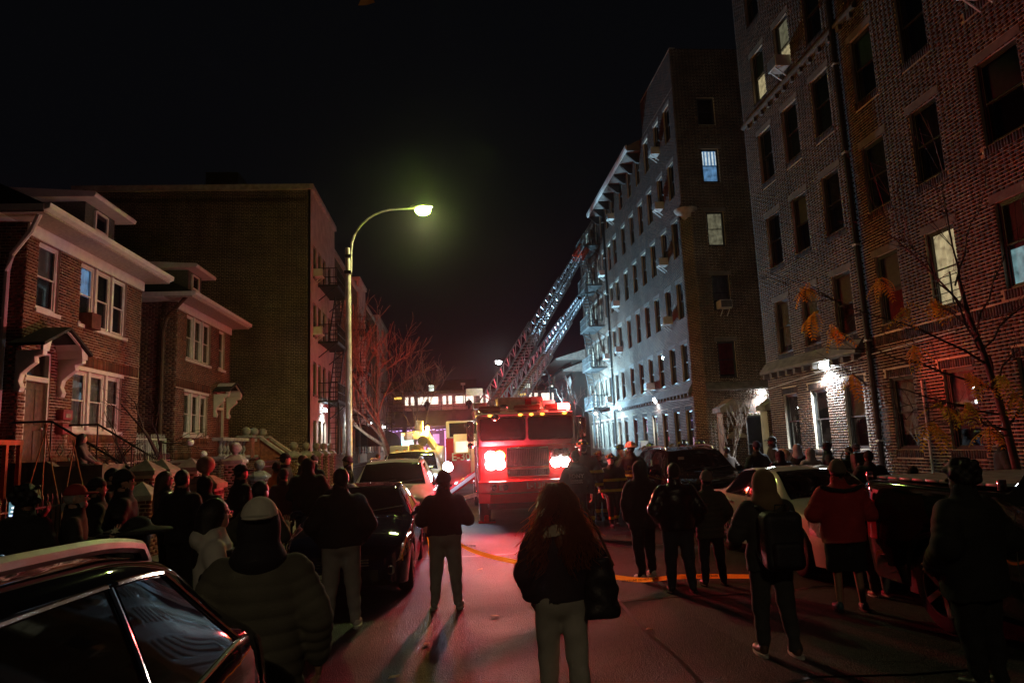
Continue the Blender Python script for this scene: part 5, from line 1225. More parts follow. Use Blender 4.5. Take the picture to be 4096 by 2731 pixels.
# ---- dark pickup at the right edge: bed with a ribbed cover, wheel arch and alloy wheel
PK = [(0, .45, .74, .66, .72, .90, .6, 1.02, 1.03), (.12, .36, .93, .70, .88, 1.02, .74, 1.12, 1.14), (1.3, .34, .98, .72, .94, 1.16, .8, 1.22, 1.25), (1.45, .34, .98, .72, .95, 1.2, .82, 1.25, 1.28), (2.1, .34, .98, .72, .94, 1.22, .68, 1.76, 1.82), (3.4, .34, .98, .72, .94, 1.24, .68, 1.78, 1.84), (3.62, .34, .98, .72, .95, 1.26, .90, 1.40, 1.42), (3.75, .34, .98, .75, .96, 1.22, .93, 1.40, 1.41), (5.6, .36, .98, .75, .96, 1.22, .93, 1.42, 1.43), (5.72, .40, .96, .75, .94, 1.22, .90, 1.40, 1.41)]
pk, LP = car('pickup_truck', 'black pickup truck with a covered bed at the right edge', 'truck', PK, 5.72, 2.25, (1.05, 4.55), paint('pickup_black', (.012, .014, .012)), PARKED, r=.42, arch=.50,
    opts=dict(windshield=(1.5, 2.05), side=[(1.75, 2.6, 2.10, 2.88, .2, 0), (2.68, 3.38, 2.10, 2.88, 0, 0)], seams=(1.6, 2.64, 3.5), mirror=1.75, spokes=5, double=False, rim=mat('dull_alloy', (.30, .30, .31), .3, .9), taillight=(5.5, 5.7, 1.1, 1.95)))
B = MB()
for i in range(9): B.box(4.86, 6.58, 5.98 + i * .21, 6.16 + i * .21, 1.445, 1.475)
B.build('bed_cover', mat('ribbed_cover', (.42, .44, .45), .35), pk, bevel=.01)
for y in (5.93, 7.93): MB().box(4.80, 4.87, y - .02, y + .02, 1.42, 1.52).build('tie_down', m_chrome, pk, bevel=.01)
# ---- dark SUV close by at the lower left
NS = [(0, .40, .62, .62, .60, .80, .52, .86, .88), (.12, .30, .84, .66, .80, .92, .66, .99, 1.02), (.6, .28, .91, .70, .87, 1.04, .72, 1.1, 1.13), (1.2, .27, .94, .74, .90, 1.13, .76, 1.18, 1.21), (1.9, .27, .945, .74, .90, 1.17, .66, 1.60, 1.68), (2.6, .27, .945, .74, .90, 1.20, .69, 1.67, 1.745),
      (3.5, .27, .945, .74, .90, 1.225, .69, 1.65, 1.73), (4.05, .28, .935, .75, .89, 1.245, .66, 1.58, 1.66), (4.32, .30, .92, .76, .875, 1.25, .64, 1.44, 1.50), (4.56, .33, .895, .78, .85, 1.20, .66, 1.26, 1.31), (4.70, .38, .85, .76, .81, 1.05, .66, 1.10, 1.12), (4.76, .46, .76, .72, .74, .92, .6, .98, .99)]
ns, LN = car('parked_car', 'glossy black sport utility car with silver roof rails, close by at the lower left', 'car', NS, -1.76, -1.18, (.98, 3.70), paint('gloss_black_paint', (.007, .007, .0075), 0, .22), PARKED, r=.37, arch=.44,
    opts=dict(windshield=(1.25, 1.85), rear=(4.10, 4.52), side=[(1.7, 2.55, 2.10, 2.86, .25, -.02), (2.62, 3.36, 2.10, 2.86, 0, .06), (3.42, 4.16, 2.12, 2.86, .06, -.30)], trim=True, seams=(1.5, 2.6, 3.45), handles=(2.2, 3.05), hm=m_chrome, rail=(2.0, 4.02, 3.62), rail_r=.026, rail_off=.04, rail_m=mat('satin_rail', (.62, .60, .60), .45, .1), taillight=(4.46, 4.70, 1.15, 1.98), mirror=1.6))
# ---- white utility truck with a bucket boom
UT = [(0, .50, .84, .72, .84, 1.0, .76, 1.10, 1.12), (.10, .44, .96, .74, .94, 1.14, .82, 1.24, 1.26), (1.2, .42, 1.0, .8, .97, 1.26, .84, 1.32, 1.36), (1.35, .42, 1.0, .8, .97, 1.28, .84, 1.34, 1.38), (1.95, .42, 1.0, .8, .96, 1.30, .72, 1.86, 1.93), (2.9, .42, 1.0, .8, .96, 1.3, .72, 1.9, 1.97), (3.1, .42, .98, .8, .94, 1.3, .76, 1.84, 1.9)]
ut, LU = car('utility_truck', 'white utility truck with a folded bucket boom and amber beacon', 'truck', UT, -1.35, 20.2, (.95,), white_p, None, r=.42, arch=.5,
    opts=dict(windshield=(1.40, 1.9), side=[(1.72, 2.9, 2.10, 2.88, .2, 0)], seams=(1.55,), mirror=1.66, mm=m_plastic, spokes=8, double=False))
for sd in (-1, 1): MB().box(-1.35 + sd * .78 - .16, -1.35 + sd * .78 + .16, 20.14, 20.19, .86, 1.22).build('headlight', m_lampglass, ut, bevel=.015)
MB().box(-1.88, -.82, 20.13, 20.185, .78, 1.20).build('grille_frame', m_chrome, ut, bevel=.02)
B = MB()
for i in range(3): B.box(-1.82, -.88, 20.10, 20.128, .86 + i * .1, .91 + i * .1)
B.build('grille', m_plastic, ut); MB().box(-2.36, -.34, 20.06, 20.16, .46, .72).build('bumper', m_chrome, ut, bevel=.03)
for i in range(5): MB().box(-1.85 + i * .24, -1.76 + i * .24, 22.12, 22.2, 1.955, 1.99).build('marker_light', m_amber, ut, bevel=.01)
MB().box(-2.33, -.37, 23.4, 26.6, .5, 1.55).build('service_body', white_p, ut, bevel=.03); MB().box(-.62, -.36, 23.35, 25.6, 1.553, 2.05).build('tool_box', white_p, ut, bevel=.02)
for w in (5.1,):
    for sd in (-1, 1): wheel(ut, -1.35 + sd * .86, 20.2 + w, .42, sd, spokes=8, double=False)
MB().box(-2.1, -1.5, 22.9, 23.5, 1.7, 2.12).build('mast_base', white_p, ut, bevel=.03)
MB().lathe([(.24, 0), (.24, .65)], (-1.28, 23.8, 1.5), 16).build('turret', white_p, ut, smooth=True, ang=40)
MB().beam((-1.62, 23.2, 2.42), (-.9, 23.6, 2.46), .26, .26).build('boom_head', white_p, ut, bevel=.03); MB().beam((-.98, 23.6, 2.5), (-.5, 24.2, 1.72), .20, .20).build('lower_boom', white_p, ut, bevel=.03)
MB().box(-1.28, -1.04, 23.3, 23.5, 2.55, 2.92).build('cylinder_head', m_stone, ut, bevel=.03); MB().lathe([(.17, -.04), (.17, .04)], (-1.05, 23.3, 2.25), 16, 'y').build('sheave', m_plastic, ut)
MB().tube([(-1.35, 23.2, 2.55), (-1.36, 23.1, 2.3), (-1.3, 23.1, 2.1), (-1.1, 23.15, 2.15)], .012, 5).build('hose', m_plastic, ut)
MB().lathe([(.055, 0), (.06, .10), (.03, .13), (.001, .135)], (-.90, 23.5, 2.60), 14).build('beacon', emis('amber_beacon', (1, .50, .03), 90), ut, smooth=True); lamp('beacon_light', (-.90, 23.35, 2.72), (1, .48, .05), 450, ut, .08)
MB().box(-1.72, -1.62, 22.9, 23.0, 2.44, 2.52).build('marker_light', emis('orange_marker', (1, .3, .03), 5), ut)
MB().box(-1.5, -1.36, 24.4, 24.45, 1.98, 2.1).build('work_light', emis('work_light', (.7, .75, 1), 12), ut)
# ---- fire truck facing the viewer
m_fred = paint('fire_red', (.42, .012, .014), 0, .3); m_fwhite = paint('fire_white', (.72, .71, .68), 0, .35)
m_tread = mat('tread_plate', (.50, .46, .40), .38, .8, var=.15, scale=10)
def fire_truck():
    x0, x1, yf = .56, 3.06, 17.6; xc = (x0 + x1) / 2
    r = empty('fire_truck', (xc, yf, 0), 'red and white fire truck with lit headlights and L-138 lettered on its bumper', 'fire truck', None)
    def cabpoly(b=.16, w=0., n=6):
        """plan outline with rounded front corners"""
        P = []; a0, a1 = x0 + w, x1 - w
        for i in range(n + 1): a = math.pi + math.pi / 2 * i / n; P.append((a0 + b + b * math.cos(a), yf + b + b * math.sin(a)))
        for i in range(n + 1): a = 1.5 * math.pi + math.pi / 2 * i / n; P.append((a1 - b + b * math.cos(a), yf + b + b * math.sin(a)))
        return P + [(a1, yf + 3.4), (a0, yf + 3.4)]
    MB().prism(cabpoly(), .62, 1.98, 'z').build('cab_lower', m_fred, r, smooth=True, ang=40)
    MB().prism(cabpoly(), 1.985, 2.08, 'z').build('cab_band', m_fwhite, r, smooth=True, ang=40)
    MB().prism(cabpoly(), 2.083, 2.70, 'z').build('cab_upper', m_fwhite, r, smooth=True, ang=40)
    MB().prism(cabpoly(.2), 2.703, 2.80, 'z').build('cab_roof', m_fwhite, r, bevel=.045, seg=3)
    MB().prism([(p[0] * 1 + (xc - p[0]) * .0, p[1]) for p in cabpoly(.18, .0)], 1.995, 2.03, 'z').build('stripe', mat('gold_stripe', (.5, .4, .2), .4), r) if False else None
    # windscreen: two panes with rounded corners on a slightly proud black gasket
    def rr_panel(a, b, c, d, y, rad, t):
        P = []
        for (px, pz, s0) in ((b - rad, d - rad, 0), (a + rad, d - rad, 1), (a + rad, c + rad, 2), (b - rad, c + rad, 3)):
            for i in range(6): an = math.pi / 2 * (s0 + i / 5); P.append((px + rad * math.cos(an), pz + rad * math.sin(an)))
        return MB().prism(P, y - t, y, 'y')
    for a, b in ((x0 + .07, xc - .03), (xc + .03, x1 - .07)):
        g = rr_panel(a, b, 2.10, 2.685, yf + .003, .07, .012); g.build('gasket', m_plastic, r)
        rr_panel(a + .02, b - .02, 2.12, 2.665, yf - .0095, .06, .008).build('windshield', m_carglass, r)
    for xx in (xc - .6, xc + .55): MB().beam((xx - .05, yf - .05, 2.10), (xx + .45, yf - .05, 2.17), .018).build('wiper', m_plastic, r)
    # side cab windows
    for sx, d in ((x0 - .004, -1), (x1 + .004, 1)):
        for a, b in ((.35, 1.25), (1.75, 2.7)): MB().box(sx - .004, sx + .004, yf + a, yf + b, 2.02, 2.62).build('side_window', m_carglass, r)
        MB().box(sx - .002, sx + .002, yf + 1.42, yf + 1.435, .7, 2.6).build('door_seam', m_plastic, r)
        MB().tube([(sx + d * .05, yf + .30, 1.0), (sx + d * .06, yf + .28, 2.0)], .018, 6).build('grab_rail', m_chrome, r, smooth=True)
    # chrome grille with upright bars
    def grille(a, b, c, d, n):
        fr = MB().box(a - .03, b + .03, yf - .03, yf - .002, d, d + .035).box(a - .03, b + .03, yf - .03, yf - .002, c - .035, c).box(a - .035, a, yf - .03, yf - .002, c - .001, d + .001).box(b, b + .035, yf - .03, yf - .002, c - .001, d + .001).build('grille_frame', m_chrome, r, bevel=.008)
        MB().box(a, b, yf - .012, yf - .001, c, d).build('grille_backing', m_plastic, fr)
        bar = MB().box(-.0055, .0055, -.03, -.013, c, d).mesh('grille_bar', m_chrome)
        for k in range(n): link('grille_bar', bar, fr, (a + (b - a) * (k + .5) / n, yf, 0), None, True)
    grille(xc - .50, xc + .50, 1.47, 1.90, 22); grille(xc - .50, xc + .50, 1.24, 1.39, 22)
    em_w = emis('headlight_glow', (1, .97, .90), 55); em_o = emis('amber_red_flasher', (1, .22, .03), 40)
    for sd, a in ((-1, x0 + .20), (1, x1 - .20 - .46)):
        MB().box(a, a + .46, yf - .035, yf - .002, 1.42, 1.86).build('headlight_bezel', m_chrome, r, bevel=.02)
        for i in (0, 1):
            for j in (0, 1):
                cx, cz = a + .12 + .22 * i, 1.53 + .21 * j
                mm = em_w if (j == 0 or (sd < 0 and i == 0)) else (em_o if sd < 0 else m_lampglass)
                MB().sphere((cx, yf - .045, cz), .140, 16, 10, (1, .5, .92)).build('headlight' if j == 0 else 'flasher', mm, r, smooth=True)
        cx = a + .23
        spot('headlight_beam', (cx, yf - .14, 1.53), (cx + .0, yf - 14, 1.62), (1, .80, .60), 230, 44, r, .10, .7)
    spot('red_flash', (x0 + .34, yf - .16, 1.70), (x0 + .34, yf - 8, 1.2), (1, .025, .05), 1150, 168, r, .14, .4)
    lamp('red_glow', (x0 + .34, yf - .30, 1.75), (1, .03, .06), 130, r, .14)
    lamp('rear_red_fill', (x0 - .30, yf + 17.2, 3.1), (1, .07, .10), 800, r, .12)  # bare lamp added to redden the tree and the left fronts
    spot('tree_red_fill', (x0 - .30, yf + 17.4, 3.2), (-2.2, 46.5, 8.0), (1, .10, .07), 6000, 62, r, .12, .6)  # added spot without a fixture, turns the tree crown red
    spot('ladder_light', (x1 - .5, yf + .66, 3.22), (4.6, 36.6, 6.4), (.85, .92, 1), 2600, 34, r, .08, .8)
    spot('red_flash_side', (x0 - .12, yf + .30, 2.35), (-10, 18.5, 2.6), (1, .07, .09), 900, 62, r, .10, .9)
    spot('red_flash_side', (x1 + .12, yf + .30, 2.35), (11, 15.0, 2.0), (1, .07, .09), 190, 60, r, .10, .9)
    spot('wall_red_fill', (x1 + .14, yf + .2, 2.9), (11, 14.75, 3.2), (1, .06, .03), 1800, 14, r, .06, .8)  # narrow spot added to throw a red patch on the near wall
    spot('white_flash_side', (x0 - .12, yf + .45, 2.35), (-10, 19.5, 5.0), (1, .72, .66), 260, 95, r, .10, .9)
    # bumper with lettering
    MB().prism([(x0 - .02, yf - .30), (x0 + .25, yf - .52), (x1 - .25, yf - .52), (x1 + .02, yf - .30), (x1 + .02, yf), (x0 - .02, yf)], .62, .86, 'z').build('bumper', m_fred, r, bevel=.02)
    MB().prism([(x0 - .02, yf - .30), (x0 + .25, yf - .52), (x1 - .25, yf - .52), (x1 + .02, yf - .30), (x1 + .02, yf), (x0 - .02, yf)], .864, 1.14, 'z').build('bumper_top', m_fred, r, bevel=.02)
    MB().box(x0 + .25, x1 - .25, yf - .535, yf - .522, .835, .865).build('bumper_trim', m_chrome, r)
    text('lettering', 'L-138', .20, m_white, r, (xc + .12, yf - .526, 1.0), (math.pi / 2, 0, 0), .004, .004)
    text('lettering', 'FDNY', .13, mat('gold_lettering', (.55, .38, .12), .5), r, (x1 - .42, yf - .526, 1.0), (math.pi / 2, 0, 0), .004, .003)
    for a in (.35, .62): MB().lathe([(.06, 0), (.075, -.08), (.07, -.085), (.03, -.03)], (x0 + a, yf - .53, 1.0), 14, 'y').build('air_horn', m_chrome, r, smooth=True)
    MB().box(x0 + .48, x0 + .62, yf - .532, yf - .524, .93, 1.05).build('badge', m_stone, r)
    # roof gear
    for (a, b, nm, lit) in ((x0 + .06, x0 + .72, 'light_bar', 0), (xc - .28, xc + .42, 'light_bar', 0), (x1 - .72, x1 - .06, 'light_bar', 1)):
        MB().lathe([(.01, a), (.075, a + .02), (.085, a + .10), (.085, b - .10), (.075, b - .02), (.01, b)], (0, yf + .35, 2.93), 16, 'x').build(nm, mat('smoked_lens', (.16, .07, .05), .12, coat=1), r, smooth=True, ang=50)
        MB().box(a + .1, b - .1, yf + .28, yf + .42, 2.80, 2.86).build('bar_foot', m_plastic, r)
    MB().lathe([(.01, x1 - .40), (.09, x1 - .38), (.094, x1 - .22), (.085, x1 - .08), (.01, x1 - .05)], (0, yf + .35, 2.93), 16, 'x').build('red_beacon', emis('beacon_red', (1, .10, .06), 45), r, smooth=True)
    lamp('red_beacon_light', (x1 - .2, yf + .20, 3.02), (1, .05, .05), 160, r, .1)
    MB().lathe([(.02, x0 + .60), (.08, x0 + .62), (.09, x0 + .70), (.09, x0 + .78), (.05, x0 + .82)], (0, yf + .30, 2.95), 16, 'x').build('siren', m_chrome, r, smooth=True, ang=50)
    for xx in (x0 + .34, xc - .14, xc + .14, xc + .42, x1 - .26): MB().sphere((xx, yf - .004, 2.745), .045, 12, 8, (1.2, .5, .6)).build('marker_light', emis('amber_marker', (1, .36, .03), 6), r, smooth=True)
    tb = MB().box(xc - .62, xc + .62, yf + 1.3, yf + 2.1, 2.803, 3.28).build('roof_box', m_tread, r, bevel=.012); MB().box(xc - .72, xc + .72, yf + .9, yf + 1.28, 2.803, 2.92).build('roof_step', m_tread, r, bevel=.01)
    D = MB()                                                             # raised tread lozenges
    for i in range(26):
        for j in range(9):
            cx = xc - .58 + i * .0455; cz = 2.84 + j * .048; s_ = 1 if (i + j) % 2 else -1
            D.add([(cx - .014, yf + 1.297, cz - s_ * .010), (cx, yf + 1.293, cz + .006), (cx + .014, yf + 1.297, cz + s_ * .010), (cx, yf + 1.293, cz - .006)], [(0, 1, 2, 3)])
    tag(D.build('tread_lozenges', m_tread, tb), kind='stuff')
    MB().box(xc + .12, xc + .30, yf + 1.28, yf + 1.296, 3.03, 3.22).build('access_hatch', m_fred, tb)
    for xx, sd in ((x0 - .05, -1), (x1 - .75, 1)): MB().box(xx, xx + .34, yf + .55, yf + .75, 2.95, 3.12).build('scene_light', m_white, r, bevel=.03)
    # mirrors
    for sx, d in ((x0, -1), (x1, 1)):
        m_ = MB().box(sx + d * .08, sx + d * .26, yf - .08, yf - .02, 2.12, 2.62).build('mirror', m_chrome, r, bevel=.03); MB().box(sx + d * .105, sx + d * .235, yf - .016, yf - .010, 2.15, 2.59).build('mirror_glass', m_carglass, m_)
        MB().tube([(sx - d * .02, yf + .1, 2.66), (sx + d * .17, yf - .05, 2.66), (sx + d * .17, yf - .05, 2.62)], .014, 5).build('mirror_arm', m_chrome, r); MB().sphere((sx + d * .17, yf - .06, 2.02), .085, 12, 8, (1, .5, .9)).build('spot_mirror', m_chrome, r, smooth=True)
    MB().sphere((x0 + .46, yf - .22, 2.68), .11, 14, 8, (1.1, .5, .7)).tube([(x0 + .46, yf - .2, 2.72), (x0 + .46, yf, 2.79)], .012, 5).build('hood_mirror', m_chrome, r, smooth=True)
    # rear body
    MB().box(x0 + .02, x1 - .02, yf + 3.45, yf + 9.5, .75, 2.45).build('rear_body', m_fred, r, bevel=.03)
    for k in range(4):
        for sx, d in ((x0 + .02, -1), (x1 - .02, 1)): MB().box(sx - .006, sx + .006, yf + 3.6 + k * 1.4, yf + 4.8 + k * 1.4, 1.0, 2.3).build('locker_door', m_tread, r)
    for w in (1.55, 6.6):
        for sd in (-1, 1): wheel(r, xc + sd * 1.06, yf + w, .52, sd, w=.30, spokes=8, double=False)
    MB().box(x0 + .25, x1 - .25, yf + .2, yf + 9, .42, .75).build('chassis', m_plastic, r)
    # stabiliser arm and jack on the left
    MB().prism([(0, 0), (1, 0), (1, 1)], 0, 1, 'x') if False else None
    st_ = MB().beam((x0 + .12, yf + 2.2, 1.30), (-.40, yf + 2.4, .62), .22, .20).build('outrigger', m_fred, r, bevel=.015)
    MB().beam((x0 + .02, yf + 2.08, 1.27), (-.36, yf + 2.28, .64), .012, .09).build('outrigger_stripe', m_white, st_)
    MB().beam((x0 + .1, yf + 2.2, .70), (-.30, yf + 2.35, .47), .10, .10).build('outrigger', m_tread, r)
    MB().tube([(-.36, yf + 2.4, .60), (-.36, yf + 2.4, .06)], .06, 8).box(-.6, -.12, yf + 2.15, yf + 2.65, .01, .06).build('jack', m_tread, r)
    MB().tube([(.78, 18.8, .70), (.78, 18.8, .05)], .07, 10).box(.56, 1.0, 18.6, 19.0, .005, .05).build('jack', m_fred, r)
    return r
ftk = fire_truck()
# ---- engine behind, aerial ladders
en = empty('fire_engine', (.9, 27, 0), 'red fire engine marked E-307 half hidden behind the ladder truck with an open white door', 'fire engine')
MB().box(-.35, 2.1, 27, 35, .6, 2.35).build('body', m_fred, en, bevel=.04); MB().box(-.33, 2.08, 27.02, 30, 2.353, 3.0).build('cab', m_fwhite, en, bevel=.05)
MB().box(-.20, 1.9, 26.985, 27.015, 2.40, 2.92).build('windshield', m_carglass, en)
text('lettering', 'E-307', .40, m_white, en, (.32, 26.995, 1.62), (math.pi / 2, 0, 0), .006, .006)
dr = MB().box(-.05, .55, 26.25, 26.32, 1.75, 2.48).build('cab_door', m_fwhite, en, bevel=.03); MB().box(.03, .47, 26.235, 26.249, 1.80, 2.20).build('door_panel', emis('door_glare', (1, .75, .7), .9), dr)  # the panel glows by itself to stand for light caught by the door
for i in range(3): MB().box(.66, .86, 26.95, 26.99, 1.3 + i * .22, 1.45 + i * .22).build('lamp_panel', emis('amber_panel', (1, .42, .08), 2.2), en, bevel=.01)
MB().lathe([(.13, 0), (.14, -.05), (.10, -.09), (.001, -.10)], (-.22, 20.0, 1.46), 16, 'y').box(-.30, -.14, 20.0, 20.25, 1.40, 1.52).build('strobe', emis('blue_white_strobe', (.60, .74, 1), 200), ut, smooth=True, ang=30); lamp('strobe_light', (-.22, 19.8, 1.46), (.6, .72, 1), 130, ut, .1)
MB().sphere((.02, 26.9, .62), .06, 10, 8).build('strobe', emis('white_marker', (.9, .95, 1), 25), en, smooth=True)
MB().sphere((.85, 26.9, 2.98), .07, 10, 8).build('strobe', emis('white_marker', (.9, .95, 1), 25), en, smooth=True)
for w in (1.5, 6):
    for sd in (-1, 1): wheel(en, .88 + sd * 1.05, 27 + w, .5, sd, w=.3, spokes=8, double=False)
fl_ = MB().tube([(1.0, 33.5, 2.35), (1.0, 33.5, 4.4)], .05, 8).box(.6, 1.4, 33.4, 33.6, 4.4, 4.75).build('light_mast', m_tread, en)
lt_ = empty('light_tower', (6.3, 48.5, 0), 'flood light mast aimed at the fire escape, mostly hidden by the trucks', 'light tower')
MB().box(5.8, 6.8, 47.9, 49.1, .35, 1.2).build('trailer', m_tread, lt_, bevel=.03); MB().tube([(6.3, 48.5, 1.2), (6.3, 48.5, 4.5)], .05, 8).build('mast', m_tread, lt_)
for yy in (48.2, 48.8): MB().box(6.2, 6.4, yy - .2, yy + .2, 4.5, 4.75).build('lamp_head', m_plastic, lt_, bevel=.02)
spot('tower_flood', (6.6, 48.5, 4.7), (11, 47.9, 8.0), (.40, .75, 1.0), 14500, 168, lt_, .2, .25)
def aerial(name, base, tip, label, m, tipm, w=1.0, h=.62, secs=((0, .42), (.36, .72), (.66, 1.0)), letter=None):
    a = np.array(base, float); b = np.array(tip, float); d = b - a; Lg = np.linalg.norm(d); d /= Lg
    side = np.cross(d, (0, 0, 1)); side /= np.linalg.norm(side); up = np.cross(side, d)
    r = empty(name, base, label, 'ladder', 'raised aerial ladders')
    for k, (s0, s1) in enumerate(secs):
        ww, hh = w * (1 - .17 * k), h * (1 - .18 * k); o_ = up * .05 * k
        P = lambda t, sx, u: a + d * Lg * t + side * sx * ww / 2 + up * u * hh + o_
        B = MB(); n = max(6, int((s1 - s0) * Lg / 1.0)); mm = tipm if k == len(secs) - 1 and tipm else m
        for sx in (-1, 1):
            B.beam(P(s0, sx, 0), P(s1, sx, 0), .07, .09).beam(P(s0, sx, 1), P(s1, sx, 1), .05, .05)
            for i in range(n):
                t0 = s0 + (s1 - s0) * i / n; t1 = s0 + (s1 - s0) * (i + 1) / n
                B.beam(P(t0, sx, 0), P((t0 + t1) / 2, sx, 1), .04).beam(P((t0 + t1) / 2, sx, 1), P(t1, sx, 0), .04).beam(P(t0, sx, 0), P(t0, sx, 1), .04)
        B.build('truss_section', mm, r)
        R_ = MB(); n2 = int((s1 - s0) * Lg / .36)
        for i in range(n2 + 1): t = s0 + (s1 - s0) * i / n2; R_.beam(P(t, -1, 0), P(t, 1, 0), .035)
        R_.build('rungs', mm, r)
    if letter:
        s0, s1, tx = letter
        P = lambda t, u: a + d * Lg * t - side * (w / 2 + .06) + up * u * h
        q = [P(s0, -.05), P(s1, -.05), P(s1, 1.02), P(s0, 1.02)]
        sg = MB().add([tuple(p) for p in q] + [tuple(p - side * .02) for p in q], [(0, 1, 2, 3), (7, 6, 5, 4), (0, 4, 5, 1), (1, 5, 6, 2), (2, 6, 7, 3), (3, 7, 4, 0)]).build('sign_panel', m_fred, r)
        c = P((s0 + s1) / 2, .47) - side * .026; M = Matrix((tuple(d), tuple(up), tuple(np.cross(d, up)))).transposed()
        text('lettering', tx, .52, mat('gold_leaf_letter', (.75, .48, .12), .45), sg, tuple(c), M.to_euler(), .006, .006)
        c2 = P(s1 - .012, .5) - side * .03
        o = MB().lathe([(.001, .004), (.19, .004), (.20, 0)], (0, 0, 0), 20).build('badge', mat('badge_blue', (.35, .45, .6), .5), sg, loc=tuple(c2), rot=M.to_euler())
    return r
m_lad = mat('ladder_metal', (.50, .53, .57), .4, .35); m_lad2 = mat('ladder_grey', (.34, .34, .36), .45, .35)
aerial('aerial_ladder', (1.35, 32.5, 3.0), (10.15, 50.0, 16.2), 'aerial ladder with a red tip reaching the upper fire escape', m_lad2, None, .85, .62)
aerial('aerial_ladder', (1.75, 29.0, 2.6), (9.95, 51.3, 12.6), 'aerial ladder lettered in gold on a red panel reaching the fire escape', m_lad, None, .80, .58, letter=(.045, .185, 'LADDER 154'))
# the red tip section of the upper ladder
a, b = np.array((1.35, 32.5, 3.0)), np.array((10.15, 50.0, 16.2)); d = b - a; sd_ = np.cross(d / np.linalg.norm(d), (0, 0, 1)); sd_ /= np.linalg.norm(sd_); up_ = np.cross(sd_, d / np.linalg.norm(d))
B = MB(); m_or = mat('orange_red_tip', (.75, .07, .02), .5)
for s_ in (-1, 1):
    for u in (0, 1): B.beam(a + d * .90 + sd_ * s_ * .31 + up_ * (.08 + .42 * u), a + d * 1.005 + sd_ * s_ * .31 + up_ * (.08 + .42 * u), .11)
    for i in range(6): t = .90 + .1 * i / 6; B.beam(a + d * t + sd_ * s_ * .31 + up_ * .08, a + d * (t + .016) + sd_ * s_ * .31 + up_ * .50, .06)
for i in range(9): t = .90 + .1 * i / 8; B.beam(a + d * t - sd_ * .31 + up_ * .08, a + d * t + sd_ * .31 + up_ * .08, .05)
tp_ = [o for o in S.objects if o.name == 'aerial_ladder'][0]
B.build('tip', m_or, tp_)
# ================================================================== people
def smin(a, b, k):
    h = np.clip(.5 + .5 * (b - a) / k, 0, 1); return b * (1 - h) + a * h - k * h * (1 - h)
def f_rc(P, a, b, r1, r2, wr=None):
    a = np.array(a, np.float32); b = np.array(b, np.float32); ba = b - a; pa = P - a
    h = np.clip((pa @ ba) / (ba @ ba), 0, 1); d = np.sqrt(((pa - h[:, None] * ba) ** 2).sum(1)) - (r1 + (r2 - r1) * h)
    if wr: d = d + wr(h, P)
    return d
def f_ell(P, c, r):
    r = np.array(r, np.float32); q = (P - np.array(c, np.float32)) / r; k0 = np.sqrt((q * q).sum(1)); q2 = q / r; k1 = np.sqrt((q2 * q2).sum(1)) + 1e-6
    return k0 * (k0 - 1) / k1
def snet(f, lo, hi, res):
    """surface of f = 0 by surface nets -> vertices, quads"""
    lo = np.array(lo, np.float32); n = np.maximum(4, np.ceil((np.array(hi) - lo) / res).astype(int) + 1)
    ax = [lo[i] + res * np.arange(n[i], dtype=np.float32) for i in range(3)]
    G = np.stack(np.meshgrid(*ax, indexing='ij'), -1).reshape(-1, 3)
    V = f(G).reshape(n).astype(np.float32)
    ins = V < 0; cs = np.zeros(n - 1, int); pos = np.zeros((*(n - 1), 3), np.float32); cnt = np.zeros(n - 1, np.float32)
    sl = lambda o, k: slice(o, n[k] - 1 + o)
    edges = []
    for a in range(3):
        b, c = [(1, 2), (0, 2), (0, 1)][a]
        s0 = [slice(None)] * 3; s1 = [slice(None)] * 3; s0[a] = slice(0, n[a] - 1); s1[a] = slice(1, n[a])
        v0, v1 = V[tuple(s0)], V[tuple(s1)]; cross = (v0 < 0) != (v1 < 0); t = np.where(cross, v0 / np.where(cross, v0 - v1, 1), 0)
        for ob in (0, 1):
            for oc in (0, 1):
                s = [slice(0, None)] * 3; s[b] = sl(ob, b); s[c] = sl(oc, c)
                cr_ = cross[tuple(s)]; tt = t[tuple(s)]; off = np.zeros((*cr_.shape, 3), np.float32); off[..., a] = tt; off[..., b] = ob; off[..., c] = oc
                pos += np.where(cr_[..., None], off, 0); cnt += cr_
        edges.append((a, b, c, cross, v0 < 0))
    act = cnt > 0; idx = -np.ones(n - 1, int); idx[act] = np.arange(act.sum())
    I = np.argwhere(act); verts = lo + res * (I + pos[act] / cnt[act][:, None])
    quads = []
    for a, b, c, cross, neg in edges:
        E_ = np.argwhere(cross); ok = (E_[:, b] > 0) & (E_[:, c] > 0) & (E_[:, b] < n[b] - 1) & (E_[:, c] < n[c] - 1); E_ = E_[ok]
        if not len(E_): continue
        def cell(db, dc):
            q = E_.copy(); q[:, b] += db; q[:, c] += dc; return idx[q[:, 0], q[:, 1], q[:, 2]]
        Q = np.stack([cell(-1, -1), cell(0, -1), cell(0, 0), cell(-1, 0)], 1)
        ng = neg[E_[:, 0], E_[:, 1], E_[:, 2]]; flip = ng if a != 1 else ~ng
        Q[~flip] = Q[~flip][:, ::-1]; quads.append(Q)
    return verts, (np.concatenate(quads) if quads else np.zeros((0, 4), int))
def vn(v, q):
    n = np.zeros_like(v); a = np.cross(v[q[:, 2]] - v[q[:, 0]], v[q[:, 3]] - v[q[:, 1]])
    for k in range(4): np.add.at(n, q[:, k], a)
    return n / (np.linalg.norm(n, axis=1, keepdims=True) + 1e-9)
_ph = RNG.uniform(0, 6.28, 24)
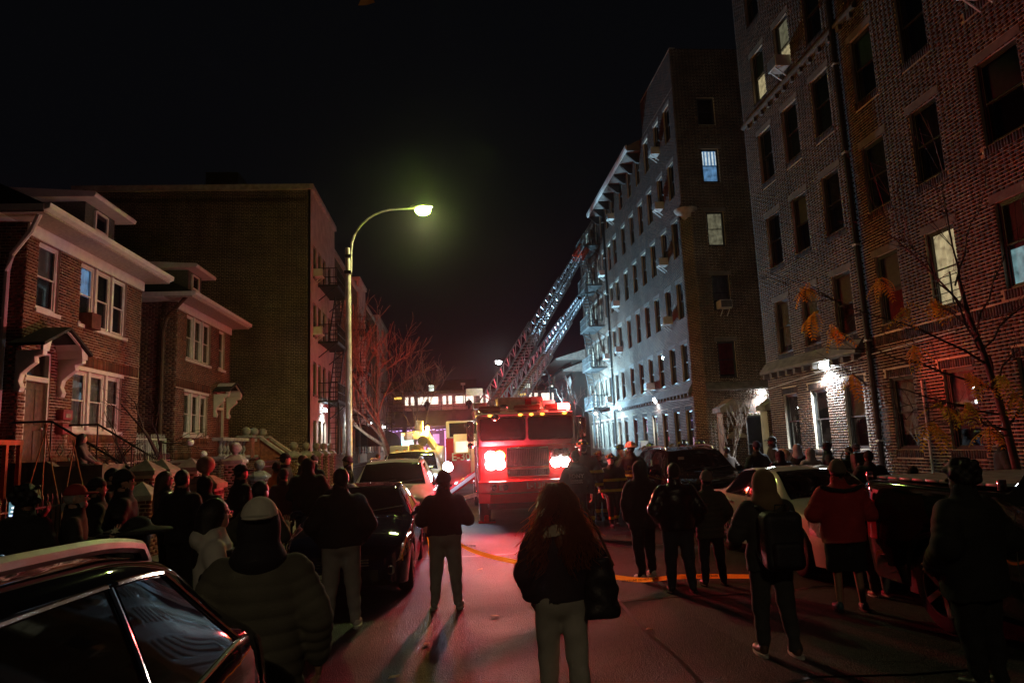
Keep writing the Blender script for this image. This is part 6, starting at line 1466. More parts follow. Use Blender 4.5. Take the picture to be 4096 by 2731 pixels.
def cloth_noise(P, amp, sc=1.):
    x, y, z = P[:, 0] * sc, P[:, 1] * sc, P[:, 2] * sc
    return amp * (np.sin(17 * x + 9 * z + _ph[0] + 2.2 * np.sin(8 * y + 5 * z)) * .5 + np.sin(31 * z - 13 * x + _ph[1] + 1.7 * np.sin(13 * x)) * .35 + np.sin(23 * y + 19 * z + _ph[2]) * .35)
ARM = {'down': ((.275, -.03, 1.13), (.285, .05, .88)), 'pocket': ((.275, -.06, 1.13), (.205, .10, .95)), 'front': ((.275, .02, 1.13), (.105, .25, 1.12)), 'phone': ((.27, .14, 1.14), (.15, .33, 1.40)), 'hip': ((.40, -.06, 1.17), (.23, .02, 1.0)),
       'bent': ((.33, .03, 1.13), (.30, .22, 1.02)), 'low': ((.26, -.02, 1.13), (.20, .10, .90)), 'look': ((.27, .06, 1.12), (.08, .28, 1.20)), 'knee': ((.28, .12, 1.15), (.18, .30, 1.02))}
_hand = {}
def hand_mesh(s):
    """relaxed hand, wrist at the origin, fingers towards -z, thumb to +y; s mirrors it"""
    if s not in _hand:
        def f(P):
            d = f_ell(P, (0, .003, -.052), (.020, .043, .055)); d = smin(d, f_rc(P, (0, 0, .02), (0, 0, -.02), .026, .026), .02)
            for i, (y, L, c) in enumerate(((.031, .072, .9), (.010, .082, 1.), (-.012, .076, 1.05), (-.032, .058, 1.1))):
                a = np.array((0, y, -.088)); b = a + np.array((-s * .012 * c, y * .10, -L * .45)); e_ = b + np.array((-s * .022 * c, 0, -L * .32)); g_ = e_ + np.array((-s * .022 * c, 0, -L * .18))
                d = smin(d, f_rc(P, a, b, .0105, .0095), .006); d = np.minimum(d, f_rc(P, b, e_, .0095, .0088)); d = np.minimum(d, f_rc(P, e_, g_, .0088, .0075))
            d = smin(d, f_rc(P, (0, .030, -.030), (-s * .012, .060, -.062), .015, .0115), .012); d = np.minimum(d, f_rc(P, (-s * .012, .060, -.062), (-s * .022, .068, -.095), .0115, .009))
            return d
        _hand[s] = snet(f, (-.08, -.06, -.19), (.08, .09, .05), .0055)
    return _hand[s]
SKIN = {'light': (.50, .30, .22), 'tan': (.34, .19, .125), 'brown': (.17, .085, .05), 'dark': (.07, .038, .026)}
def skin(k): return mat('skin_' + k, SKIN[k], .5, var=.08, scale=9)
def hairmat(name, c, t):
    m = bpy.data.materials.new(name); m.use_nodes = True; n = m.node_tree; n.nodes.clear(); o = n.nodes.new('ShaderNodeOutputMaterial')
    b = n.nodes.new('ShaderNodeBsdfPrincipled'); b.inputs['Base Color'].default_value = (*c, 1); b.inputs['Roughness'].default_value = .35; tr = n.nodes.new('ShaderNodeBsdfTranslucent'); tr.inputs[0].default_value = (*t, 1)
    mx = n.nodes.new('ShaderNodeMixShader'); mx.inputs[0].default_value = .55; n.links.new(b.outputs[0], mx.inputs[1]); n.links.new(tr.outputs[0], mx.inputs[2]); n.links.new(mx.outputs[0], o.inputs[0]); return m
_cl = {}
def cloth(col, rough=.85, sheen=.0, bm=.25, nm=None):
    k = tuple(round(c, 3) for c in col) + (rough, bm)
    if k not in _cl: _cl[k] = mat(nm or 'cloth_%d' % len(_cl), col, rough, var=.12, scale=5, bmp=bm, bscale=130, sheen=sheen)
    return _cl[k]
m_rubber = mat('shoe_sole', (.55, .54, .50), .7); m_rubberd = mat('dark_sole', (.02, .02, .02), .7)
m_reflect = mat('lime_reflective_tape', (.62, .68, .06), .45, var=.1); m_silver = mat('silver_tape', (.6, .6, .6), .35)
m_hairs = {'black': mat('black_hair', (.010, .008, .007), .45, bmp=.5, bscale=160), 'brown': mat('brown_hair', (.07, .032, .015), .45, bmp=.5, bscale=160), 'grey': mat('grey_hair', (.25, .24, .23), .5, bmp=.5, bscale=160), 'auburn': mat('auburn_hair', (.16, .06, .025), .42, bmp=.3, bscale=160)}
def person(label, x, y, H, yaw, jac=(.012, .012, .014), tro=(.012, .012, .016), shoe=(.02, .02, .02), sole=None, arms=('down', 'down'), bulk=0., hem=.82, puffer=0., hood=None, hoodcol=None, hat=None, hatcol=(.015, .015, .017), hair=('short', 'black'), sk='tan',
           step=0., stance=.0, lean=0., turn=0., z0=None, stripes=None, jrough=.85, face=False, shorts=None, group='onlookers and responders in the street', bottom=True, fur=None, sit=None, jn='jacket', collar=True, name='person', gloves=None, beard=None, tilt=0.):
    z0 = (.135 if (x < -3.15 or x > 7.05) else .0) if z0 is None else z0
    k = (H - z0) / 1.75 * (1.75 / 1.755); root = empty(name, (x, y, z0), label, 'person', group, yaw)
    res = float(np.clip(y * .0019, .0125, .030)) / k
    ct, sn = math.cos(turn), math.sin(turn)
    def hd(p):   # point of the head frame (turned about the neck)
        X, Y, Z = p; return (X * ct - Y * sn, X * sn + Y * ct + lean * .0, Z)
    def HT(P): 
        q = P.copy(); yy = q[:, 1] - lean * .55; X = q[:, 0] * ct + yy * sn; Y = -q[:, 0] * sn + yy * ct
        if tilt:
            Z = q[:, 2] - 1.50; c2, s2 = math.cos(tilt), math.sin(tilt); Y, Z = Y * c2 + Z * s2, -Y * s2 + Z * c2; q[:, 2] = Z + 1.50
        q[:, 0] = X; q[:, 1] = Y; return q
    def TL(P):   # forward lean of the trunk
        if not lean: return P
        q = P.copy(); q[:, 1] -= lean * np.clip((P[:, 2] - .95) / .6, 0, 1.2) * .55; return q
    A = {}
    for s_, nm in ((-1, arms[0]), (1, arms[1])):
        e_, w_ = ARM[nm]; A[s_] = ((s_ * (.172 + bulk * .32), 0, 1.372), (s_ * (e_[0] + bulk * .6), e_[1], e_[2]), (s_ * (w_[0] + (bulk * .5 if nm in ('down', 'pocket', 'hip') else 0)), w_[1] + bulk * .6, w_[2]))
    LEG = {}
    for s_ in (-1, 1):
        sy = s_ * step
        if sit: LEG[s_] = ((s_ * .10, 0, .90), (s_ * .15, .42, .86), (s_ * .14, .50, .44))
        else: LEG[s_] = ((s_ * .092, 0, .90), (s_ * (.098 + stance * .5), sy * .55 + .02, .49), (s_ * (.100 + stance), sy - .02 - (.03 if sy < 0 else 0), .085))
    def f_head(P):
        Q = HT(P)
        d = f_ell(Q, (0, -.008, 1.645), (.078, .098, .105)); d = smin(d, f_ell(Q, (0, .022, 1.585), (.060, .072, .075)), .03); d = smin(d, f_rc(Q, (0, .052, 1.548), (0, .060, 1.545), .028, .026), .03)
        d = smin(d, f_rc(Q, (0, .088, 1.632), (0, .112, 1.605), .010, .015), .014)
        for s_ in (-1, 1):
            d = smin(d, f_ell(Q, (s_ * .080, -.008, 1.615), (.012, .022, .034)), .008); d = np.maximum(d, -f_ell(Q, (s_ * .032, .100, 1.642), (.019, .016, .012)) * 1.0)
            d = smin(d, f_rc(Q, (s_ * .045, .078, 1.662), (s_ * .014, .090, 1.660), .010, .010), .01)
        d = smin(d, f_rc(Q, (-.018, .088, 1.568), (.018, .088, 1.568), .009, .009), .008)
        return d
    def f_body(P):
        T_ = TL(P); d = f_head(P)
        d = smin(d, f_rc(T_, (0, -.01, 1.42), (0, -.012 + .0, 1.57), .062, .056), .03)
        d = smin(d, f_ell(T_, (0, 0, 1.27), (.155, .095, .20)), .05); d = smin(d, f_ell(T_, (0, 0, 1.0), (.135, .095, .18)), .06)
        for s_ in (-1, 1):
            a, b, c = A[s_]; d = smin(d, f_rc(T_, a, b, .045, .038), .03); d = smin(d, f_rc(T_, b, c, .038, .027), .02)
            a, b, c = LEG[s_]; d = smin(d, f_rc(P, a, b, .075, .052), .03); d = smin(d, f_rc(P, b, c, .053, .036), .02); d = smin(d, f_rc(P, (c[0], c[1], .05), (c[0] * 1.1, c[1] + .13, .035), .035, .028), .02)
        return d
    ymax = .55 if sit else .45
    lo, hi = (-.52, -.38, -.01), (.52, ymax + abs(lean), 1.80)
    v, q = snet(f_body, lo, hi, res * (1.0 if y > 9 or not face else .8))
    allv, allq = [v], [q]
    for s_ in (-1, 1):
        a, b, c = A[s_]; d = np.array(c) - np.array(b); d /= np.linalg.norm(d); hv, hq = hand_mesh(s_)
        zax = -d; yax = np.array((0, 1., 0.)) - zax * zax[1]; yax /= np.linalg.norm(yax); xax = np.cross(yax, zax)
        off = np.array((0, lean * np.clip((c[2] - .95) / .6, 0, 1.2) * .55, 0))
        hv = hv @ np.stack([xax, yax, zax]) + np.array(c) + off + d * .035
        allq.append(hq + sum(map(len, allv))); allv.append(hv)
    V = np.concatenate(allv) * k; Q = np.concatenate(allq)
    link('body', mkmesh('body', V, Q, skin(sk), smooth=True), root)
    if face:
        B = MB()
        for s_ in (-1, 1):
            p = np.array([[s_ * .032, .086, 1.642]]); X = p[0, 0] * ct - p[0, 1] * sn; Y = p[0, 0] * sn + p[0, 1] * ct + lean * .55; B.sphere((X * k, Y * k, 1.642 * k), .0125 * k, 8, 6)
        link('eyes', B.mesh('eyes', mat('eye_dark', (.05, .04, .035), .2), True), root)
    def part(nm, f, lo, hi, m, r=None, off=0.):
        v, q = snet(f, lo, hi, r or res)
        if not len(q): return None, None, None
        o = link(nm, mkmesh(nm, v * k, q, m, smooth=True), root); return o, v, q
    # ---- jacket
    zt = np.array([hem - .05, hem, .95, 1.06, 1.20, 1.32, 1.40, 1.45, 1.49, 1.55]); 
    aa = np.array([.185, .188, .185, .178, .192, .198, .175, .115, .078, .065]) + bulk * np.array([1, 1, 1, 1, 1, .8, .6, .3, .15, .1]); bb = np.array([.130, .132, .128, .122, .130, .130, .115, .092, .078, .070]) + bulk * np.array([.9, .9, 1, 1, .9, .8, .6, .3, .15, .1])
    def f_jac(P):
        T_ = TL(P); z = T_[:, 2]; a = np.interp(z, zt, aa); b = np.interp(z, zt, bb)
        yb = T_[:, 1] + .012 * np.sin((z - .9) * 4)
        e_ = np.sqrt((T_[:, 0] / a) ** 2 + (yb / b) ** 2); d = (e_ - 1) * np.minimum(a, b) * .92
        d = np.maximum(d, z - (1.53 if collar else 1.47))
        if puffer: d = d - .012 * np.sqrt(np.abs(np.sin(math.pi * (z - hem) / puffer))) + .008
        for s_ in (-1, 1):
            A0, B0, C0 = A[s_]
            pw = (lambda h, P_: -.012 * np.sqrt(np.abs(np.sin(h * math.pi * 4.0))) + .006) if puffer else (lambda h, P_: .005 * np.sin(h * 24 + P_[:, 0] * 30) * h)
            r_ = bulk * .55
            s1 = f_rc(T_, A0, B0, .072 + r_ * .8, .064 + r_, pw); s2 = f_rc(T_, B0, C0, .066 + r_, .047 + r_ * .7, pw)
            d = smin(d, np.minimum(s1, s2) if puffer else smin(s1, s2, .02), .035)
        if hood == 'up':
            H_ = HT(P)
            hd_ = smin(f_ell(H_, (0, -.012, 1.635), (.108, .128, .132)), f_rc(T_, (0, -.03, 1.42), (0, -.03, 1.56), .13, .10), .06)
            hd_ = np.maximum(hd_, -f_ell(H_, (0, .14, 1.62), (.075, .10, .11))); hd_ = np.maximum(hd_, -f_ell(H_, (0, .01, 1.63), (.092, .105, .118)))
            if hoodcol is None: d = smin(d, hd_, .03)
        elif hood == 'down':
            d = smin(d, f_ell(T_, (0, -.115 - bulk * .6, 1.44), (.14, .07, .085)), .04); d = smin(d, f_rc(T_, (-.10, -.02, 1.48), (.10, -.02, 1.48), .055, .055), .05)
        elif collar: d = smin(d, np.abs(f_rc(T_, (0, -.01, 1.44), (0, -.015, 1.53), .082, .085)) - .008, .02)
        d = np.maximum(d, hem + .012 * np.sin(T_[:, 0] * 9 + 1) - z) if not sit else d
        return d + cloth_noise(P, .0075 if not puffer else .003)
    o, jv, jq = part(jn, f_jac, (-.58 - bulk, -.42, hem - .06), (.58 + bulk, .50 + abs(lean) + bulk, 1.82), cloth(jac, jrough))
    if hoodcol is not None and hood == 'up':
        def f_hood(P):
            H_ = HT(P); T_ = TL(P)
            d = smin(f_ell(H_, (0, -.016, 1.630), (.108, .128, .130)), f_rc(T_, (0, -.03, 1.45), (0, -.03, 1.54), .14 + bulk * .3, .11), .06)
            d = np.maximum(d, -f_ell(H_, (0, .14, 1.66), (.085, .12, .12))); d = np.maximum(d, H_[:, 2] - .25 * H_[:, 1] - (1.69 if hat else 1.9)); return np.maximum(d, -f_ell(H_, (0, .01, 1.63), (.090, .102, .116))) + cloth_noise(P, .003)
        part('hood', f_hood, (-.25, -.3, 1.28), (.25, .25 + abs(lean), 1.80), cloth(hoodcol))
    if fur:
        def f_fur(P):
            T_ = HT(P); d = np.abs(np.sqrt((T_[:, 0] / 1.0) ** 2 + (T_[:, 1] * .6 - .02) ** 2 + ((T_[:, 2] - 1.60) * .9) ** 2) - .125) - .045; d = np.maximum(d, -f_ell(T_, (0, .05, 1.62), (.085, .13, .12)))
            return d + .014 * np.sin(60 * P[:, 0]) * np.sin(55 * P[:, 1] + 2) * np.sin(64 * P[:, 2])
        part('fur_trim', f_fur, (-.25, -.25, 1.40), (.25, .28, 1.85), cloth(fur, .9))
    if stripes:
        nrm = vn(jv, jq); cen = jv[jq].mean(1)
        for (za, zb, mm, nm) in stripes:
            sel = (cen[:, 2] > za) & (cen[:, 2] < zb)
            if sel.sum():
                qq = jq[sel]; u, inv = np.unique(qq, return_inverse=True); link(nm, mkmesh(nm, (jv[u] + nrm[u] * .007) * k, inv.reshape(-1, 4), mm, smooth=True), root)
    # ---- trousers
    if bottom:
        zc = shorts or 0.
        def f_tro(P):
            d = f_ell(P, (0, -.005, .93), (.172 + bulk * .8, .128 + bulk * .7, .17))
            for s_ in (-1, 1):
                a, b, c = LEG[s_]; w = lambda h, P_: .006 * np.sin(h * 20 + P_[:, 1] * 25) * h
                d = smin(d, f_rc(P, a, b, .098 + bulk * .5, .074 + bulk * .3 + (.03 if shorts else 0)), .035); d = smin(d, f_rc(P, b, c, .074 + bulk * .3, .058, w), .02)
            if shorts: d = np.maximum(d, zc - P[:, 2])
            else: d = np.maximum(d, .055 - P[:, 2])
            return d + cloth_noise(P, .008, 1.25) * np.clip(1.3 - P[:, 2], .3, 1)
        o, tv, tq = part('trousers' if not shorts else 'shorts', f_tro, (-.36, -.36, .02), (.36, .62 if sit else .40, 1.12), cloth(tro, .9))
        if stripes and tv is not None:
            nrm = vn(tv, tq); cen = tv[tq].mean(1); sel = (cen[:, 2] > .20) & (cen[:, 2] < .27); qq = tq[sel]
            if len(qq): u, inv = np.unique(qq, return_inverse=True); link('reflective_stripe', mkmesh('reflective_stripe', (tv[u] + nrm[u] * .006) * k, inv.reshape(-1, 4), m_reflect, smooth=True), root)
        for s_ in (-1, 1):
            a, b, c = LEG[s_]; fx, fy = c[0] * 1.06, c[1]; fz = c[2] - .085
            def f_sh(P):
                d = f_ell(P, (fx, fy - .01, .065 + fz), (.042, .06, .058)); d = smin(d, f_ell(P, (fx * 1.1, fy + .10, .045 + fz), (.045, .095, .042)), .04); return np.maximum(d, .018 + fz - P[:, 2])
            o, sv, sq = part('shoe', f_sh, (fx - .09, fy - .12, fz - .01), (fx + .10, fy + .24, fz + .16), cloth(shoe, .5), min(res, .012))
            B = MB(); n = 14; pts = [(fx * 1.08 + .052 * math.cos(t), fy + .045 + .155 * math.sin(t)) for t in np.linspace(0, 2 * math.pi, n, endpoint=False)]
            B.prism([(p[0] * k, p[1] * k) for p in pts], (fz + .0) * k, (fz + .026) * k, 'z'); link('sole', B.mesh('sole', sole or m_rubberd, True, 40), o)
    # ---- hair, hats
    if hair and hood != 'up':
        kind, hc = hair
        def f_hair(P):
            Q_ = HT(P); d = f_ell(Q_, (0, -.014, 1.648), (.089, .110, .116)); w = .010 * np.sin(48 * Q_[:, 0] + 20 * Q_[:, 2]) * np.sin(41 * Q_[:, 1] + 2)
            if kind == 'curly': d = f_ell(Q_, (0, -.010, 1.665), (.116, .132, .128)) + .034 * np.sin(44 * Q_[:, 0] + 3) * np.sin(40 * Q_[:, 1]) * np.sin(42 * Q_[:, 2]); w = 0
            if kind == 'long': d = smin(d, f_rc(Q_, (0, -.055, 1.62), (0, -.10, 1.28), .10, .085), .05)
            if kind == 'bun': d = smin(d, f_ell(Q_, (0, -.12, 1.66), (.05, .05, .05)), .02)
            d = np.maximum(d, -f_ell(Q_, (0, .125, 1.585), (.085, .115, .10)))
            if kind in ('short', 'bun'): d = np.maximum(d, 1.575 - Q_[:, 2] + np.clip(Q_[:, 1], -.1, 0) * .45); d = np.maximum(d, -f_ell(Q_, (.09, .02, 1.60), (.03, .045, .05))); d = np.maximum(d, -f_ell(Q_, (-.09, .02, 1.60), (.03, .045, .05)))
            return d + w * .25
        if not hat or kind in ('long',): part('hair', f_hair, (-.22, -.32, 1.15), (.22, .22 + abs(lean), 1.84), m_hairs[hc], min(res, .018))
        else:
            def f_h2(P):
                d = f_hair(P); return np.maximum(d, HT(P)[:, 2] - 1.655)
            part('hair', f_h2, (-.2, -.3, 1.42), (.2, .22, 1.74), m_hairs[hc], min(res, .018))
    if beard:
        def f_bd(P):
            Q_ = HT(P); d = f_ell(Q_, (0, .035, 1.555), (.066, .073, .062)); d = np.maximum(d, -f_ell(Q_, (0, .10, 1.612), (.05, .05, .040))); return np.maximum(d, Q_[:, 2] - 1.612)
        part('beard', f_bd, (-.15, -.12, 1.45), (.15, .2 + abs(lean), 1.66), m_hairs[beard], min(res, .018))
    if hat == 'beanie':
        def f_bn(P):
            Q_ = HT(P); d = f_ell(Q_, (0, -.014, 1.662), (.096, .116, .124)); rim = Q_[:, 2] + Q_[:, 1] * -.25 - 1.635
            d = np.where(np.abs(rim - .022) < .024, d - .008, d); d = np.maximum(d, -rim); return d + .002 * np.sin(np.arctan2(Q_[:, 1], Q_[:, 0]) * 40)
        part('beanie', f_bn, (-.16, -.2, 1.56), (.16, .18 + abs(lean), 1.82), cloth(hatcol, .95, bm=.5), min(res, .014))
    if hat == 'cap' or hat == 'capback':
        sg = 1 if hat == 'cap' else -1
        def f_cp(P):
            Q_ = HT(P); d = f_ell(Q_, (0, -.012, 1.662), (.092, .112, .112) if hood != 'up' else (.101, .122, .116)); d = np.maximum(d, 1.655 - Q_[:, 2])
            br = f_ell(Q_, (0, sg * .115, 1.668), (.082, .095, .014)); return np.minimum(d, np.maximum(br, .03 - sg * Q_[:, 1]))
        part('cap', f_cp, (-.16, -.24, 1.62), (.16, .26 + abs(lean), 1.82), cloth(hatcol, .8), min(res, .013))
    if hat == 'wide':
        def f_wd(P):
            Q_ = HT(P); d = smin(f_ell(Q_, (0, -.01, 1.68), (.098, .115, .10)), np.maximum(f_ell(Q_, (0, -.01, 1.66), (.24, .25, .035)), 1.648 - Q_[:, 2]), .03); return d + .008 * np.sin(9 * P[:, 0] + 2)
        part('hat', f_wd, (-.3, -.32, 1.6), (.3, .3, 1.82), cloth(hatcol, .8))
    if hat == 'helmet':
        def f_hm(P):
            Q_ = HT(P); d = f_ell(Q_, (0, -.01, 1.685), (.118, .138, .115)); rb = np.abs(np.sin(np.arctan2(Q_[:, 1], Q_[:, 0]) * 4)); d = d - .006 * (1 - rb)
            br = f_ell(Q_, (0, -.045, 1.672), (.158, .215, .020)); d = smin(np.maximum(d, 1.665 - Q_[:, 2]), br, .012)
            d = np.minimum(d, f_rc(Q_, (0, .135, 1.70), (0, .112, 1.80), .030, .012) if True else d); return smin(d, f_rc(Q_, (0, .10, 1.78), (0, -.12, 1.77), .012, .012), .012)
        ho, _, _ = part('helmet', f_hm, (-.24, -.34, 1.60), (.24, .24 + abs(lean), 1.86), cloth(hatcol, .35, bm=.05), min(res, .014))
        B = MB()
        for a in range(6):
            t = a * math.pi / 3 + .5; X, Y = .108 * math.cos(t), -.01 + .128 * math.sin(t); X, Y = X * ct - Y * sn, X * sn + Y * ct + lean * .55; B.sphere((X * k, Y * k, 1.718 * k), .026 * k, 6, 4, (1, 1, .9))
        link('reflective_patch', B.mesh('reflective_patch', m_reflect, True), ho)
    return root
def bag_on(label, cat, name, build):
    return build()
PI = math.pi; BACK, FRONT, RIGHT, LEFT = 0., PI, -PI / 2, PI / 2
blk = (.012, .012, .014); navy = (.014, .016, .032); grey = (.30, .29, .28); olive = (.055, .055, .032)
# --- lone figures on the open road
woman = person('woman walking away with long backlit wavy hair, dark cream-collared coat and pale jeans', .745, 5.3, 1.67, .06, jac=(.020, .016, .024), tro=(.42, .40, .35), arms=('low', 'bent'), bulk=.035, hem=.90, hair=None, sk='light', step=-.13, shoe=(.05, .05, .05), hood=None, collar=False)
p_man1 = person('man in black jacket, grey sweatpants and white sneakers in front of the blue sedan', -1.36, 8.55, 1.81, .05, jac=(.014, .012, .013), tro=(.32, .30, .28), shoe=(.62, .61, .58), sole=m_rubber, arms=('pocket', 'pocket'), bulk=.055, hem=.88, sk='brown', hair=('short', 'black'), stance=.05)
p_man2 = person('man in dark puffy jacket, dark beanie and grey joggers before the bright strobe', -.16, 9.2, 1.69, -.1, jac=(.016, .014, .022), tro=(.36, .34, .32), shoe=(.45, .45, .46), sole=m_rubber, arms=('front', 'front'), bulk=.05, hem=.93, hat='beanie', hatcol=(.03, .03, .035), sk='brown', stance=.05)
p_puf = person('person in an olive quilted puffer with a white cap above a black hood', -1.10, 4.1, 1.75, .12, jac=(.105, .10, .075), hood='up', hoodcol=(.013, .012, .016), hat='capback', hatcol=(.62, .60, .50), puffer=.085, bulk=.05, hem=.72, arms=('down', 'down'), sk='tan', hair=None, step=.05)
# --- left pavement crowd
person('person at the far left holding up a lit phone, seen from behind', -4.01, 7.0, 1.80, -.15, jac=(.010, .010, .011), arms=('phone', 'down'), bulk=.04, hair=('curly', 'black'))
person('bearded person in a red cap facing right beside the raised phone', -3.74, 7.35, 1.78, RIGHT + .35, jac=(.014, .013, .014), hat='cap', hatcol=(.35, .03, .03), hair=('short', 'grey'), beard='grey', sk='light', arms=('front', 'look'), face=True)
person('person in a dark cap with a pale star patch looking right', -4.34, 9.0, 1.80, -1.1, jac=(.010, .010, .011), hat='capback', hatcol=(.02, .02, .026), arms=('pocket', 'pocket'), bulk=.04)
person('red-lit profile behind the star-patch cap looking right', -5.0, 10.8, 1.90, RIGHT, jac=(.013, .012, .012), hair=('short', 'black'), sk='light', face=True)
person('person in a black beanie with a lit face looking right past the pyramid cap', -3.85, 8.6, 1.88, -1.25, jac=(.011, .011, .012), hat='beanie', sk='light', arms=('pocket', 'pocket'), bulk=.05, face=True)
person('woman with glasses and a shiny dark puffer looking right', -4.33, 11.0, 1.82, -1.2, jac=(.05, .05, .055), jrough=.25, puffer=.10, bulk=.04, hair=('long', 'brown'), sk='light', face=True)
person('dark-haired man in black with a pale collar, back turned, next to the glasses wearer', -3.53, 9.5, 1.85, -.3, jac=(.011, .011, .015), bulk=.04, hair=('short', 'black'), sk='light', arms=('pocket', 'pocket'))
hatw = person('person in a wide dark hat trimmed with a pale flower at the lower left', -2.22, 5.2, 1.60, -.5, jac=(.011, .011, .012), hat='wide', hatcol=(.016, .013, .013), hair=('long', 'black'))
p_wh = person('long-haired person with glasses in a white hoodie under a black vest looking right', -1.86, 5.7, 1.68, -1.25, jac=(.58, .57, .52), arms=('front', 'front'), hair=('long', 'black'), sk='light', hood='down', bulk=.02, face=True, turn=.25)
person('person in a dark cap with white letters at the red ball pier', -3.38, 11.5, 1.86, -.9, jac=(.012, .012, .014), hat='cap', hatcol=(.014, .014, .02), bulk=.04, arms=('pocket', 'pocket'))
person('dark hooded figure left of the lettered cap', -3.55, 10.4, 1.75, -.2, jac=(.012, .010, .010), hood='up', bulk=.04)
person('person in an olive parka with its hood down and one elbow raised', -2.27, 8.5, 1.70, -.55, jac=(.062, .066, .042), hood='down', bulk=.045, hem=.70, hair=('short', 'black'), arms=('hip', 'look'))
person('short figure in a dark red coat and grey hat behind the olive parka', -3.2, 13.5, 1.72, -.1, jac=(.09, .022, .024), hat='beanie', hatcol=(.07, .06, .055), hem=.6, bulk=.03)
person('tall figure in a dark cap facing right beside the man with papers', -3.75, 16.0, 2.02, -1.3, jac=(.02, .021, .026), hat='capback', hatcol=(.012, .012, .016), sk='light', face=True, bulk=.03)
pp = person('bare-headed man in black holding white papers on the left pavement', -3.45, 16.4, 1.97, -1.2, jac=(.018, .018, .022), tro=(.30, .27, .21), hair=('short', 'brown'), sk='light', arms=('front', 'front'), face=True)
person('officer in a dark beanie facing the viewer beyond the papers', -3.45, 17.6, 1.93, PI - .2, jac=(.018, .022, .04), hat='beanie', sk='light', beard='brown', face=True, arms=('front', 'front'))
person('tall dark hooded figure, back turned, right of the officers', -2.75, 13.5, 1.92, .0, jac=(.011, .011, .012), hood='up', bulk=.07, z0=0.)
person('officer in a dark beanie facing left beside the lamp post', -2.65, 17.6, 1.88, LEFT + .3, jac=(.018, .022, .04), hat='beanie', sk='light', face=True, z0=0., arms=('front', 'front'))
person('person in an orange safety vest partly hidden behind the tall cap wearer', -3.98, 16.2, 1.82, -.6, jac=(.62, .17, .03), hat='beanie', sk='brown')
person('distant figure with brown hair far down the left pavement', -3.67, 34, 1.83, RIGHT, jac=(.03, .05, .08), hair=('short', 'brown'), sk='light', group='distant figures on the left pavement')
person('distant hooded figure next to the brown-haired one far down the pavement', -3.35, 34.6, 1.76, LEFT, jac=(.03, .04, .07), hood='up', sk='light', group='distant figures on the left pavement')
# --- firefighters and responders by the truck
BUN = (.020, .017, .013); STR = [(1.13, 1.19, m_reflect, 'reflective_stripe'), (.86, .92, m_reflect, 'reflective_stripe')]
fd = person('man in a dark hoodie lettered FDNY in white, back turned, before the right headlight', 2.57, 15.0, 1.80, -.15, jac=(.022, .024, .034), tro=(.014, .014, .03), hat='beanie', hatcol=(.05, .05, .055), hood='down', bulk=.035, hem=.88, sk='light', arms=('down', 'down'))
FF = 'firefighters in helmets beside the truck'
person('firefighter in a black helmet just behind the lettered hoodie', 2.98, 16.3, 2.0, -.2, jac=BUN, tro=BUN, hat='helmet', hatcol=(.012, .012, .012), stripes=STR, bulk=.05, hem=.78, group=FF)
person('firefighter in a red-fronted helmet facing the viewer', 3.75, 18.2, 1.72, PI + .2, jac=BUN, tro=BUN, hat='helmet', hatcol=(.10, .015, .012), stripes=STR, bulk=.05, hem=.78, sk='light', face=True, group=FF)
person('firefighter walking towards the viewer in a yellow-banded coat and black helmet', 3.70, 16.6, 1.66, PI + .1, jac=BUN, tro=BUN, hat='helmet', hatcol=(.014, .013, .012), stripes=STR, bulk=.055, hem=.78, sk='light', face=True, step=.12, tilt=.12, arms=('down', 'down'), group=FF)
chief = person('fire chief in a white helmet, back turned, coat marked FDNY BATTALION', 4.43, 17.5, 1.92, -.1, jac=(.018, .016, .016), tro=BUN, hat='helmet', hatcol=(.62, .60, .45), stripes=[(1.0, 1.05, m_reflect, 'reflective_stripe')], bulk=.05, hem=.75, group=FF)
person('firefighter in a dark helmet far behind the white helmet on the left', 5.0, 21.0, 1.84, PI, jac=BUN, tro=BUN, hat='helmet', hatcol=(.014, .013, .012), stripes=STR, bulk=.05, hem=.78, sk='light', face=True, group=FF)
person('shaven-headed man lit orange behind the firefighters', 4.85, 20.2, 1.74, -.8, jac=(.03, .025, .03), hair=None, sk='light')
person('bald man in grey near the shaven-headed one', 5.45, 22.0, 1.74, -.6, jac=(.10, .10, .11), hair=None, sk='light')
person('man in a black short-sleeved shirt facing left of the chief', 5.55, 20.3, 1.81, PI - .7, jac=(.012, .012, .015), hair=('short', 'brown'), sk='light', face=True, arms=('down', 'front'))
person('firefighter in a dark helmet between the chief and the wall', 6.2, 22.0, 1.84, -.2, jac=BUN, tro=BUN, hat='helmet', hatcol=(.012, .012, .012), stripes=STR, bulk=.05, hem=.78, group=FF)
person('man in a brown uniform shirt with pale back lettering, head turned right', 6.94, 22.0, 1.84, -.4, jac=(.09, .06, .04), hair=('short', 'brown'), sk='light', turn=-.7, z0=0, face=True)
person('firefighter facing left under a black helmet with a red-lit face', 6.80, 20.5, 1.90, PI - .7, jac=(.03, .035, .035), tro=BUN, hat='helmet', hatcol=(.014, .014, .012), stripes=STR, bulk=.05, hem=.78, sk='light', face=True, z0=0, group=FF)
ft = person('firefighter in a blue coat carrying an air tank, back turned', 6.90, 19.4, 1.88, .55, jac=(.03, .05, .11), tro=BUN, hat='helmet', hatcol=(.014, .014, .012), stripes=[(.9, .95, m_reflect, 'reflective_stripe')], bulk=.05, hem=.78, z0=0, group=FF)
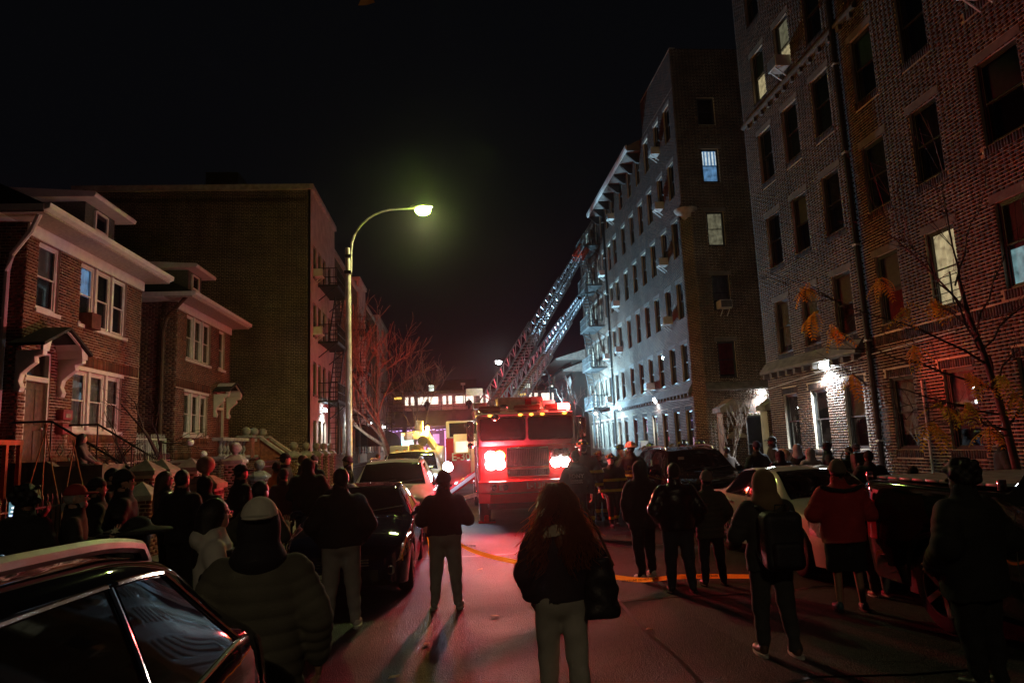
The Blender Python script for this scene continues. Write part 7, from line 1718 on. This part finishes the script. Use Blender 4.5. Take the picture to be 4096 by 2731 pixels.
# --- right side of the road
person('hooded figure all in black with white sneakers in the road', 2.72, 10.3, 1.70, .25, jac=(.011, .010, .011), tro=(.010, .010, .011), hood='up', bulk=.04, hem=.74, shoe=(.58, .58, .56), sole=m_rubber, arms=('low', 'pocket'), stance=.04, step=.08)
person('man in a shiny black leather jacket and loose jeans, back turned', 2.92, 9.3, 1.67, -.15, jac=(.011, .011, .013), jrough=.24, tro=(.03, .036, .05), bulk=.06, hem=.84, hair=('short', 'black'), arms=('pocket', 'pocket'), stance=.04)
person('short person in a grey beanie and olive quilted coat', 3.47, 9.6, 1.52, -.1, jac=(.06, .06, .042), puffer=.085, bulk=.035, hem=.72, hat='beanie', hatcol=(.24, .22, .19), arms=('pocket', 'pocket'), stance=.04)
p_bp = person('person in a tan hood and dark parka wearing a black backpack', 2.90, 6.5, 1.68, -.05, jac=(.040, .042, .040), tro=(.042, .043, .042), hood='up', hoodcol=(.21, .14, .075), bulk=.04, hem=.80, arms=('look', 'look'), sk='tan', shoe=(.10, .05, .03), sole=m_rubber, step=-.04, stance=.03)
p_red = person('man in a red jacket, grey beanie and black shorts with bare calves', 4.40, 7.85, 1.66, -.25, jac=(.42, .03, .038), tro=(.012, .012, .013), shorts=.46, bulk=.07, hem=.80, hat='beanie', hatcol=(.16, .13, .09), sk='tan', shoe=(.03, .10, .14), arms=('front', 'front'), stance=.03)
person('person in a long brown coat beside the bare sapling', 7.51, 19.0, 1.70, .2, jac=(.065, .036, .024), hem=.45, bulk=.04, hair=('short', 'black'), arms=('pocket', 'pocket'))
person('person in a navy beanie and black coat by the brick corner', 7.32, 16.6, 1.83, .1, jac=(.012, .012, .016), hat='beanie', hatcol=(.025, .028, .06), bulk=.04)
person('person in a navy hooded jacket in front of the navy beanie', 7.08, 14.9, 1.66, .0, jac=(.020, .024, .045), hood='up', bulk=.05, z0=.135)
person('bearded man in a black cap looking left near the gate pier', 8.37, 18.0, 1.93, LEFT - .2, jac=(.014, .014, .018), hat='cap', hatcol=(.012, .012, .013), beard='black', sk='brown', face=True, bulk=.04)
person('person in a coat with a fluffy fur-trimmed hood', 7.52, 15.6, 1.64, .1, jac=(.11, .095, .08), fur=(.36, .29, .20), puffer=.09, bulk=.03, hair=('short', 'brown'))
person('person in black with a pale grey hood up facing right', 8.15, 16.2, 1.76, -.5, jac=(.012, .012, .014), hood='up', hoodcol=(.34, .36, .38), bulk=.03)
person('person in a pale grey hooded sweatshirt, back turned, above the silver sedan', 7.72, 14.8, 1.68, .0, jac=(.33, .36, .40), hood='up', bulk=.035)
person('person in a black cap facing left before the first lit ground window', 8.77, 16.0, 1.76, LEFT - .4, jac=(.018, .018, .026), hat='cap', hatcol=(.012, .012, .014), sk='dark', bulk=.03)
p_b2 = person('person with a dark green backpack on the right pavement', 8.43, 14.5, 1.67, .1, jac=(.018, .022, .022), bulk=.04, hair=('short', 'black'))
person('person in a dark cap right of the green backpack', 8.95, 15.1, 1.70, .2, jac=(.014, .014, .02), hat='capback', hatcol=(.02, .02, .04), bulk=.04)
person('bulky figure in a dark knit cap behind the silver sedan', 7.4, 12.1, 1.62, -.3, jac=(.014, .018, .022), hat='beanie', hatcol=(.012, .012, .014), bulk=.08)
person('bowed hooded figure beyond the covered pickup bed', 7.45, 11.0, 1.40, -.2, jac=(.012, .012, .013), hood='up', bulk=.06)
person('crouching figure in pale trousers between the pickup and the silver sedan', 5.10, 8.42, 1.26, -.1, jac=(.011, .011, .012), tro=(.12, .12, .12), hair=('short', 'black'), shoe=(.3, .12, .10), sole=m_rubber, bulk=.05)
person('curly-haired man in a heavy black coat in front of the black pickup', 4.03, 5.35, 1.72, .25, jac=(.009, .010, .009), tro=(.012, .012, .012), hair=('curly', 'black'), bulk=.085, hem=.70, sk='tan', turn=.6, face=True, arms=('pocket', 'pocket'))
person('bearded person in a cap and dark coat against the wall at the far right edge', 9.9, 12.0, 1.82, LEFT - .5, jac=(.022, .028, .036), hat='cap', hatcol=(.02, .018, .02), beard='grey', hem=.6, bulk=.06, sk='light')
person('dark-haired person in grey sitting on the house stoop', -8.05, 15.95, 2.62, -1.3, jac=(.14, .12, .13), tro=(.02, .02, .025), sit=True, z0=1.15, hair=('long', 'black'), sk='light', arms=('knee', 'knee'), shoe=(.4, .4, .42), hem=.82)
MB().box(-8.5, -7.4, 15.5, 16.52, .5, 1.94).build('stone_block', m_stone_dk, st)
# two dim figures on the railway platform
person('dark figure on the railway platform near the train door', 1.9, 86.6, 8.0, .3, jac=(.03, .02, .02), z0=6.3, bulk=.05, group='figures on the railway platform')
person('dark figure on the railway platform by the lit windows', -3.3, 86.6, 8.0, .3, jac=(.03, .02, .02), z0=6.3, bulk=.05, group='figures on the railway platform')
# ------------------------------------------------------------------ details on and with people
def rot_pt(o, p):
    c, s = math.cos(o.rotation_euler.z), math.sin(o.rotation_euler.z); return (o.location.x + c * p[0] - s * p[1], o.location.y + s * p[0] + c * p[1], o.location.z + p[2])
def backlet(o, txt, size, z, y, m, sp=1., bold=.002):
    me = text_mesh(txt, size, .003, bold, sp); me.name = 'lettering'; me.materials.clear(); me.materials.append(m)
    link('lettering', me, o, (0, y, z), (PI / 2, 0, 0))
m_let = mat('white_print', (.60, .60, .62), .8)
backlet(fd, 'FDNY', .115, 1.29, -.205, m_let, 1.1, .004); backlet(fd, 'ENGINE CO', .045, 1.20, -.205, m_let); backlet(fd, '~~~~~', .09, 1.16, -.205, m_let)
backlet(chief, 'FDNY', .10, 1.33, -.20, mat('lime_print', (.55, .55, .12), .6), 1.2, .003); backlet(chief, 'BATTALION', .075, 1.22, -.20, mat('yellow_print', (.65, .62, .05), .6), 1.0, .003)
# wavy hair strands of the walking woman
def strands():
    r_ = random.Random(4); B = MB(); k = .965
    for c in range(85):
        a0 = r_.uniform(-PI * .97, PI * .05) if r_.random() < .9 else r_.uniform(0, PI); L0 = r_.uniform(.34, .60); L0 = L0 * .42 if (-.80 < math.cos(a0) < -.02 and math.sin(a0) < 0) else L0; w0 = r_.uniform(.010, .026); ph0 = r_.uniform(0, 6.28); fr = r_.uniform(20, 34)
        for i in range(10):
            loose = r_.random() < .18; jj = .16 if loose else .05; a = a0 + r_.gauss(0, jj); L = L0 * r_.uniform(.8, 1.12); w = w0 * r_.uniform(.8, 1.3); ph = ph0 + r_.gauss(0, .25 if not loose else 1.2)
            p0 = np.array((.068 * math.cos(a) * r_.uniform(.3, 1), .083 * math.sin(a) * r_.uniform(.2, 1) - .01, 1.735 + r_.uniform(-.03, .012)))
            out = np.array((math.cos(a), math.sin(a) * .9, 0)); sd = 1 if math.cos(a) > 0 else -1; side = abs(math.cos(a)); pts = []
            for j in range(14):
                t = j / 13; drop = L * t
                rad = .095 * math.sqrt(min(1, t * 3.2)) + .03 * t + (.07 * t if loose else 0) + .13 * side * t * t
                q = np.array((p0[0] * (1 - min(1, t * 2)) + out[0] * rad, p0[1] * (1 - min(1, t * 2)) + out[1] * rad * (1.0 + .5 * t) - .045 * t, p0[2] - drop + .02 * (1 - t)))
                q += np.array((math.sin(fr * drop + ph), math.cos(fr * drop * .9 + ph * 1.3), .3 * math.sin(fr * drop * 1.1 + ph))) * w * min(1, t * 2.2) * (1 + .6 * t); pts.append(q * k)
            B.tube(pts, [.0046 * k * (1 - .6 * t) for t in np.linspace(0, 1, 14)], 3, cap=False)
    B.mesh
    o = link('hair', B.mesh('hair', hairmat('backlit_hair', (.20, .085, .036), (.95, .52, .26)), True), woman)
    def f(P): return smin(f_ell(P, (0, -.014, 1.645), (.093, .112, .116)), f_rc(P, (0, -.07, 1.60), (0.01, -.13, 1.34), .095, .075), .05) + .006 * np.sin(70 * P[:, 0]) + .004 * np.sin(40 * P[:, 2] + 30 * P[:, 0])
    def g_(P): return np.maximum(f(P), -f_ell(P, (0, .13, 1.59), (.08, .11, .10)))
    v, q = snet(g_, (-.22, -.32, 1.05), (.22, .2, 1.8), .013); link('hair_mass', mkmesh('hair_mass', v * k, q, m_hairs['auburn'], smooth=True), o)
    def fc(P):
        z = P[:, 2] - .18 * P[:, 0]; a = np.interp(z, [1.36, 1.48], [.235, .185]); b = np.interp(z, [1.36, 1.48], [.205, .165]); d = np.abs((np.sqrt((P[:, 0] / a) ** 2 + (P[:, 1] / b) ** 2) - 1) * b) - .018
        d = np.maximum(np.maximum(d, z - 1.475), 1.395 - z); return np.maximum(np.maximum(d, P[:, 0] - .05), P[:, 1] + .02) + .003 * np.sin(90 * P[:, 0]) * np.sin(80 * P[:, 2])
    v, q = snet(fc, (-.26, -.24, 1.30), (.08, .02, 1.56), .012); link('collar', mkmesh('collar', v * k, q, mat('cream_fleece', (.52, .45, .34), .95, bmp=.8, bscale=60), smooth=True), woman)
strands()
def shoulder_bag():
    x, y, z = rot_pt(woman, (.27, -.15, .76)); r = empty('shoulder_bag', (x, y, z), 'black slouchy shoulder bag hanging at the walking woman\'s right side', 'bag')
    def f(P):
        w = np.interp(P[:, 2], [0, .1, .3, .42], [.115, .125, .10, .055]); d = (np.sqrt((P[:, 0] / w) ** 2 + (P[:, 1] / .075) ** 2) - 1) * .075; d = smin(np.maximum(np.maximum(d, P[:, 2] - .40), .0 - P[:, 2]), f_ell(P, (0, 0, .05), (.12, .075, .07)), .05); return d + cloth_noise(P, .010, 1.6)
    v, q = snet(f, (-.22, -.14, -.08), (.22, .14, .46), .014); link('pouch', mkmesh('pouch', v, q, mat('black_bag_leather', (.014, .014, .016), .5, bmp=.4, bscale=40), smooth=True), r)
    B = MB().tube([(-.10, 0, .34), (-.14, .05, .55), (-.12, .14, .80), (-.10, .2, .78)], .011, 6).tube([(.10, 0, .34), (.02, .05, .56), (-.09, .10, .80)], .011, 6); link('strap', B.mesh('strap', mat('brown_strap', (.10, .045, .02), .5), True), r)
shoulder_bag()
def backpack(o, label, col, w=.29, h=.46, z=1.0, off=-.30):
    r = empty('backpack', rot_pt(o, (0, off, z)), label, 'backpack', None, o.rotation_euler.z)
    m_ = mat('pack_' + label[:8].replace(' ', '_'), col, .55, bmp=.4, bscale=60)
    def f(P):
        d = f_ell(P, (0, 0, h * .5), (w * .56, .13, h * .56)); q = np.abs(P - np.array((0, 0, h * .5))) - np.array((w * .5 - .06, .04, h * .5 - .07)); bx = np.sqrt((np.maximum(q, 0) ** 2).sum(1)) + np.minimum(q.max(1), 0) - .065
        return np.minimum(bx, 9) + cloth_noise(P, .004)
    v, q = snet(f, (-.25, -.2, -.1), (.25, .2, h + .1), .016); link('pack_body', mkmesh('pack_body', v, q, m_, smooth=True), r)
    def f2(P): q = np.abs(P - np.array((0, -.105, h * .28))) - np.array((w * .36 - .03, .01, h * .2 - .03)); return np.sqrt((np.maximum(q, 0) ** 2).sum(1)) + np.minimum(q.max(1), 0) - .04
    v, q = snet(f2, (-.25, -.22, -.1), (.25, .0, h * .7), .014); link('pocket', mkmesh('pocket', v, q, m_, smooth=True), r)
    B = MB().tube([(-.04, 0, h - .01), (-.04, -.01, h + .05), (.04, -.01, h + .05), (.04, 0, h - .01)], .008, 5); link('handle', B.mesh('handle', m_plastic, True), r)
    B = MB()
    for s_ in (-1, 1): B.tube([(s_ * .09, .05, h - .02), (s_ * .13, .14, h + .03), (s_ * .14, .26, h + .02), (s_ * .16, .34, h - .10), (s_ * .17, .30, h - .30), (s_ * .15, .10, .06)], .016, 5)
    link('strap', B.mesh('strap', m_plastic, True), r)
    link('buckle', MB().box(-.012, .012, -.152, -.145, h * .3, h * .36).mesh('buckle', m_chrome), r)
    return r
backpack(p_bp, 'large black backpack on the person in the tan hood', (.014, .015, .02), .34, .52, .80, -.31)
backpack(p_b2, 'dark green backpack worn on the right pavement', (.02, .035, .03), .28, .42, 1.0, -.29)
r = empty('air_tank', rot_pt(ft, (0, -.27, .95)), 'air tank on the back of the blue-coated firefighter', 'air tank', None, ft.rotation_euler.z)
link('cylinder', MB().lathe([(.02, -.02), (.07, .02), (.08, .08), (.08, .44), (.05, .50), (.02, .52)], (0, 0, 0), 14).mesh('cylinder', m_stone, True), r); link('harness', MB().box(-.12, .12, .06, .10, .05, .45).mesh('harness', m_plastic, bevel=.02), r)
r = empty('phone', (-4.30, 7.30, 1.50), 'raised phone with a lit screen at the far left', 'phone', None, -.1)
link('case', MB().box(-.042, .042, -.004, .004, 0, .155).mesh('case', m_plastic, bevel=.003), r); link('screen', MB().box(-.038, .038, -.0065, -.0045, .008, .147).mesh('screen', litmat('phone_screen', (.25, .6, .75), .5, 30, .02)), r)
for i, (zz, w, c) in enumerate(((.012, .06, (.5, .6, 1)), (.05, .03, (.7, .85, 1)), (.085, .02, (.9, .95, 1)))): link('screen_glow', MB().box(-w / 2, w / 2, -.008, -.0067, zz, zz + .012).mesh('screen_glow', emis('screen_bright_%d' % i, c, 2.5)), r)
r = empty('phone', (-3.32, 6.5, 1.22), 'tilted phone glowing white held low at the left', 'phone', None, .5)
link('case', MB().box(-.07, .07, -.036, .036, 0, .008).mesh('case', m_plastic, bevel=.003), r); link('screen', MB().box(-.064, .064, -.032, .032, .0085, .0105).mesh('screen', emis('screen_white', (.85, .9, 1), 2.4)), r)
for o_, pos, txt in ((pp, (-.02, .36, 1.16), 'p'),):
    tag(MB().box(-.10, .10, -.003, .003, -.13, .13).build('papers', m_white, None, loc=rot_pt(o_, pos), rot=(.7, 0, o_.rotation_euler.z)), 'white sheets of paper in the hands of the man on the left pavement', 'paper')
# glasses of the white-hooded person, flower on the hat, vest, shoulder yoke
def spectacles(o, turn, k):
    B = MB()
    for s_ in (-1, 1):
        B.tube([(s_ * .034 + .022 * math.cos(t), .112, 1.640 + .019 * math.sin(t)) for t in np.linspace(0, 2 * PI, 13)], .0028, 4); B.tube([(s_ * .056, .110, 1.645), (s_ * .082, .0, 1.640)], .0025, 4)
    B.tube([(-.012, .115, 1.643), (.012, .115, 1.643)], .0025, 4)
    B.xf(Matrix.Rotation(turn, 4, 'Z') @ Matrix.Scale(k, 4)); link('glasses', B.mesh('glasses', m_chrome), o)
spectacles(p_wh, .25, .955)
def f(P):
    T_ = P; a = .205; b = .155; d = (np.sqrt((T_[:, 0] / a) ** 2 + (T_[:, 1] / b) ** 2) - 1) * b; return np.maximum(np.maximum(d, T_[:, 2] - 1.36), .80 - T_[:, 2])
v, q = snet(f, (-.3, -.25, .75), (.3, .25, 1.45), .016); link('vest', mkmesh('vest', v * .955, q, cloth((.012, .012, .013)), smooth=True), p_wh)
B = MB()
for i in range(9): a = i * 2 * PI / 9; B.add([(0, 0, 0), (.018 * math.cos(a - .3), .018 * math.sin(a - .3), .008), (.05 * math.cos(a), .05 * math.sin(a), .004), (.018 * math.cos(a + .3), .018 * math.sin(a + .3), .008)], [(0, 1, 2, 3)])
B.sphere((0, 0, .008), .010, 8, 5); link('flower', B.mesh('flower', mat('pale_petals', (.62, .58, .45), .7)), hatw, (.03, -.20, 1.53), (1.2, 0, 0))
link('yoke', MB().tube([(-.22, -.09, 1.385), (-.12, -.165, 1.35), (.0, -.188, 1.335), (.12, -.165, 1.35), (.22, -.09, 1.385)], .024, 6).mesh('yoke', cloth((.02, .02, .022)), True), p_red)
# ------------------------------------------------------------------ barrier tape, fallen leaves
def tape_mat():
    return translucent('yellow_barrier_tape', (.78, .42, .03), (.95, .50, .05), .6, .4, .1, 3)
m_tape = tape_mat(); m_ink = mat('tape_ink', (.02, .018, .015), .6)
def tape(pts, w, label, txt=True):
    r = empty('barrier_tape', pts[0], label, 'barrier tape', 'yellow barrier tapes across the street'); P = []
    C = [np.array(p, float) for p in pts]
    for i in range(len(C) - 1):
        p0, p1, p2, p3 = C[max(0, i - 1)], C[i], C[i + 1], C[min(len(C) - 1, i + 2)]
        for t in np.linspace(0, 1, 12, endpoint=False): P.append(.5 * ((2 * p1) + (-p0 + p2) * t + (2 * p0 - 5 * p1 + 4 * p2 - p3) * t * t + (-p0 + 3 * p1 - 3 * p2 + p3) * t**3))
    P.append(C[-1]); V = []; F = []
    for i, p in enumerate(P):
        tw = .35 * math.sin(i * .35); up = np.array((.25 * math.sin(i * .22), .3 * math.cos(i * .3), 1.)); up /= np.linalg.norm(up); V += [p - up * w / 2, p + up * w / 2]
    for i in range(len(P) - 1): F.append((2 * i, 2 * i + 2, 2 * i + 3, 2 * i + 1))
    o = MB().add(V, F); me = o.mesh('band', m_tape, True); l = link('band', me, r, (0, 0, 0), None, True)
    if txt:
        tm = text_mesh('POLICE LINE  DO NOT CROSS', w * .62, .0005, .001); tm.name = 'tape_print'; tm.materials.clear(); tm.materials.append(m_ink)
        L = 0; 
        for i in range(6, len(P) - 6, 16):
            d = P[i + 1] - P[i]; d = d / (np.linalg.norm(d) + 1e-9); n_ = np.cross(d, (0, 0, 1)); n_ /= (np.linalg.norm(n_) + 1e-9)
            if n_[1] > 0: n_ = -n_
            ux = -np.cross(n_, (0, 0, 1.)); 
            if ux[0] < 0: ux = -ux
            M = Matrix((tuple(ux), (0, 0, 1), tuple(np.cross(ux, (0, 0, 1))))).transposed()
            link('tape_print', tm, r, tuple(P[i] + n_ * .012), M.to_euler(), True)
    return r
tape([(-.50, 11.05, 1.03), (-.38, 10.7, .90), (.16, 10.15, .57), (.92, 9.9, .37), (1.55, 9.8, .24), (2.1, 9.74, .16), (2.55, 9.72, .10), (3.2, 9.95, .07), (4.3, 9.7, .05)], .062, 'yellow barrier tape sagging from the blue sedan across the road to the right')
tape([(-.52, 11.0, 1.05), (-.50, 10.8, .95), (-.46, 10.75, .72), (-.42, 10.8, .55), (-.44, 10.85, .42)], .08, 'loose end of yellow tape dangling from the blue sedan mirror', False)
tape([(-6.2, 12.3, .80), (-5.2, 10.8, .78), (-4.6, 9.9, .70), (-4.2, 9.4, .62)], .075, 'yellow tape tied between the left fence and the crowd')
r_ = random.Random(9); lm = MB().add([(-.05, 0, .004), (-.02, -.03, .012), (.03, -.025, .006), (.06, 0, .014), (.03, .028, .006), (-.02, .03, .010)], [(0, 1, 2, 3, 4, 5)]).mesh('fallen_leaf', mat('dry_leaf', (.30, .17, .06), .7, var=.4))
for (x, y, l_) in [(.35, 11.8, 'dry leaf on the road between the sagging tape and the fire truck'), (-.1, 10.9, 'dry leaf on the road just behind the man in grey joggers'), (.42, 8.6, 'dry leaf on the road right of the grey joggers'), (2.1, 5.2, 'pale dry leaf lying left of the backpack wearer on bare asphalt'), (-.35, 7.6, 'dry leaf on the road between the two men in grey sweatpants'), (3.5, 5.5, 'pale leaf on the dark asphalt right of the backpack wearer'), (1.7, 4.4, 'leaf near the bottom edge right of the shoulder bag'), (.05, 5.9, 'reddish leaf on the lit asphalt left of the walking woman'), (2.0, 7.6, 'leaf on the road in front of the leather jacket wearer'), (-.6, 6.6, 'small leaf near the puffer jacket wearer on the road')]:
    o = link('fallen_leaf', lm, None, (x, y, .006), (r_.uniform(-.1, .1), r_.uniform(-.1, .1), r_.uniform(0, 6))); o.scale = (1.1, 1.1, 1.1); tag(o, l_, 'leaf', 'fallen leaves on the road')
# ================================================================== thin haze volume, added to give the lamps a bloom-like halo
hz = MB().box(-75, 75, -43, 145, -1.2, 24.5)
ho = hz.build('haze', None); hm = bpy.data.materials.new('halo_haze'); hm.use_nodes = True; hn = hm.node_tree; hn.nodes.clear()
o_ = hn.nodes.new('ShaderNodeOutputMaterial'); pv_ = hn.nodes.new('ShaderNodeVolumePrincipled'); pv_.inputs['Color'].default_value = (.9, .9, .9, 1); pv_.inputs['Density'].default_value = .00055; pv_.inputs['Anisotropy'].default_value = .92
hn.links.new(pv_.outputs[0], o_.inputs['Volume']); ho.data.materials.clear(); ho.data.materials.append(hm); tag(ho, kind='stuff'); hm.cycles.volume_sampling = 'EQUIANGULAR'
S.cycles.volume_bounces = 0
